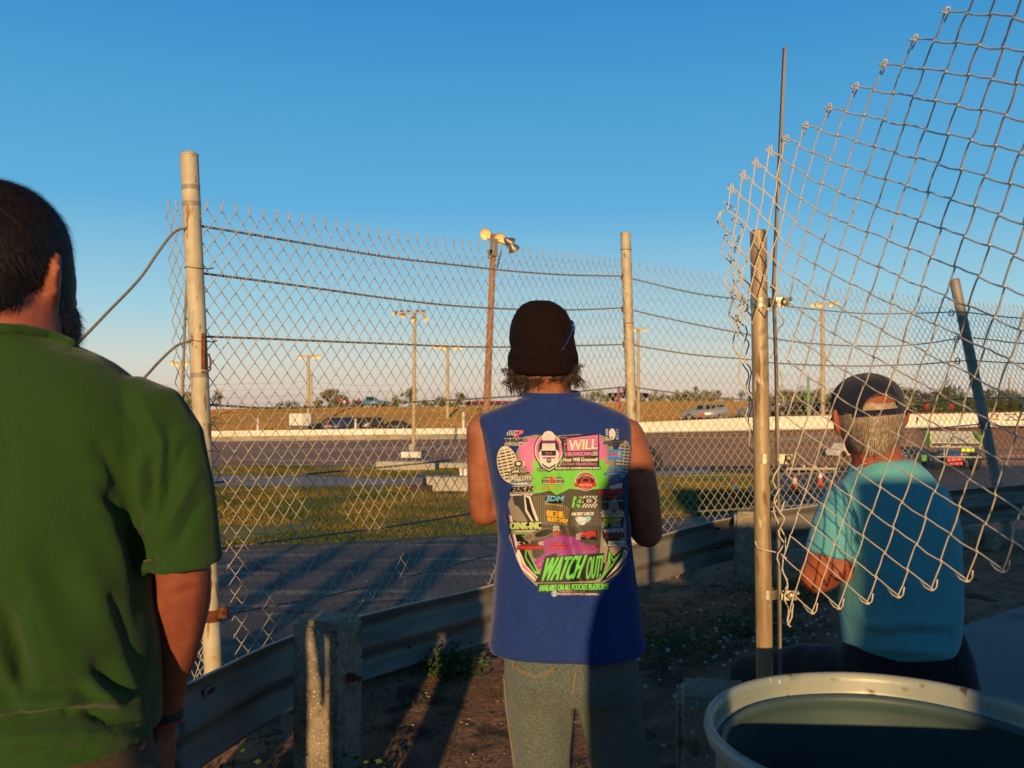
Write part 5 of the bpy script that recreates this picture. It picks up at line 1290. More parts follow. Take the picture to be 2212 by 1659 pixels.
# ---------------------------------------------------------------- man in green at the left
YG = 1.22
man2 = empty('person', (at(35, 900, YG).x, YG, 0), 'bearded man in a plain green t-shirt at the left edge', 'person')
b = MB(); hg = at(12, 600, YG); Mg = head_parts(b, hg, R(-6), R(4), .98)
b.tube([at(25, 790, YG), at(26, 720, YG-.005), at(20, 650, YG)], [.072, .066, .068], 24)
b.loft([ring(1659, -220, 280, YG, .10), ring(1500, -200, 265, YG, .11), ring(1230, -190, 255, YG, .10), ring(1000, -210, 275, YG, .10), ring(880, -215, 280, YG, .085), ring(800, -130, 200, YG, .06), ring(765, -60, 120, YG, .05)], 40)
limb(b, [(300, 905, YG), (345, 960, YG), (385, 1130, YG+.03), (393, 1230, YG+.06), (388, 1300, YG+.08), (377, 1390, YG+.11), (362, 1470, YG+.14), (354, 1535, YG+.16)], [.048, .045, .040, .041, .044, .038, .031, .026])
hand_parts(b, at(351, 1560, YG+.165), (-.05, .05, -1), (.9, -.1, 0), 1.05, .45, 1)
limb(b, [(-230, 905, YG), (-275, 960, YG), (-315, 1130, YG+.01), (-318, 1300, YG+.015), (-305, 1390, YG+.015), (-285, 1535, YG+.005)], [.055, .050, .045, .043, .036, .023])
hand_parts(b, at(-283, 1560, YG+.01), (.05, .05, -1), (-.9, -.1, 0), 1.05, .45, -1)
for sx in (-1, 1):
    c = at(35, 900, YG); b.tube([Vector((c.x+sx*.095, YG, 1.0)), Vector((c.x+sx*.11, YG, .55)), Vector((c.x+sx*.12, YG-.02, .1))], [.085, .06, .042], 16)
fuse(b, 'body', skinB, man2, .0085, 5, post=folds([(360, 1290, 440, 1262, -.0025, 5), (360, 1275, 440, 1250, .002, 5), (430, 1250, 410, 1400, .003, 12), (352, 1280, 350, 1420, -.002, 14)], noise_amp=.0015, nscale=24))
face_bits(man2, hg, Mg, 1.06)
b = MB(); cx = 35
def rg(vy, Rr, ry, e=2.5, yy=0): return ring(vy, 2*cx-Rr, Rr, YG+yy, ry, e)
b.loft([rg(1585, 328, .150), rg(1560, 327, .150), rg(1500, 324, .146), rg(1400, 318, .142), rg(1300, 308, .136), rg(1220, 310, .134), rg(1130, 318, .136), rg(1030, 330, .138), rg(950, 338, .134), rg(890, 330, .124), rg(845, 308, .112), rg(815, 285, .100, 2.4), rg(785, 240, .090, 2.3), rg(765, 200, .084, 2.2), rg(748, 165, .080, 2.1), rg(733, 135, .077, 2.1), rg(716, 112, .074, 2.0)], 72)
b.tube([at(*p) for p in ((255, 880, YG), (312, 915, YG), (350, 965, YG), (374, 1050, YG), (388, 1130, YG+.005), (397, 1222, YG+.01))], [.055, .064, .060, .054, .052, .0525], 30)
b.tube([at(2*cx-p[0], p[1], p[2]) for p in ((255, 880, YG), (312, 915, YG), (350, 965, YG), (374, 1050, YG), (388, 1130, YG+.005), (397, 1222, YG+.01))], [.055, .064, .060, .054, .052, .0525], 30)
gf = [(262, 1060, 300, 1230, -.016, 15), (300, 1010, 322, 1180, .010, 12), (330, 1000, 322, 1120, -.014, 9), (352, 960, 338, 1100, .008, 8), (365, 930, 360, 1080, -.008, 8), (395, 970, 345, 1130, -.007, 7), (420, 1020, 350, 1160, .007, 9), (435, 1080, 380, 1180, -.005, 8),
      (290, 1130, 318, 1320, -.015, 18), (255, 1150, 300, 1300, .011, 20), (230, 1060, 262, 1140, -.007, 14), (180, 1240, 250, 1350, .007, 26),
      (215, 1450, 290, 1500, -.015, 16), (260, 1430, 300, 1490, .013, 15), (190, 1470, 250, 1530, .010, 16), (120, 1400, 200, 1440, .005, 24), (300, 1300, 318, 1450, -.009, 12),
      (0, 1575, 150, 1545, -.016, 11), (150, 1545, 320, 1560, -.014, 9), (0, 1550, 140, 1520, .012, 13), (140, 1520, 315, 1530, .012, 12), (30, 1600, 180, 1585, .009, 11), (180, 1590, 320, 1590, .008, 9), (-20, 1450, 40, 1540, -.014, 14), (-10, 1390, 20, 1500, .008, 16), (20, 1330, 60, 1470, -.012, 14), (55, 1340, 85, 1450, .008, 16), (180, 1500, 245, 1555, -.012, 12), (100, 1490, 180, 1480, -.008, 10),
      (40, 1620, 200, 1625, -.007, 8), (20, 1000, 30, 1350, .006, 60), (5, 900, 15, 1150, -.004, 20), (90, 1200, 190, 1330, -.004, 30), (270, 870, 330, 990, -.006, 10), (300, 860, 350, 960, .005, 10)]
tee = fuse(b, 'shirt', green_tee, man2, .0058, 6, post=folds([(a, b_, c, d, e*1.25, f*1.45) for a, b_, c, d, e, f in gf]+[(-60, 1560, 330, 1525, -.020, 15), (-60, 1525, 330, 1495, .012, 18), (305, 1110, 215, 960, -.009, 14), (300, 1150, 200, 1080, .008, 15), (240, 1290, 310, 1440, -.014, 15), (40, 1180, 140, 1480, .007, 30), (-10, 1300, 45, 1480, -.016, 16)], noise_amp=.007, nscale=9))
gbv = bvh_of(tee); mb = MB(); sm2 = mat('green_stitching', (.02, .055, .012), .9)
drape(gbv, [(2, 721), (60, 727), (120, 742), (150, 756)], .0011, mb); o = mb.build('seam', sm2, tee); o.matrix_parent_inverse = Matrix.Identity(4); mb = MB(); drape(gbv, [(2, 1640), (60, 1620), (150, 1590), (250, 1570), (320, 1556)], .0009, mb)
o = mb.build('seam', sm2, tee); o.matrix_parent_inverse = Matrix.Identity(4); mb = MB(); drape(gbv, [(326, 1218), (380, 1212), (440, 1198), (470, 1184)], .0009, mb)
o = mb.build('seam', sm2, tee); o.matrix_parent_inverse = Matrix.Identity(4)
mb = MB(); drape(gbv, [(-60, 712), (0, 712), (50, 715), (100, 725), (140, 741), (158, 750)], .0085, mb, 6, 8, .001)
o = mb.build('collar', green_tee, tee); o.matrix_parent_inverse = Matrix.Identity(4)
b = MB(); b.loft([rg(1760, 300, .130), rg(1640, 310, .135), rg(1570, 300, .125), rg(1500, 290, .11)], 40)
for sx in (-1, 1):
    c = at(35, 900, YG); b.tube([Vector((c.x+sx*.10, YG, .95)), Vector((c.x+sx*.105, YG, .85)), Vector((c.x+sx*.12, YG, .45)), Vector((c.x+sx*.125, YG-.02, .05))], [.10, .10, .078, .075], 22)
fuse(b, 'trousers', khaki, man2, .010, 4)
b = MB()
for sx in (-1, 1): b = MB(); c = at(35, 900, YG); foot_parts(b, (c.x+sx*.125, YG-.01, .085), -sx*.15); fuse(b, 'shoe', shoe, man2, .010, 3)
wb = MB(); wc = at(353, 1540, YG+.16)
for dz, r_, m_ in ((0, .0295, 0), (.0105, .0302, 1), (-.0105, .0302, 1)):
    wb.tube([wc+Vector((0, 0, dz-(.008 if m_ == 0 else .0016))), wc+Vector((0, 0, dz+(.008 if m_ == 0 else .0016)))], r_, 26, m_, cap=False)
wb.build('wristband', [M['black'], mat('red_band_edge', (.5, .03, .02), .6)], man2)
# hair mass + strands
def inh(p): return Mg@(Vector(p)*1.0)+hg
b = MB(); b.ball(inh((0, -.016, .034)), (.085, .107, .096), n=26, M=Mg); b.ball(inh((0, -.056, -.018)), (.066, .050, .055), n=22, M=Mg)
b.ball(inh((.066, .028, -.010)), (.016, .026, .06), n=14, M=Mg); b.ball(inh((-.066, .028, -.010)), (.016, .026, .06), n=14, M=Mg)
fuse(b, 'hair', hair_dk, man2, .008, 4)
hk = bpy.data.objects[-1] if False else None
def s1(rr):
    v = Vector((rr.gauss(0, 1), rr.gauss(0, 1), rr.gauss(0, 1))).normalized()
    if v.y > .55 and v.z < .5: return None
    if v.z < -.55: return None
    if rr.random() < .7:
        p = inh(Vector((0, -.016, .034))+Vector((v.x*.084, v.y*.106, v.z*.095)))
    else:
        if v.y > .2: return None
        p = inh(Vector((0, -.056, -.018))+Vector((v.x*.066, v.y*.051, v.z*.056)))
    n_ = Mg@v; crown = inh((0, -.06, .11)); fl_ = (p-crown); fl_ = (fl_-n_*fl_.dot(n_)); fl_ = fl_.normalized() if fl_.length > .001 else Vector((0, 0, -1))
    return p, n_, fl_+Vector((.15, 0, 0))
fur(3, 20000, s1, .016, .0005, .24).build('hair_strands', hair_dk, man2)
b = MB()
for p, r_ in (((.0, .074, -.082), (.050, .036, .036)), ((.0, .066, -.104), (.040, .030, .030)), ((.058, .040, -.060), (.020, .036, .040)), ((-.058, .040, -.060), (.020, .036, .040)), ((.066, .018, -.030), (.012, .016, .032)), ((-.066, .018, -.030), (.012, .016, .032))):
    b.ball(inh(p), tuple(a*1.06 for a in r_), n=18, M=Mg)
fuse(b, 'beard', hair_dk, man2, .007, 4)
def s2(rr):
    v = Vector((rr.gauss(0, 1), rr.gauss(0, 1), rr.gauss(0, 1))).normalized()
    c_, r_ = rr.choice((((0, .074, -.082), (.052, .040, .040)), ((0, .070, -.112), (.044, .034, .036)), ((.058, .040, -.060), (.020, .036, .040)), ((-.058, .040, -.060), (.020, .036, .040))))
    p = inh(Vector(c_)+Vector((v.x*r_[0], v.y*r_[1], v.z*r_[2]))); return p, Mg@v, Vector((0, 0, -1))*.7
fur(5, 6500, s2, .018, .0005, .3).build('beard_strands', hair_dk, man2)

# ---------------------------------------------------------------- seated man in teal
YT = 2.36
man3 = empty('person', (at(1950, 1400, YT).x, YT, .6), 'seated older man in teal t-shirt and navy cap', 'person')
b = MB(); ht = at(1874, 905, YT-.03); Mt = head_parts(b, ht, R(-3), R(-2), .98, R(-5))
b.tube([at(1905, 1040, YT), at(1893, 985, YT-.01), at(1884, 930, YT-.02)], [.075, .062, .062], 22)
b.loft([ring(1480, 1860, 2035, YT, .11, 2.4, R(18)), ring(1300, 1845, 2045, YT, .11, 2.4, R(18)), ring(1130, 1835, 2040, YT, .11, 2.4, R(18)), ring(1070, 1835, 2020, YT, .09, 2.4, R(18)), ring(1020, 1860, 1980, YT, .07, 2.2, R(18))], 36)
limb(b, [(1825, 1085, YT-.01), (1805, 1140, YT-.03), (1785, 1200, YT-.04), (1763, 1243, YT-.02)], [.050, .046, .045, .044])
limb(b, [(1764, 1246, YT-.02), (1795, 1240, YT+.06), (1850, 1225, YT+.16)], [.044, .038, .028])
limb(b, [(2005, 1090, YT), (2020, 1150, YT+.05), (2012, 1230, YT+.10)], [.042, .040, .038])
limb(b, [(2012, 1230, YT+.10), (1940, 1230, YT+.20), (1860, 1228, YT+.12)], [.042, .036, .028])
# gripping hand showing at the crook of the left arm
for (x0, y0, x1, y1, x2, y2) in ((1808, 1206, 1824, 1212, 1838, 1225), (1803, 1217, 1820, 1225, 1836, 1238), (1797, 1227, 1814, 1237, 1831, 1249), (1795, 1238, 1808, 1246, 1822, 1254)):
    b.tube([at(x0-6, y0-3, YT-.030), at(x0+4, y0+1, YT-.085), at(x1+3, y1, YT-.092), at(x2+6, y2+1, YT-.078)], [.0072, .0080, .0078, .0060], 10, round_=True)
b.tube([at(1800, 1205, YT-.02), at(1815, 1198, YT-.04), at(1826, 1203, YT-.045)], [.010, .009, .008], 10, round_=True)
hand_parts(b, at(1850, 1222, YT+.15), (.9, .2, .2), (0, 1, .2), 1, .4, 1)
fuse(b, 'body', skinC, man3, .0048, 3, post=folds([(1745, 1225, 1765, 1275, -.002, 8), (1770, 1250, 1810, 1235, .002, 8), (1850, 960, 1870, 1010, .004, 7), (1865, 950, 1890, 1000, -.003, 6)], noise_amp=.0015, nscale=26))
face_bits(man3, ht, Mt)
b = MB(); yw = R(14)
b.loft([ring(1425, 1852, 2042, YT-.01, .140, 2.5, yw, R(-14)), ring(1380, 1836, 2054, YT-.015, .140, 2.5, yw, R(-10)), ring(1310, 1824, 2061, YT-.02, .138, 2.5, yw), ring(1240, 1824, 2062, YT-.02, .136, 2.5, yw), ring(1170, 1826, 2060, YT-.015, .134, 2.5, yw), ring(1115, 1824, 2053, YT-.01, .130, 2.5, yw), ring(1075, 1822, 2040, YT-.005, .118, 2.4, yw),
        ring(1045, 1826, 2022, YT, .104, 2.4, yw), ring(1022, 1836, 2005, YT, .092, 2.3, yw), ring(1004, 1845, 1985, YT, .082, 2.2, yw), ring(992, 1850, 1968, YT, .076, 2.1, yw)], 60)
b.tube([at(*p) for p in ((1858, 1062, YT), (1822, 1092, YT-.01), (1803, 1140, YT-.03), (1787, 1204, YT-.04))], [.052, .060, .060, .061], 26)
b.tube([at(*p) for p in ((2000, 1070, YT), (2022, 1110, YT+.01), (2034, 1160, YT+.05), (2030, 1205, YT+.08))], [.056, .056, .054, .052], 26)
tf = [(1838, 1120, 1850, 1230, -.012, 9), (1860, 1150, 1930, 1230, -.006, 12), (1850, 1200, 1960, 1260, .005, 12), (1830, 1240, 1880, 1330, -.007, 12), (1850, 1330, 1950, 1380, .008, 12), (1900, 1372, 2050, 1372, -.010, 9), (1880, 1345, 2055, 1345, .008, 11), (1870, 1400, 2040, 1408, .007, 10), (1960, 1390, 2050, 1395, -.006, 8), (1890, 1030, 1950, 1020, -.003, 8), (1980, 1050, 2040, 1180, .005, 22), (1740, 1180, 1830, 1195, -.003, 6), (1775, 1120, 1830, 1170, .004, 10)]
tt3 = fuse(b, 'shirt', teal_tee, man3, .0085, 5, post=folds(tf, noise_amp=.004, nscale=8))
tb = bvh_of(tt3); mb = MB(); drape(tb, [(1742, 1185), (1780, 1200), (1830, 1212)], .0009, mb)
o = mb.build('seam', mat('teal_stitching', (.06, .22, .27), .9), tt3); o.matrix_parent_inverse = Matrix.Identity(4)
mb = MB()
kk = [(1846, 1016), (1858, 1005), (1875, 1000), (1900, 997), (1925, 992), (1945, 985), (1958, 976)]
for i in range(len(kk)-1):
    for k in range(6):
        x = kk[i][0]+(kk[i+1][0]-kk[i][0])*k/6; y = kk[i][1]+(kk[i+1][1]-kk[i][1])*k/6; p = at(x, y, YT-.083+abs(x-1905)*.0009); mb.ball(p, (.0020, .0016, .0016), n=6)
mb.build('necklace', mat('silver_chain', (.7, .68, .6), .25, .9), man3)
b = MB()
b.loft([(at(1945, 0, YT).x, YT, .60, .17, .15, yw, 2.6), (at(1945, 0, YT).x, YT-.0, .70, .175, .155, yw, 2.5), (at(1945, 0, YT).x, YT, .80, .16, .14, yw, 2.4), (at(1945, 0, YT).x, YT, .86, .145, .12, yw, 2.3)], 40)
kn1 = at(1625, 1462, 2.85); kn2 = at(1775, 1450, 2.95)
pl = Vector((at(1880, 0, YT).x, YT+.05, .71)); pr_ = Vector((at(1990, 0, YT).x, YT+.10, .71))
b.tube([pl, pl.lerp(kn1, .5)+Vector((0, 0, .01)), kn1], [.098, .088, .072], 22, round_=True); b.tube([pr_, pr_.lerp(kn2, .5), kn2], [.098, .088, .072], 22, round_=True)
for kq in (kn1, kn2): b.tube([kq, kq+Vector((.02, .02, -.25)), Vector((kq.x+.05, kq.y+.03, .10))], [.070, .062, .055], 20, round_=True)
fuse(b, 'trousers', blackp, man3, .012, 4, post=folds([], noise_amp=.006, nscale=9))
b = MB()
for kq in (kn1, kn2): b = MB(); foot_parts(b, (kq.x+.05, kq.y+.03, .095), R(55)); fuse(b, 'shoe', shoe, man3, .012, 3)
# cap with cut-out at the back
navy = cloth('navy_cap_cloth', (.010, .013, .034), (.016, .018, .040), 90, .4, 300, .2, 12)
b = MB()
def tp(p): return Mt@Vector(p)+ht
b.ball(tp((0, -.008, .045)), (.0885, .106, .076), n=36, M=Mt)
vs = MB(); prc = []
me = b.mesh('cap_crown'); bm = bmesh.new(); bm.from_mesh(me)
bmesh.ops.subdivide_edges(bm, edges=bm.edges[:], cuts=2, use_grid_fill=True)
inv = Mt.inverted(); dele = []
for f in bm.faces:
    c = inv@(f.calc_center_median()-ht)
    if c.z < .018-.10*min(0, c.y+.0)*.0: dele.append(f)
    elif c.y < -.03:
        # arch opening at the back
        if (c.x-.002)**2/.045**2+(c.z-.030)**2/.038**2 < 1: dele.append(f)
bmesh.ops.delete(bm, geom=dele, context='FACES')
bmesh.ops.solidify(bm, geom=bm.faces[:], thickness=.0025)
me2 = bpy.data.meshes.new('cap'); bm.to_mesh(me2); bm.free(); me2.materials.append(navy); me2.polygons.foreach_set('use_smooth', [True]*len(me2.polygons))
cap3 = bpy.data.objects.new('cap', me2); COL.objects.link(cap3); cap3.parent = man3; cap3.matrix_parent_inverse = Matrix.Translation(-man3.location)
bpy.data.meshes.remove(me)
mb = MB(); vs = []; nseg = 16
for i in range(nseg+1):
    a = R(-62)+R(124)*i/nseg
    ip = Vector((math.sin(a)*.086, .098*math.cos(a)-.006, .020)); op = Vector((math.sin(a)*.088, .098*math.cos(a)+.066*math.cos(a*1.25)**.8 if abs(a*1.25) < 1.57 else .098*math.cos(a), .004-.010*math.cos(a)))
    for t_ in (0, .5, 1): q = ip.lerp(op, t_); vs.append(tp(q))
K_ = len(vs); vs += [v-Vector((0, 0, .003)) for v in vs]
fs = []
for i in range(nseg):
    for k in range(2): a0 = i*3+k; fs += [(a0, a0+1, a0+4, a0+3), (K_+a0, K_+a0+3, K_+a0+4, K_+a0+1)]
    fs.append((i*3+2, K_+i*3+2, K_+i*3+5, i*3+5))
mb.add(vs, fs, 0, True); o = mb.build('brim', navy, cap3); o.matrix_parent_inverse = Matrix.Identity(4)
mb = MB(); sv = []
for i in range(19):
    a = R(-46)+R(100)*i/18; c_ = Vector((math.sin(a)*.0895, -.008-.107*math.cos(a), .022)); sv += [tp(c_-Vector((0, 0, .008))), tp(c_+Vector((0, 0, .008)))]
c_ = Vector((math.sin(R(54))*.0895+.018, -.008-.107*math.cos(R(54))+.004, .018)); sv += [tp(c_-Vector((0, 0, .008))), tp(c_+Vector((0, 0, .007)))]
mb.add(sv, [(2*i, 2*i+2, 2*i+3, 2*i+1) for i in range(19)], 0, True); o = mb.build('strap', navy, cap3); o.matrix_parent_inverse = Matrix.Identity(4)
mb = MB()
for sx in (-.5, .5):  # crown seams
    pts = [tp((math.sin(a)*.0895*math.sin(sx*1.2)*1.0 if False else sx*.09*math.cos(t_), -.008-.1065*math.sin(math.acos(max(-1, min(1, sx*math.cos(t_)))))*math.cos(t_), .045+.0765*math.sin(t_))) for t_ in [R(20)+R(65)*k/10 for k in range(11)] for a in (0,)]
    mb.tube(pts, .0012, 5)
pts = [tp((.002+.046*math.cos(t_), 0, .030+.039*math.sin(t_))) for t_ in [math.pi*k/16 for k in range(17)]]
pts2 = []
for p in pts:
    l_ = inv@(p-ht); y_ = -.008-.1065*math.sqrt(max(.0, 1-(l_.x/.0885)**2-((l_.z-.045)/.076)**2)); pts2.append(tp((l_.x, y_, l_.z)))
mb.tube(pts2, .0016, 6); o = mb.build('cap_seam', mat('cap_stitching', (.09, .075, .06), .9), cap3); o.matrix_parent_inverse = Matrix.Identity(4)
b = MB(); b.ball(tp((0, -.018, .010)), (.0815, .098, .075), n=24, M=Mt); b.ball(tp((0, -.055, -.028)), (.062, .046, .042), n=20, M=Mt)
fuse(b, 'hair', hair_gr, man3, .008, 3)
def s3(rr):
    v = Vector((rr.gauss(0, 1), rr.gauss(0, 1), rr.gauss(0, 1))).normalized()
    if v.y > .25 or v.z > .62: return None
    if rr.random() < .6:
        if v.z < -.75: return None
        p = tp(Vector((0, -.018, .010))+Vector((v.x*.079, v.y*.096, v.z*.073)))
    else:
        p = tp(Vector((0, -.055, -.028))+Vector((v.x*.062, v.y*.047, v.z*.044)))
    n_ = Mt@v; return p, n_*.5, Vector((.15*v.x, -.1, -1))
fur(9, 11000, s3, .020, .0006, .2).build('hair_strands', hair_gr, man3)

# ---------------------------------------------------------------- other people: behind the camera and far away
def simple_person(label, loc, yaw, h, smat, pmat, skin, hmat, voxel=.014, arms='down', group=None, detail=True, width=1.):
    s = h/1.75; e = empty('person', (0, 0, 0), label, 'person', group); w_ = width
    b = MB(); hd = (0, .01, 1.63); Mx = head_parts(b, hd, 0, 0, 1.)
    b.tube([(0, 0, 1.42), (0, 0, 1.50), (0, .005, 1.58)], [.07, .058, .06], 16)
    b.loft([(0, 0, .86, .15*w_, .10), (0, 0, 1.05, .14*w_, .10), (0, 0, 1.30, .165*w_, .11), (0, 0, 1.42, .15*w_, .08), (0, 0, 1.47, .08, .06)], 28)
    for sx in (-1, 1):
        if arms == 'down':
            b.tube([(sx*.185*w_, 0, 1.40), (sx*.225*w_, -.01, 1.12), (sx*.235*w_, .04, .88)], [.048, .038, .026], 14, round_=True); hand_parts(b, (sx*.235*w_, .045, .86), (0, .1, -1), (sx, 0, 0), 1, .4, -sx)
        else:
            b.tube([(sx*.18*w_, 0, 1.38), (sx*.20*w_, .02, 1.12)], [.048, .04], 14, round_=True); b.tube([(sx*.20*w_, .02, 1.12), (sx*.09, .10, 1.42)], [.04, .027], 14, round_=True); hand_parts(b, (sx*.09, .105, 1.43), (-sx*.5, .3, .8), (sx*.3, -1, 0), .9, .7, sx)
        b.tube([(sx*.09, 0, .88), (sx*.10, .01, .48), (sx*.11, -.01, .09)], [.080, .055, .04], 14)
    fuse(b, 'body', skin, e, voxel, 3)
    if detail: face_bits(e, hd, Mx)
    b = MB(); b.loft([(0, 0, .84, .185*w_, .13), (0, 0, 1.0, .175*w_, .125), (0, 0, 1.2, .18*w_, .13), (0, 0, 1.33, .195*w_, .125), (0, 0, 1.42, .185*w_, .10), (0, 0, 1.46, .13*w_, .085), (0, 0, 1.49, .08, .07)], 36)
    for sx in (-1, 1): b.tube([(sx*.15*w_, 0, 1.39), (sx*.20*w_, 0, 1.30), (sx*.215*w_, -.005, 1.16)], [.062, .06, .058], 16)
    fuse(b, 'shirt', smat, e, voxel, 3)
    b = MB(); b.loft([(0, 0, .80, .165*w_, .115), (0, 0, .90, .16*w_, .115), (0, 0, 1.0, .15*w_, .105)], 28)
    for sx in (-1, 1): b.tube([(sx*.09, 0, .88), (sx*.095, 0, .75), (sx*.105, 0, .4), (sx*.11, -.01, .06)], [.09, .09, .072, .066], 18)
    fuse(b, 'trousers', pmat, e, voxel, 3)
    b = MB()
    for sx in (-1, 1): b = MB(); foot_parts(b, (sx*.11, 0, .085), -sx*.15); fuse(b, 'shoe', shoe, e, voxel, 2)
    b = MB(); b.ball((0, -.005, 1.668), (.082, .102, .09), n=20); b.ball((0, -.045, 1.60), (.062, .05, .05), n=16); fuse(b, 'hair', hmat, e, voxel*.8, 2)
    e.location = loc; e.rotation_euler.z = yaw; e.scale = (s,)*3; return e
grey_tee = cloth('grey_cotton', (.12, .12, .12), (.16, .16, .16)); red_tee = cloth('red_cotton', (.45, .03, .03), (.36, .03, .03)); white_tee = cloth('white_cotton', (.7, .66, .6), (.6, .57, .52))
ph = simple_person('unseen photographer in a grey t-shirt, turned sideways to shade the blue shirt', (.095, -.30, 0), R(-75), 1.70, grey_tee, denim, skinB, hair_dk, width=.95)  # unseen photographer figure, turned to shape the shadow on the shirt
e = empty('shade_cabinet', (1.40, -1.75, 0), 'unseen tall grey cabinet added behind the camera to shade the seated man', 'cabinet')  # unseen flat-topped block added to shade the seated man and the platform
mb = MB(); mb.bevbox((1.385, -1.75, .95), (1.67, .45, 1.88), .015); mb.build('body', M['conc2'], e)
for sx in (-1, 0, 1): mb = MB(); mb.bevbox((1.41+sx*.53, -1.515, .95), (.51, .02, 1.8), .006); mb.build('door', mat('grey_enamel', (.3, .31, .32), .5), e)
# people and colours far off on the bank
fp = [(733, 862, 886, 'person in a red top in the far bank crowd, nearest the olive tree', red_tee), (744, 866, 886, 'person in white with the crowd on the far bank, left of centre', white_tee), (752, 864, 886, 'person in a red top in the middle of the crowd on the far bank', red_tee),
      (764, 865, 886, 'person in grey by the blue pickup on the far bank', grey_tee), (775, 863, 886, 'person in a red top standing at the tail of the blue pickup', red_tee)]
for x, t_, bt, lb, mt_ in fp:
    Yp = Yb-1; base = at(x, 880, Yp); simple_person(lb, (base.x, base.y, base.z-.05), random.uniform(-1, 1), (bt-t_)*Yp/F*.98, mt_, khaki, skinB, hair_dk, voxel=.03, detail=False, group='spectators on the far bank', width=1.0)
for x, t_, lb, mt_ in ((2002, 868, 'far person in red behind the white wall, left of the tallest tree', red_tee), (2056, 866, 'far person in red behind the white wall, under the tallest tree', red_tee)):
    base = at(x, 898, 60); simple_person(lb, base, 0, .95, mt_, khaki, skinB, hair_dk, voxel=.03, detail=False, width=1.2)
# onlookers standing along the fence outside the frame on the left, woods behind: unseen, put in to cast shade and dim the low sky
pr0 = None
for i, (x, y, h_, lb) in enumerate(((-1.19, .72, 1.74, 'unseen onlooker in red added for shade outside the frame, nearest the man in green'), (-2.9, .1, 1.70, 'second unseen onlooker added for shade at the left'), (-3.7, -.6, 1.84, 'third unseen onlooker added for shade at the left'), (-4.6, -1.1, 1.72, 'fourth unseen onlooker added for shade at the left'),
        (-5.5, -.3, 1.80, 'fifth unseen onlooker added for shade at the left'), (-6.6, -1.0, 1.76, 'farthest unseen onlooker added for shade at the left'), (1.95, -3.2, 1.78, 'unseen onlooker added for shade behind the camera, right of the cabinet'))):
    if i == 0: pr0 = simple_person(lb, (x, y, 0), R(-20), h_, red_tee, khaki, skinB, hair_dk, voxel=.018, group='unseen onlookers added for shade')
    else:
        o = dup(pr0, (x, y, 0), lb, R(20-i*11)); o.scale = (h_/1.75,)*3
mb = MB(); rr = random.Random(11)
for i in range(60):
    a = R(-178+i*1.0*2.3) if False else R(180+i*3.05); c = Vector((math.cos(a)*62, math.sin(a)*62-2, 0))
    mb.ball((c.x, c.y, rr.uniform(1, 3)), (rr.uniform(3, 5), 3, rr.uniform(3.6, 5.0)), n=10)
o = mb.build('added_woods', leafA); tag(o, 'unseen belt of trees added far behind the camera to dim the low sky', 'trees', None, 'stuff')  # unseen trees added to block the bright low sky behind
# unseen building added behind the camera at the right that shades the right-hand fence
e = empty('shade_building', (4.9, -7.5, 0), 'unseen pale building added behind the camera to shade the right-hand fence', 'building')
mb = MB(); mb.bevbox((5.0, -7.5, 2.1), (5.4, 4, 4.3), .03); mb.build('wall', M['conc2'], e)
mb = MB(); mb.bevbox((5.3, -7.5, 4.36), (5.9, 4.5, .2), .03); mb.build('roof', M['dark'], e)
mb = MB(); mb.box((5.3, -5.48, 1.5), (2.2, .06, .9)); mb.build('shade_building_window', glass_m, e)
mb = MB(); mb.box((3.4, -5.48, 1.05), (.9, .06, 2.1)); mb.build('door', M['white'], e)
# ================================================================ printed artwork on the blue shirt
SS = 3; X0, X1, Y0, Y1 = 170, 1330, 140, 1540      # artwork units
ST = 3.2                                              # artwork units per grid step
GW, GH = int((X1-X0)/ST), int((Y1-Y0)/ST)
W2, H2 = GW*SS, GH*SS; K2 = SS/ST
rgb = np.zeros((H2, W2, 3)); al = np.zeros((H2, W2))
yy, xx = np.mgrid[0:H2, 0:W2]; AX = X0+(xx+.5)/K2; AY = Y0+(yy+.5)/K2
def fill(mask, c, sub=None):
    if sub is None: rgb[mask] = c; al[mask] = 1
    else: rgb[sub][mask] = c; al[sub][mask] = 1
def window(pts):
    a = np.array(pts); x0, y0 = a.min(0); x1, y1 = a.max(0)
    i0 = max(int((y0-Y0)*K2)-1, 0); i1 = min(int((y1-Y0)*K2)+2, H2); j0 = max(int((x0-X0)*K2)-1, 0); j1 = min(int((x1-X0)*K2)+2, W2)
    return (slice(i0, i1), slice(j0, j1))
def poly(pts, c, tex=None):
    s_ = window(pts); ax, ay = AX[s_], AY[s_]; m = np.zeros(ax.shape, bool); n = len(pts)
    for i in range(n):
        (xa, ya), (xb, yb) = pts[i], pts[(i+1) % n]
        if ya == yb: continue
        m ^= ((ay > min(ya, yb)) & (ay <= max(ya, yb)) & (ax < xa+(ay-ya)*(xb-xa)/(yb-ya)))
    if tex is not None: m &= tex(ax, ay)
    fill(m, c, s_)
def ell(cx, cy, rx, ry, c, rot=0, inner=0, tex=None):
    R_ = max(rx, ry)+2; s_ = window([(cx-R_, cy-R_), (cx+R_, cy+R_)]); ax, ay = AX[s_]-cx, AY[s_]-cy
    u = ax*math.cos(rot)+ay*math.sin(rot); v = -ax*math.sin(rot)+ay*math.cos(rot); d = (u/rx)**2+(v/ry)**2
    m = (d <= 1) & (d >= inner)
    if tex is not None: m &= tex(u, v)
    fill(m, c, s_)
GC = {}
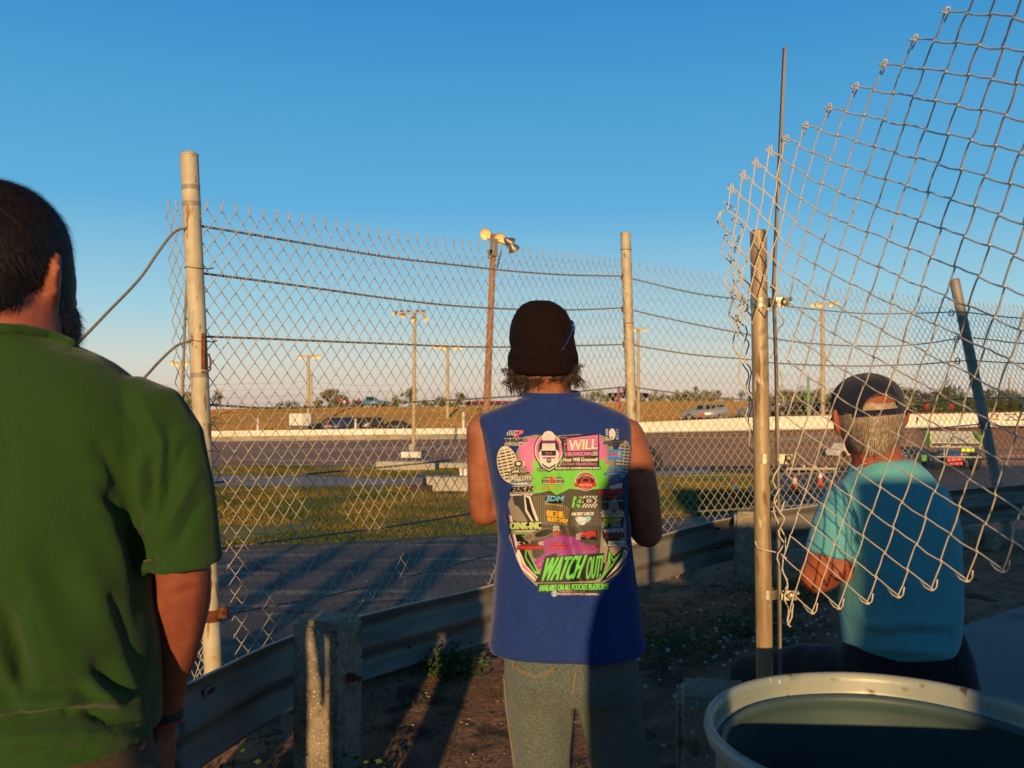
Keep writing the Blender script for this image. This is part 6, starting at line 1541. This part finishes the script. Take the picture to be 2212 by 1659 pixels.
def text(s, x0, y0, x1, y1, c, out=None, ow=4, shear=0., dy=0., bold=0, arc=0):
    """text fitted to a box, optional outline, slant and rise"""
    if s not in GC: GC[s] = text_mesh(s, None)
    pts, tr = GC[s]; mn = pts.min(0); mx = pts.max(0); q = (pts-mn)/(mx-mn); q[:, 1] = 1-q[:, 1]
    X = x0+q[:, 0]*(x1-x0)+(1-q[:, 1])*shear; Y = y0+q[:, 1]*(y1-y0)+q[:, 0]*dy+arc*(2*q[:, 0]-1)**2
    def tri(offs, col):
        for ox, oy in offs:
            for a, b, d in tr:
                ax, ay, bx, by, cx, cy = X[a]+ox, Y[a]+oy, X[b]+ox, Y[b]+oy, X[d]+ox, Y[d]+oy
                s_ = window([(ax, ay), (bx, by), (cx, cy)]); px, py = AX[s_], AY[s_]
                d1 = (px-bx)*(ay-by)-(ax-bx)*(py-by); d2 = (px-cx)*(by-cy)-(bx-cx)*(py-cy); d3 = (px-ax)*(cy-ay)-(cx-ax)*(py-ay)
                m = ~(((d1 < 0) | (d2 < 0) | (d3 < 0)) & ((d1 > 0) | (d2 > 0) | (d3 > 0))); fill(m, col, s_)
    if out is not None: tri([(ow*math.cos(a), ow*math.sin(a)) for a in [k*math.pi/4 for k in range(8)]], out)
    tri([(0, 0)]+([(bold, 0), (-bold, 0), (0, bold*.6)] if bold else []), c)
K0 = (.006, .006, .008); CR = (.72, .64, .48); WH = (.70, .66, .58); TAN = (.30, .24, .18); PK = (.62, .16, .36); GN = (.16, .58, .06); MG = (.30, .05, .26); RD = (.50, .03, .03); YE = (.75, .42, .02); BLU = (.08, .30, .60); GY = (.20, .18, .17); LG = (.50, .62, .22)
rn = random.Random(2)
# tan border plate and jagged edges
poly([(430, 222), (520, 205), (700, 212), (880, 200), (960, 215), (1040, 202), (1130, 240), (1180, 420), (1200, 700), (1250, 900), (1255, 1100), (1285, 1130), (1240, 1260), (1170, 1340), (1080, 1400), (900, 1450), (600, 1470), (520, 1420), (430, 1330), (370, 1210), (345, 1120), (310, 1040), (335, 900), (300, 760), (380, 600), (330, 420)], TAN)
# splash colours
poly([(380, 260), (470, 232), (1050, 226), (1090, 300), (1110, 440), (1090, 520), (480, 520), (430, 470), (400, 380)], PK)
g = [(495, 420), (520, 400), (530, 432), (560, 405), (600, 430), (900, 430), (1040, 410), (1095, 390), (1075, 440), (1120, 450), (1085, 500), (1130, 520), (1095, 560), (1120, 600), (1070, 640), (1000, 655), (820, 670), (690, 690), (560, 680), (500, 665), (530, 620), (480, 600), (515, 560), (488, 520), (512, 480)]
poly(g, GN)
# dark patterned field
dots = lambda a, b: (np.floor(a/7)+np.floor(b/7)) % 2 == 0
fieldp = [(470, 690), (560, 672), (640, 655), (690, 692), (800, 640), (900, 650), (1080, 640), (1100, 800), (1060, 900), (1040, 1180), (900, 1220), (560, 1240), (500, 1190), (470, 1000), (520, 880), (470, 760)]
poly(fieldp, K0); poly(fieldp, (.13, .11, .075), dots); poly([(335, 700), (480, 690), (520, 880), (480, 1000), (430, 900), (360, 790)], (.05, .045, .045))
poly([(500, 700), (650, 690), (800, 800), (790, 940), (560, 930), (520, 830)], (.23, .19, .13), lambda a, b: (np.floor(a/9) % 2 == 0))
poly([(840, 720), (1060, 690), (1060, 940), (800, 950), (830, 820)], (.14, .125, .10), lambda a, b: (np.floor(a/9) % 2 == 0))
# purple lower splash
poly([(560, 1060), (700, 1020), (860, 1030), (900, 1080), (1040, 1110), (1000, 1190), (700, 1260), (540, 1290), (500, 1240), (600, 1160)], MG)
for _ in range(60): ell(rn.uniform(480, 640), rn.uniform(1200, 1320), rn.uniform(3, 9), rn.uniform(3, 7), rn.choice((MG, PK)))
for _ in range(50): ell(rn.choice((rn.uniform(1040, 1120), rn.uniform(480, 520))), rn.uniform(420, 660), rn.uniform(2, 8), rn.uniform(2, 5), GN)
# lightning frames left and right
def bolt(pts, cols):
    for col, k in cols:
        poly([(x+k*sx, y+k*.5) for x, y, sx in pts], col)
Lb = [(290, 840), (420, 910), (350, 900), (440, 1090), (375, 1050), (520, 1340), (560, 1400), (400, 1240), (350, 1120), (320, 1010)]
poly(Lb, K0); poly([(x+14, y+8) for x, y in Lb], (.40, .14, .38)); poly([(x+26, y+14) for x, y in Lb], WH); poly([(x+44, y+20) for x, y in Lb], K0)
poly([(430, 690), (480, 700), (520, 820), (560, 930), (500, 920), (440, 820)], WH); poly([(440, 700), (470, 720), (500, 830), (530, 905), (505, 900), (455, 810)], K0)
poly([(310, 760), (380, 780), (430, 850), (470, 930), (350, 900)], TAN)
poly([(440, 1100), (500, 1220), (560, 1330), (520, 1330), (440, 1200)], GN); poly([(450, 1130), (495, 1225), (535, 1310), (515, 1300), (450, 1200)], K0)
poly([(380, 1130), (420, 1250), (520, 1370), (530, 1395), (410, 1290), (365, 1180)], WH); poly([(392, 1160), (425, 1250), (520, 1355), (420, 1280)], PK)
Rb = [(1090, 700), (1180, 640), (1230, 760), (1240, 900), (1200, 1100), (1110, 1120), (1060, 1000), (1100, 860)]
poly(Rb, K0); poly([(1110, 760), (1170, 700), (1200, 800), (1210, 960), (1150, 1040), (1120, 900)], GY)
poly([(1120, 620), (1225, 590), (1215, 640), (1120, 660)], WH); poly([(1110, 600), (1200, 575), (1200, 590), (1110, 615)], MG)
poly([(1100, 860), (1150, 800), (1120, 920), (1180, 900), (1070, 1060), (1100, 940), (1060, 960)], (.10, .35, .08)); poly([(1105, 880), (1135, 840), (1110, 930), (1150, 925), (1085, 1020), (1105, 930)], K0)
zg = [(1110, 1115), (1150, 1190), (1230, 1110), (1280, 1135), (1270, 1190), (1200, 1290), (1110, 1370), (1040, 1400), (1120, 1290), (1180, 1200), (1090, 1240)]
poly(zg, K0); poly([(1235, 1130), (1268, 1145), (1255, 1190), (1180, 1285), (1090, 1370), (1160, 1280), (1225, 1190)], WH); poly([(1245, 1150), (1255, 1160), (1240, 1200), (1160, 1290), (1225, 1200)], (.30, .12, .36))
poly([(1118, 1140), (1150, 1215), (1215, 1150), (1140, 1270), (1070, 1350), (1030, 1390), (1100, 1280), (1140, 1235), (1100, 1250)], GN); poly([(1122, 1175), (1145, 1232), (1185, 1195), (1130, 1265), (1085, 1320), (1130, 1250)], K0)
# big retro microphones
def mic(cx, cy, rx, ry, rot, col):
    ell(cx, cy, rx+7, ry+7, K0, rot); ell(cx, cy, rx, ry, col, rot); ell(cx, cy, rx, ry, K0, rot, tex=lambda u, v: (np.mod(v, 26) < 11) & (np.abs(u) > 5) & (np.abs(v) < ry*.82)); ell(cx, cy, rx, ry, col, rot, inner=.86)
    ell(cx, cy, rx, ry, col, rot, tex=lambda u, v: (np.abs(np.abs(u)-rx*.55) < 4) & (np.abs(v) < ry*.7))
mic(300, 445, 84, 152, -.22, CR); mic(1232, 400, 62, 150, .12, (.40, .38, .36))
poly([(330, 400), (370, 395), (400, 430), (440, 420), (430, 470), (345, 470)], (.55, .48, .38)); ell(385, 440, 34, 26, K0); ell(385, 438, 20, 14, CR); text('LANDSCAPING', 325, 462, 450, 482, CR, K0, 4)
# centre microphone badge
ell(630, 330, 122, 145, K0); poly([(530, 400), (735, 400), (700, 470), (630, 508), (560, 470)], K0); ell(630, 328, 113, 134, WH); ell(630, 328, 106, 128, PK); ell(630, 328, 86, 108, K0); poly([(545, 410), (715, 410), (690, 462), (630, 495), (572, 462)], WH); poly([(556, 415), (704, 415), (682, 455), (630, 484), (580, 455)], K0)
ell(628, 232, 52, 58, WH); poly([(580, 230), (676, 230), (684, 330), (574, 330)], WH); ell(628, 240, 44, 48, K0, tex=lambda a, b: (np.mod(a, 13) < 4) & (np.mod(b, 13) < 4))
poly([(574, 250), (682, 250), (684, 276), (574, 276)], MG); poly([(574, 258), (682, 258), (684, 266), (574, 266)], K0)
poly([(582, 282), (676, 282), (678, 322), (580, 322)], K0, lambda a, b: (np.mod(a, 13) < 4) & (np.mod(b, 13) < 4))
poly([(565, 326), (695, 326), (712, 350), (700, 430), (630, 470), (562, 430), (550, 350)], WH); poly([(566, 332), (690, 332), (686, 374), (572, 374)], K0); text('2024', 600, 345, 656, 364, PK); poly([(576, 384), (688, 384), (684, 396), (580, 396)], MG)
ell(630, 412, 20, 20, K0); ell(630, 412, 11, 11, WH); ell(630, 415, 6, 8, K0); text('SEASON', 540, 476, 600, 494, WH, K0, 7)
# WILL sign
poly([(722, 216), (1034, 196), (1040, 300), (1036, 378), (745, 388)], K0); poly([(775, 236), (1026, 204), (1030, 330), (782, 336)], PK)
text('THE', 736, 222, 778, 238, PK, K0, 5); 
for i, ch in enumerate('WILD'): text(ch, 754-(3 if ch == 'W' else -2), 250+i*22, 772, 265+i*22, PK, K0, 4)
text('WILL', 790, 248, 1018, 330, CR, K0, 6, 6, -14, 4); text('THROWDOWN', 754, 346, 978, 378, PK, K0, 5, 0, -4, 2)
for i in range(6):
    for j in range(4): 
        if (i+j) % 2: poly([(985+i*7, 338+j*9), (992+i*7, 338+j*9), (992+i*7, 347+j*9), (985+i*7, 347+j*9)], WH)
poly([(735, 388), (1036, 378), (1038, 455), (722, 462)], K0); text('Host: Will Greenwell', 748, 390, 1022, 420, CR, None, 0, 2, -2, 1.5); text('Co-Host: Harold Adams', 728, 428, 1018, 450, PK, None, 0, 5, -2, 1)
poly([(672, 462), (1046, 456), (1048, 486), (674, 494)], K0); text('PRESENTED BY SOUTHERN INDIANA BARNS', 684, 468, 1042, 484, CR, None, 0, 0, -3, 1)
poly([(728, 402), (740, 402), (740, 425), (724, 425)], GN)
# sponsor marks
for i in range(8):
    for j in range(4):
        if (i+j) % 2 == 0 and i > j-1: x, y = 300+i*14-j*7, 168+j*15; poly([(x, y), (x+13, y), (x+8, y+14), (x-5, y+14)], K0 if i < 5 else (.6, .10, .10)); 
poly([(360, 170), (425, 168), (420, 195), (385, 205), (350, 228), (358, 200), (400, 190), (405, 180), (365, 182)], (.62, .14, .16))
for i in range(8):
    for j in range(3):
        if (i+j) % 2: x, y = 300+i*9-j*6, 170+j*14; poly([(x, y), (x+8, y), (x+3, y+12), (x-5, y+12)], WH)
text('PICKFORD', 272, 236, 455, 270, K0, CR, 4, 0, -6, 3); text('MOTORSPORTS', 276, 274, 438, 292, K0, CR, 3, 0, -2, 1)
ell(1142, 200, 26, 46, WH); poly([(1128, 222), (1145, 222), (1142, 244)], (.02, .03, .12))
for k in range(7):
    y = 160+k*13; poly([(1088, y), (1112, y), (1112, y+5), (1088, y+5)], WH); poly([(1172, y-2), (1195, y-2), (1195, y+3), (1172, y+3)], (.5, .45, .42))
text('SOUTHERN SMILES', 1072, 262, 1232, 282, GY, K0, 3, 0, -14); text('DENTISTRY', 1110, 284, 1210, 296, GY, K0, 3, 0, -8)
poly([(1104, 330), (1222, 318), (1222, 405), (1108, 410)], (.05, .26, .60)); text('RACE', 1114, 345, 1186, 380, (.55, .04, .12), WH, 2, 6, -4, 2); text('8', 1186, 335, 1212, 388, (.5, .7, .85), K0, 2)
text('Lucas', 1116, 455, 1228, 490, (.06, .32, .66), K0, 4, 6, -6, 3); ell(1160, 520, 88, 20, (.03, .18, .42)); text('CURBING', 1098, 512, 1226, 530, (.40, .60, .75), None, 0, 0, -6, 1); text('SUPPLY CO', 1110, 552, 1225, 578, (.06, .25, .55), K0, 3, 6, -6, 2)
for k in range(16): ell(305+k*11, 528-abs(8-k)*1.2-rn.uniform(0, 12), 5, 9, K0)
text('CIRCLE CITY', 306, 536, 486, 568, WH, K0, 5, 0, -2, 2); ell(400, 592, 86, 24, (.16, .36, .60)); ell(398, 588, 78, 19, (.55, .60, .62)); text('Raceway', 322, 570, 482, 604, K0, WH, 2, 14, -8, 2)
text('B&R', 322, 624, 500, 670, K0, CR, 5, 16, -8, 5); text('Speed Shop', 315, 678, 500, 704, WH, K0, 4, 6, -8, 2)
for sx in (-1, 1):
    cx = 662+sx*48; poly([(cx-42, 580), (cx-36, 556), (cx-14, 548), (cx+20, 548), (cx+38, 556), (cx+44, 580), (cx+40, 606), (cx-40, 606)], K0); poly([(cx-36, 566), (cx-30, 558), (cx+30, 558), (cx+36, 566)], WH)
    for k in range(6): poly([(cx-30+k*11, 572), (cx-24+k*11, 572), (cx-24+k*11, 590), (cx-30+k*11, 590)], (.5, .4, .28))
    poly([(cx-38, 594), (cx+38, 594), (cx+36, 602), (cx-36, 602)], WH)
poly([(655, 612), (632, 575), (645, 540), (640, 524), (664, 545), (672, 580)], (.65, .05, .02)); text('CIRCLECITY', 566, 620, 700, 648, (.62, .30, .04), (.05, .2, .02), 2, 0, 0, 1); text('LLC', 722, 620, 760, 642, (.62, .30, .04), (.05, .2, .02), 2, 0, 0, 1)
ell(928, 580, 84, 76, WH); ell(928, 580, 79, 71, K0); ell(928, 580, 76, 68, RD, inner=.68); text('KENTUCKIANA KART', 864, 520, 992, 540, WH, None, 0, 0, 0, 0, 26); ell(928, 578, 42, 34, RD); ell(928, 570, 26, 14, K0); poly([(832, 595), (1018, 592), (1008, 625), (842, 628)], RD); text('RACING', 880, 600, 980, 620, CR); poly([(880, 628), (975, 626), (960, 645), (895, 646)], RD); text('Kart', 895, 630, 955, 644, WH)
text('EL TARASCO', 1036, 650, 1236, 692, RD, K0, 5, 0, -14, 4); poly([(1105, 698), (1210, 690), (1205, 712), (1100, 716)], RD); text('Shepherdsville', 1064, 734, 1226, 760, (.42, .38, .36), None, 0, 0, -10)
poly([(596, 705), (745, 695), (752, 730), (730, 762), (600, 758)], K0); text('JDM', 602, 702, 740, 750, (.10, .42, .72), WH, 3, 12, 0, 4); text("John's Mobile", 600, 752, 745, 770, YE, K0, 3, 0, 18, 1); poly([(600, 756), (745, 776), (742, 784), (602, 764)], (.5, .28, .02))
poly([(815, 792), (832, 702), (850, 702), (868, 760), (880, 702), (898, 702), (880, 792), (862, 792), (845, 735), (834, 792)], GN)
for i in range(10):
    for j in range(6):
        if (i+j) % 2: poly([(900+i*12, 698+j*16), (912+i*12, 698+j*16), (910+i*12, 713+j*16), (898+i*12, 713+j*16)], WH)
ell(885, 742, 44, 26, K0, inner=.45); ell(955, 738, 44, 26, K0, inner=.45)
text('RICHIE', 616, 812, 752, 864, YE, K0, 5, -2, 12, 4); text('BODY SHOP', 622, 868, 785, 902, YE, K0, 5, 0, 18, 3)
text('MOBY DICK', 814, 832, 990, 858, WH, K0, 4, 10, -4, 3)
poly([(842, 880), (870, 864), (925, 868), (965, 862), (972, 884), (955, 905), (925, 915), (880, 935), (862, 915)], (.30, .55, .75)); poly([(846, 878), (872, 868), (922, 874), (935, 892), (905, 905), (868, 908)], WH); poly([(900, 912), (940, 905), (912, 935), (880, 934)], WH); ell(862, 884, 4, 4, K0)
text('POWERSPORTS', 880, 935, 1000, 948, GY, K0, 2)
for i in range(17):
    for j in range(5): x, y = 1048+i*11, 800+j*11-(abs(8.5-i)*-2.2); poly([(x, y), (x+11, y), (x+11, y+11), (x, y+11)], WH if (i+j) % 2 else K0)
poly([(1130, 800), (1178, 800), (1154, 845)], RD); ell(1140, 885, 82, 36, K0); ell(1140, 885, 74, 30, (.42, .34, .02)); poly([(1048, 850), (1235, 842), (1230, 876), (1052, 884)], K0); text('SPORTSDROME', 1056, 852, 1230, 874, LG, None, 0, 0, -6, 2); text('SPEEDWAY', 1085, 888, 1195, 904, K0)
poly([(318, 910), (572, 900), (575, 975), (330, 985)], K0); text('OINK-INC', 322, 912, 568, 968, LG, K0, 6, 0, -4, 6); poly([(326, 978), (552, 972), (562, 1004), (334, 1008)], (.22, .34, .10)); poly([(350, 976), (540, 972), (538, 990), (352, 994)], (.45, .42, .36)); text('LANDSCAPING', 372, 998, 528, 1012, LG, K0, 2); text('& DIRT', 415, 1018, 500, 1032, GN, K0, 2)
ell(560, 1010, 112, 42, (.16, .13, .09), -.28); ell(590, 1000, 74, 26, K0, -.28); ell(470, 1030, 40, 34, TAN, -.28, inner=.6)
for i in range(5):
    for j in range(4):
        if (i+j) % 2: poly([(664+i*10, 940+j*9), (674+i*10, 940+j*9), (674+i*10, 949+j*9), (664+i*10, 949+j*9)], WH)
text('SS', 664, 978, 720, 1022, RD, WH, 2, 4, 0, 3); text('SPEED', 700, 1004, 790, 1022, (.55, .12, .12), K0, 3)
poly([(850, 1000), (1020, 980), (1022, 1052), (870, 1062)], K0)
for i in range(4):
    for j in range(5):
        if (i+j) % 2: poly([(852+i*9, 1000+j*11), (861+i*9, 1000+j*11), (861+i*9, 1011+j*11), (852+i*9, 1011+j*11)], WH)
text('MJR', 888, 990, 1010, 1048, RD, K0, 3, 8, -6, 5); text('PERFORMANCE', 892, 1056, 1004, 1072, GY, K0, 3)
poly([(1060, 960), (1238, 950), (1240, 1040), (1066, 1046)], (.05, .012, .015)); text("WHITE'S", 1070, 966, 1232, 998, (.55, .52, .50), K0, 3, 0, -6, 3); text('TRUCKING', 1076, 1004, 1230, 1020, RD, None, 0); text('& REPAIR', 1090, 1024, 1220, 1038, (.35, .03, .03))
for x in (360, 545):
    for i in range(4):
        for j in range(4):
            if (i+j) % 2: poly([(x+i*10, 1068+j*10), (x+i*10+10, 1068+j*10), (x+i*10+10, 1078+j*10), (x+i*10, 1078+j*10)], WH)
text('SPEEDROME', 378, 1104, 574, 1132, RD, K0, 6, 0, 0, 4); text('INDIANAPOLIS', 405, 1086, 545, 1100, RD, K0, 3)
text('COLE', 640, 1078, 756, 1102, (.55, .03, .06), K0, 4, 4, 0, 3); text('RACING', 628, 1104, 780, 1130, (.55, .03, .06), K0, 4, 4, 0, 3)
text('HUTCH', 892, 1096, 1002, 1138, (.45, .02, .08), (.02, .06, .25), 5, 4, 0, 3); poly([(1008, 1096), (1044, 1090), (1040, 1120), (1008, 1125)], (.10, .02, .04))
poly([(1070, 1110), (1070, 1082), (1082, 1066), (1096, 1082), (1096, 1110)], (.35, .34, .34)); text('SOUTHERN', 1112, 1066, 1244, 1086, WH, K0, 3, 0, -4, 2); text('INDIANA BARNS', 1106, 1092, 1244, 1106, WH, K0, 2, 0, -3, 1)
# WATCH OUT!, second word in a darker green for the shadow across it
poly([(600, 1190), (690, 1160), (700, 1190), (790, 1180), (1080, 1160), (1072, 1240), (1090, 1240), (1060, 1350), (1000, 1385), (740, 1400), (515, 1400), (560, 1330)], K0)
text('WATCH', 552, 1200, 868, 1392, (.14, .60, .08), K0, 9, 70, -26, 6); text('OUT!', 925, 1192, 1046, 1376, (.12, .50, .07), K0, 9, 26, -16, 3)
poly([(540, 1408), (1115, 1400), (1122, 1440), (1105, 1462), (800, 1482), (536, 1482)], K0); poly([(700, 1470), (1000, 1478), (860, 1496)], PK)
text('AVAILABLE ON ALL PODCAST PLATFORMS', 552, 1420, 1108, 1470, (.16, .62, .09), K0, 3, 4, -14, 2.5)
poly([(690, 1478), (1040, 1478), (1044, 1504), (700, 1506)], K0)
ell(675, 1492, 23, 23, WH); ell(675, 1492, 20, 20, (.06, .26, .55)); text('f', 668, 1476, 684, 1508, WH, None, 0, 0, 0, 1); text('FACEBOOK.COM/WILL GREENWELL', 702, 1484, 1036, 1500, (.60, .52, .55), None, 0, 0, 3, 1)
# lay it on the cloth
A = al.reshape(GH, SS, GW, SS).mean((1, 3)); C3 = (rgb*al[..., None]).reshape(GH, SS, GW, SS, 3).sum((1, 3))/np.maximum(al.reshape(GH, SS, GW, SS).sum((1, 3)), 1)[..., None]
idx = -np.ones((GH+1, GW+1), int); vs = []; cols = []
def corner_col(j, i):
    s_ = np.zeros(3); n = 0
    for a in (j-1, j):
        for b in (i-1, i):
            if 0 <= a < GH and 0 <= b < GW and A[a, b] >= .5: s_ += C3[a, b]; n += 1
    return s_/max(n, 1)
fs = []; fcol = []
def vert(j, i):
    if idx[j, i] < 0:
        ux = X0+i*ST; uy = Y0+j*ST; p = hit(sb, 1017.5+ux*.26667, 884.8+uy*.26667, .0011)
        if p is None: return -1
        idx[j, i] = len(vs); vs.append(tuple(p))
    return idx[j, i]
for j in range(GH):
    for i in range(GW):
        if A[j, i] < .5: continue
        q = [vert(j, i), vert(j, i+1), vert(j+1, i+1), vert(j+1, i)]
        if min(q) < 0: continue
        # keep only cells that lie on the back of the shirt
        if abs(vs[q[0]][1]-vs[q[2]][1]) > .02 or vs[q[0]][1] > YC+.09: continue
        fs.append(q[::-1]); fcol.append(C3[j, i])
me = bpy.data.meshes.new('back_print'); me.from_pydata(vs, [], fs)
at_ = me.color_attributes.new('ink', 'FLOAT_COLOR', 'CORNER')
ca = np.ones((len(fs)*4, 4)); ca[:, :3] = np.repeat(np.array(fcol), 4, 0); at_.data.foreach_set('color', ca.ravel())
me.polygons.foreach_set('use_smooth', [True]*len(me.polygons)); me.update()
pm_ = bpy.data.materials.new('printed_ink'); pm_.use_nodes = True; nn = pm_.node_tree.nodes; ll = pm_.node_tree.links
an = nn.new('ShaderNodeAttribute'); an.attribute_name = 'ink'; bs = nn['Principled BSDF']; bs.inputs['Roughness'].default_value = .55; bs.inputs['Specular IOR Level'].default_value = .35
nz = nn.new('ShaderNodeTexNoise'); nz.inputs['Scale'].default_value = 300; hs = nn.new('ShaderNodeHueSaturation'); mr = nn.new('ShaderNodeMapRange'); mr.inputs['To Min'].default_value = .75; mr.inputs['To Max'].default_value = 1.15
tcn = nn.new('ShaderNodeTexCoord'); ll.new(tcn.outputs['Object'], nz.inputs['Vector']); ll.new(nz.outputs['Fac'], mr.inputs['Value']); ll.new(mr.outputs[0], hs.inputs['Value']); ll.new(an.outputs['Color'], hs.inputs['Color']); ll.new(hs.outputs[0], bs.inputs['Base Color'])
me.materials.append(pm_); o = bpy.data.objects.new('back_print', me); COL.objects.link(o); o.parent = shirt; o.matrix_parent_inverse = Matrix.Identity(4)
print('print cells', len(fs))

# ================================================================ weeds, straw and litter on the near ground
def scatter(name, label, m, n_, fn, kind='stuff'):
    mb = MB(); rr = random.Random(len(name)*7+n_)
    for _ in range(n_): fn(mb, rr)
    o = mb.build(name, m); tag(o, label, None, None, kind); o['category'] = 'plants' if 'straw' not in name else 'litter'; return o
def blade(mb, p, h, w_, lean, rr):
    a = rr.uniform(0, 6.28); sd = Vector((math.cos(a), math.sin(a), 0))*w_; pts = []
    for k in range(4):
        t_ = k/3; q = p+Vector((lean.x*t_*t_, lean.y*t_*t_, h*t_)); wd = 1-t_*.9; pts += [q-sd*wd, q+sd*wd]
    mb.add(pts, [(2*i, 2*i+1, 2*i+3, 2*i+2) for i in range(3)], 0, True)
def gp(x, y): return Vector((x, y, groundz(x, y)))
def f_grass(mb, rr):
    # grass gathers along the rail and in clumps
    if rr.random() < .6:
        c = Q[rr.randrange(8, len(Q)-6)]; p = gp(c.x+rr.gauss(.05, .28), c.y+rr.gauss(-.1, .28))
    else: p = gp(rr.uniform(-1.2, 3.5), rr.uniform(2.4, 7))
    if rr.random() < .55: return
    if noise.noise(Vector((p.x*2.2, p.y*2.2, 4))) < .02 and rr.random() < .8: return
    for _ in range(4): blade(mb, p+Vector((rr.gauss(0, .015), rr.gauss(0, .015), 0)), rr.uniform(.015, .06), .0016, Vector((rr.gauss(0, .04), rr.gauss(0, .04), 0)), rr)
scatter('weeds', 'low weeds and grass tufts along the foot of the guardrail', mat('weed_green', (.045, .07, .012), .9, 0, (.12, .08, .03), 3), 5200, f_grass)
def f_leaf(mb, rr):
    cl = ((-.52, 4.75, .22), (-.30, 4.55, .16), (-.75, 4.6, .2), (.9, 4.9, .35), (1.4, 5.2, .35), (-.95, 3.1, .25), (-.55, 3.2, .2), (1.9, 6.0, .4))
    c = rr.choice(cl); p = gp(c[0]+rr.gauss(0, c[2]*.45), c[1]+rr.gauss(0, c[2]*.45)); p.z += abs(rr.gauss(0, .055)); s_ = rr.uniform(.008, .02)
    a = Vector((rr.gauss(0, 1), rr.gauss(0, 1), rr.gauss(0, .5))).normalized(); b_ = a.orthogonal().normalized(); mb.add([p-a*s_, p+b_*s_*.55, p+a*s_, p-b_*s_*.55], [(0, 1, 2, 3)])
scatter('weeds', 'leafy green weeds growing beneath the guardrail', mat('weed_leaf', (.06, .11, .012), .8, 0, (.03, .07, .01), 5), 5200, f_leaf)
def f_straw(mb, rr):
    p = gp(rr.uniform(-1.0, 2.6), rr.uniform(2.6, 5.6)); p.z += .004; a = rr.gauss(.2, .9); L = rr.uniform(.03, .16); d = Vector((math.cos(a), math.sin(a), rr.uniform(-.03, .12))); s_ = Vector((-d.y, d.x, 0))*.0016
    m_ = p+d*L*.5+Vector((0, 0, .008)); mb.add([p-s_, p+s_, m_+s_, m_-s_, p+d*L], [(0, 1, 2, 3), (3, 2, 4)])
scatter('dry_straw', 'dry straw and pine needles strewn over the sandy soil', mat('straw', (.26, .15, .07), .9, 0, (.12, .07, .035), 4), 8500, f_straw)
def f_peb(mb, rr):
    p = gp(rr.uniform(-1.1, 3), rr.uniform(2.5, 6.5)); s_ = rr.uniform(.003, .011); mb.ball(p, (s_, s_*rr.uniform(.6, 1), s_*.6), n=6)
scatter('pebbles', 'small pale pebbles scattered in the soil', mat('pebble', (.30, .25, .19), .9), 900, f_peb)
def f_flower(mb, rr):
    x = rr.uniform(.35, 2.3); y = 3.9+x*.75+rr.gauss(0, .38); p = gp(x, y); p.z += rr.uniform(.05, .12); a0 = rr.uniform(0, 6)
    for k in range(5):
        a = a0+k*1.2566; d = Vector((math.cos(a), math.sin(a)*.6, math.sin(a)*.6)); s_ = Vector((-d.y, d.x, 0))*.004; r_ = rr.uniform(.008, .013); mb.add([p, p+d*r_*.6+s_, p+d*r_, p+d*r_*.6-s_], [(0, 1, 2, 3)])
scatter('wildflowers', 'tiny white wildflowers among the weeds near the guardrail', mat('white_petal', (.8, .8, .8), .6), 130, f_flower)

def f_turf(mb, rr):
    y = rr.uniform(19, 46); x = rr.uniform(-.36, .40)*y
    v = 868+6131/y; vxx = 1106+x/y*F
    near = 1184-(vxx-450)*.053 if vxx < 1058 else 1152-(vxx-1058)*.085
    ok = (v < near and v > (1052 if vxx < 760 else 1052-(vxx-760)*.036)) or (vxx < 1160 and v < 1024+(vxx-450)*.018 and v > 1007) 
    if not ok or vxx > 1668: return
    if noise.noise(Vector((x*.5, y*.25, 8))) > .35: return
    p = Vector((x, y, -1.735)); w_ = rr.uniform(.02, .045); h_ = rr.uniform(.025, .075); a = rr.gauss(0, .6); d = Vector((math.cos(a), math.sin(a), 0))*w_; t_ = Vector((rr.gauss(0, .04), rr.gauss(0, .03), h_))
    mb.add([p-d, p+d, p+t_], [(0, 1, 2)])
scatter('infield_turf', 'short green and yellowing grass growing on the infield', mat('turf_blade', (.055, .075, .006), .9, 0, (.19, .125, .015), .45, detail=8, lo=.4, hi=.62), 110000, f_turf)
def f_bank(mb, rr):
    x = rr.uniform(300, 2300); p = bank_pt(x, rr.random()**.8); w_ = rr.uniform(.05, .12); h_ = rr.uniform(.06, .15); a = rr.gauss(0, .6); d = Vector((math.cos(a), math.sin(a), 0))*w_
    mb.add([p-d, p+d, p+Vector((rr.gauss(0, .06), 0, h_))], [(0, 1, 2)])
scatter('bank_grass', 'dry golden grass covering the far bank', mat('dry_grass_blade', (.36, .19, .05), .9, 0, (.25, .16, .035), .15, detail=6), 42000, f_bank)
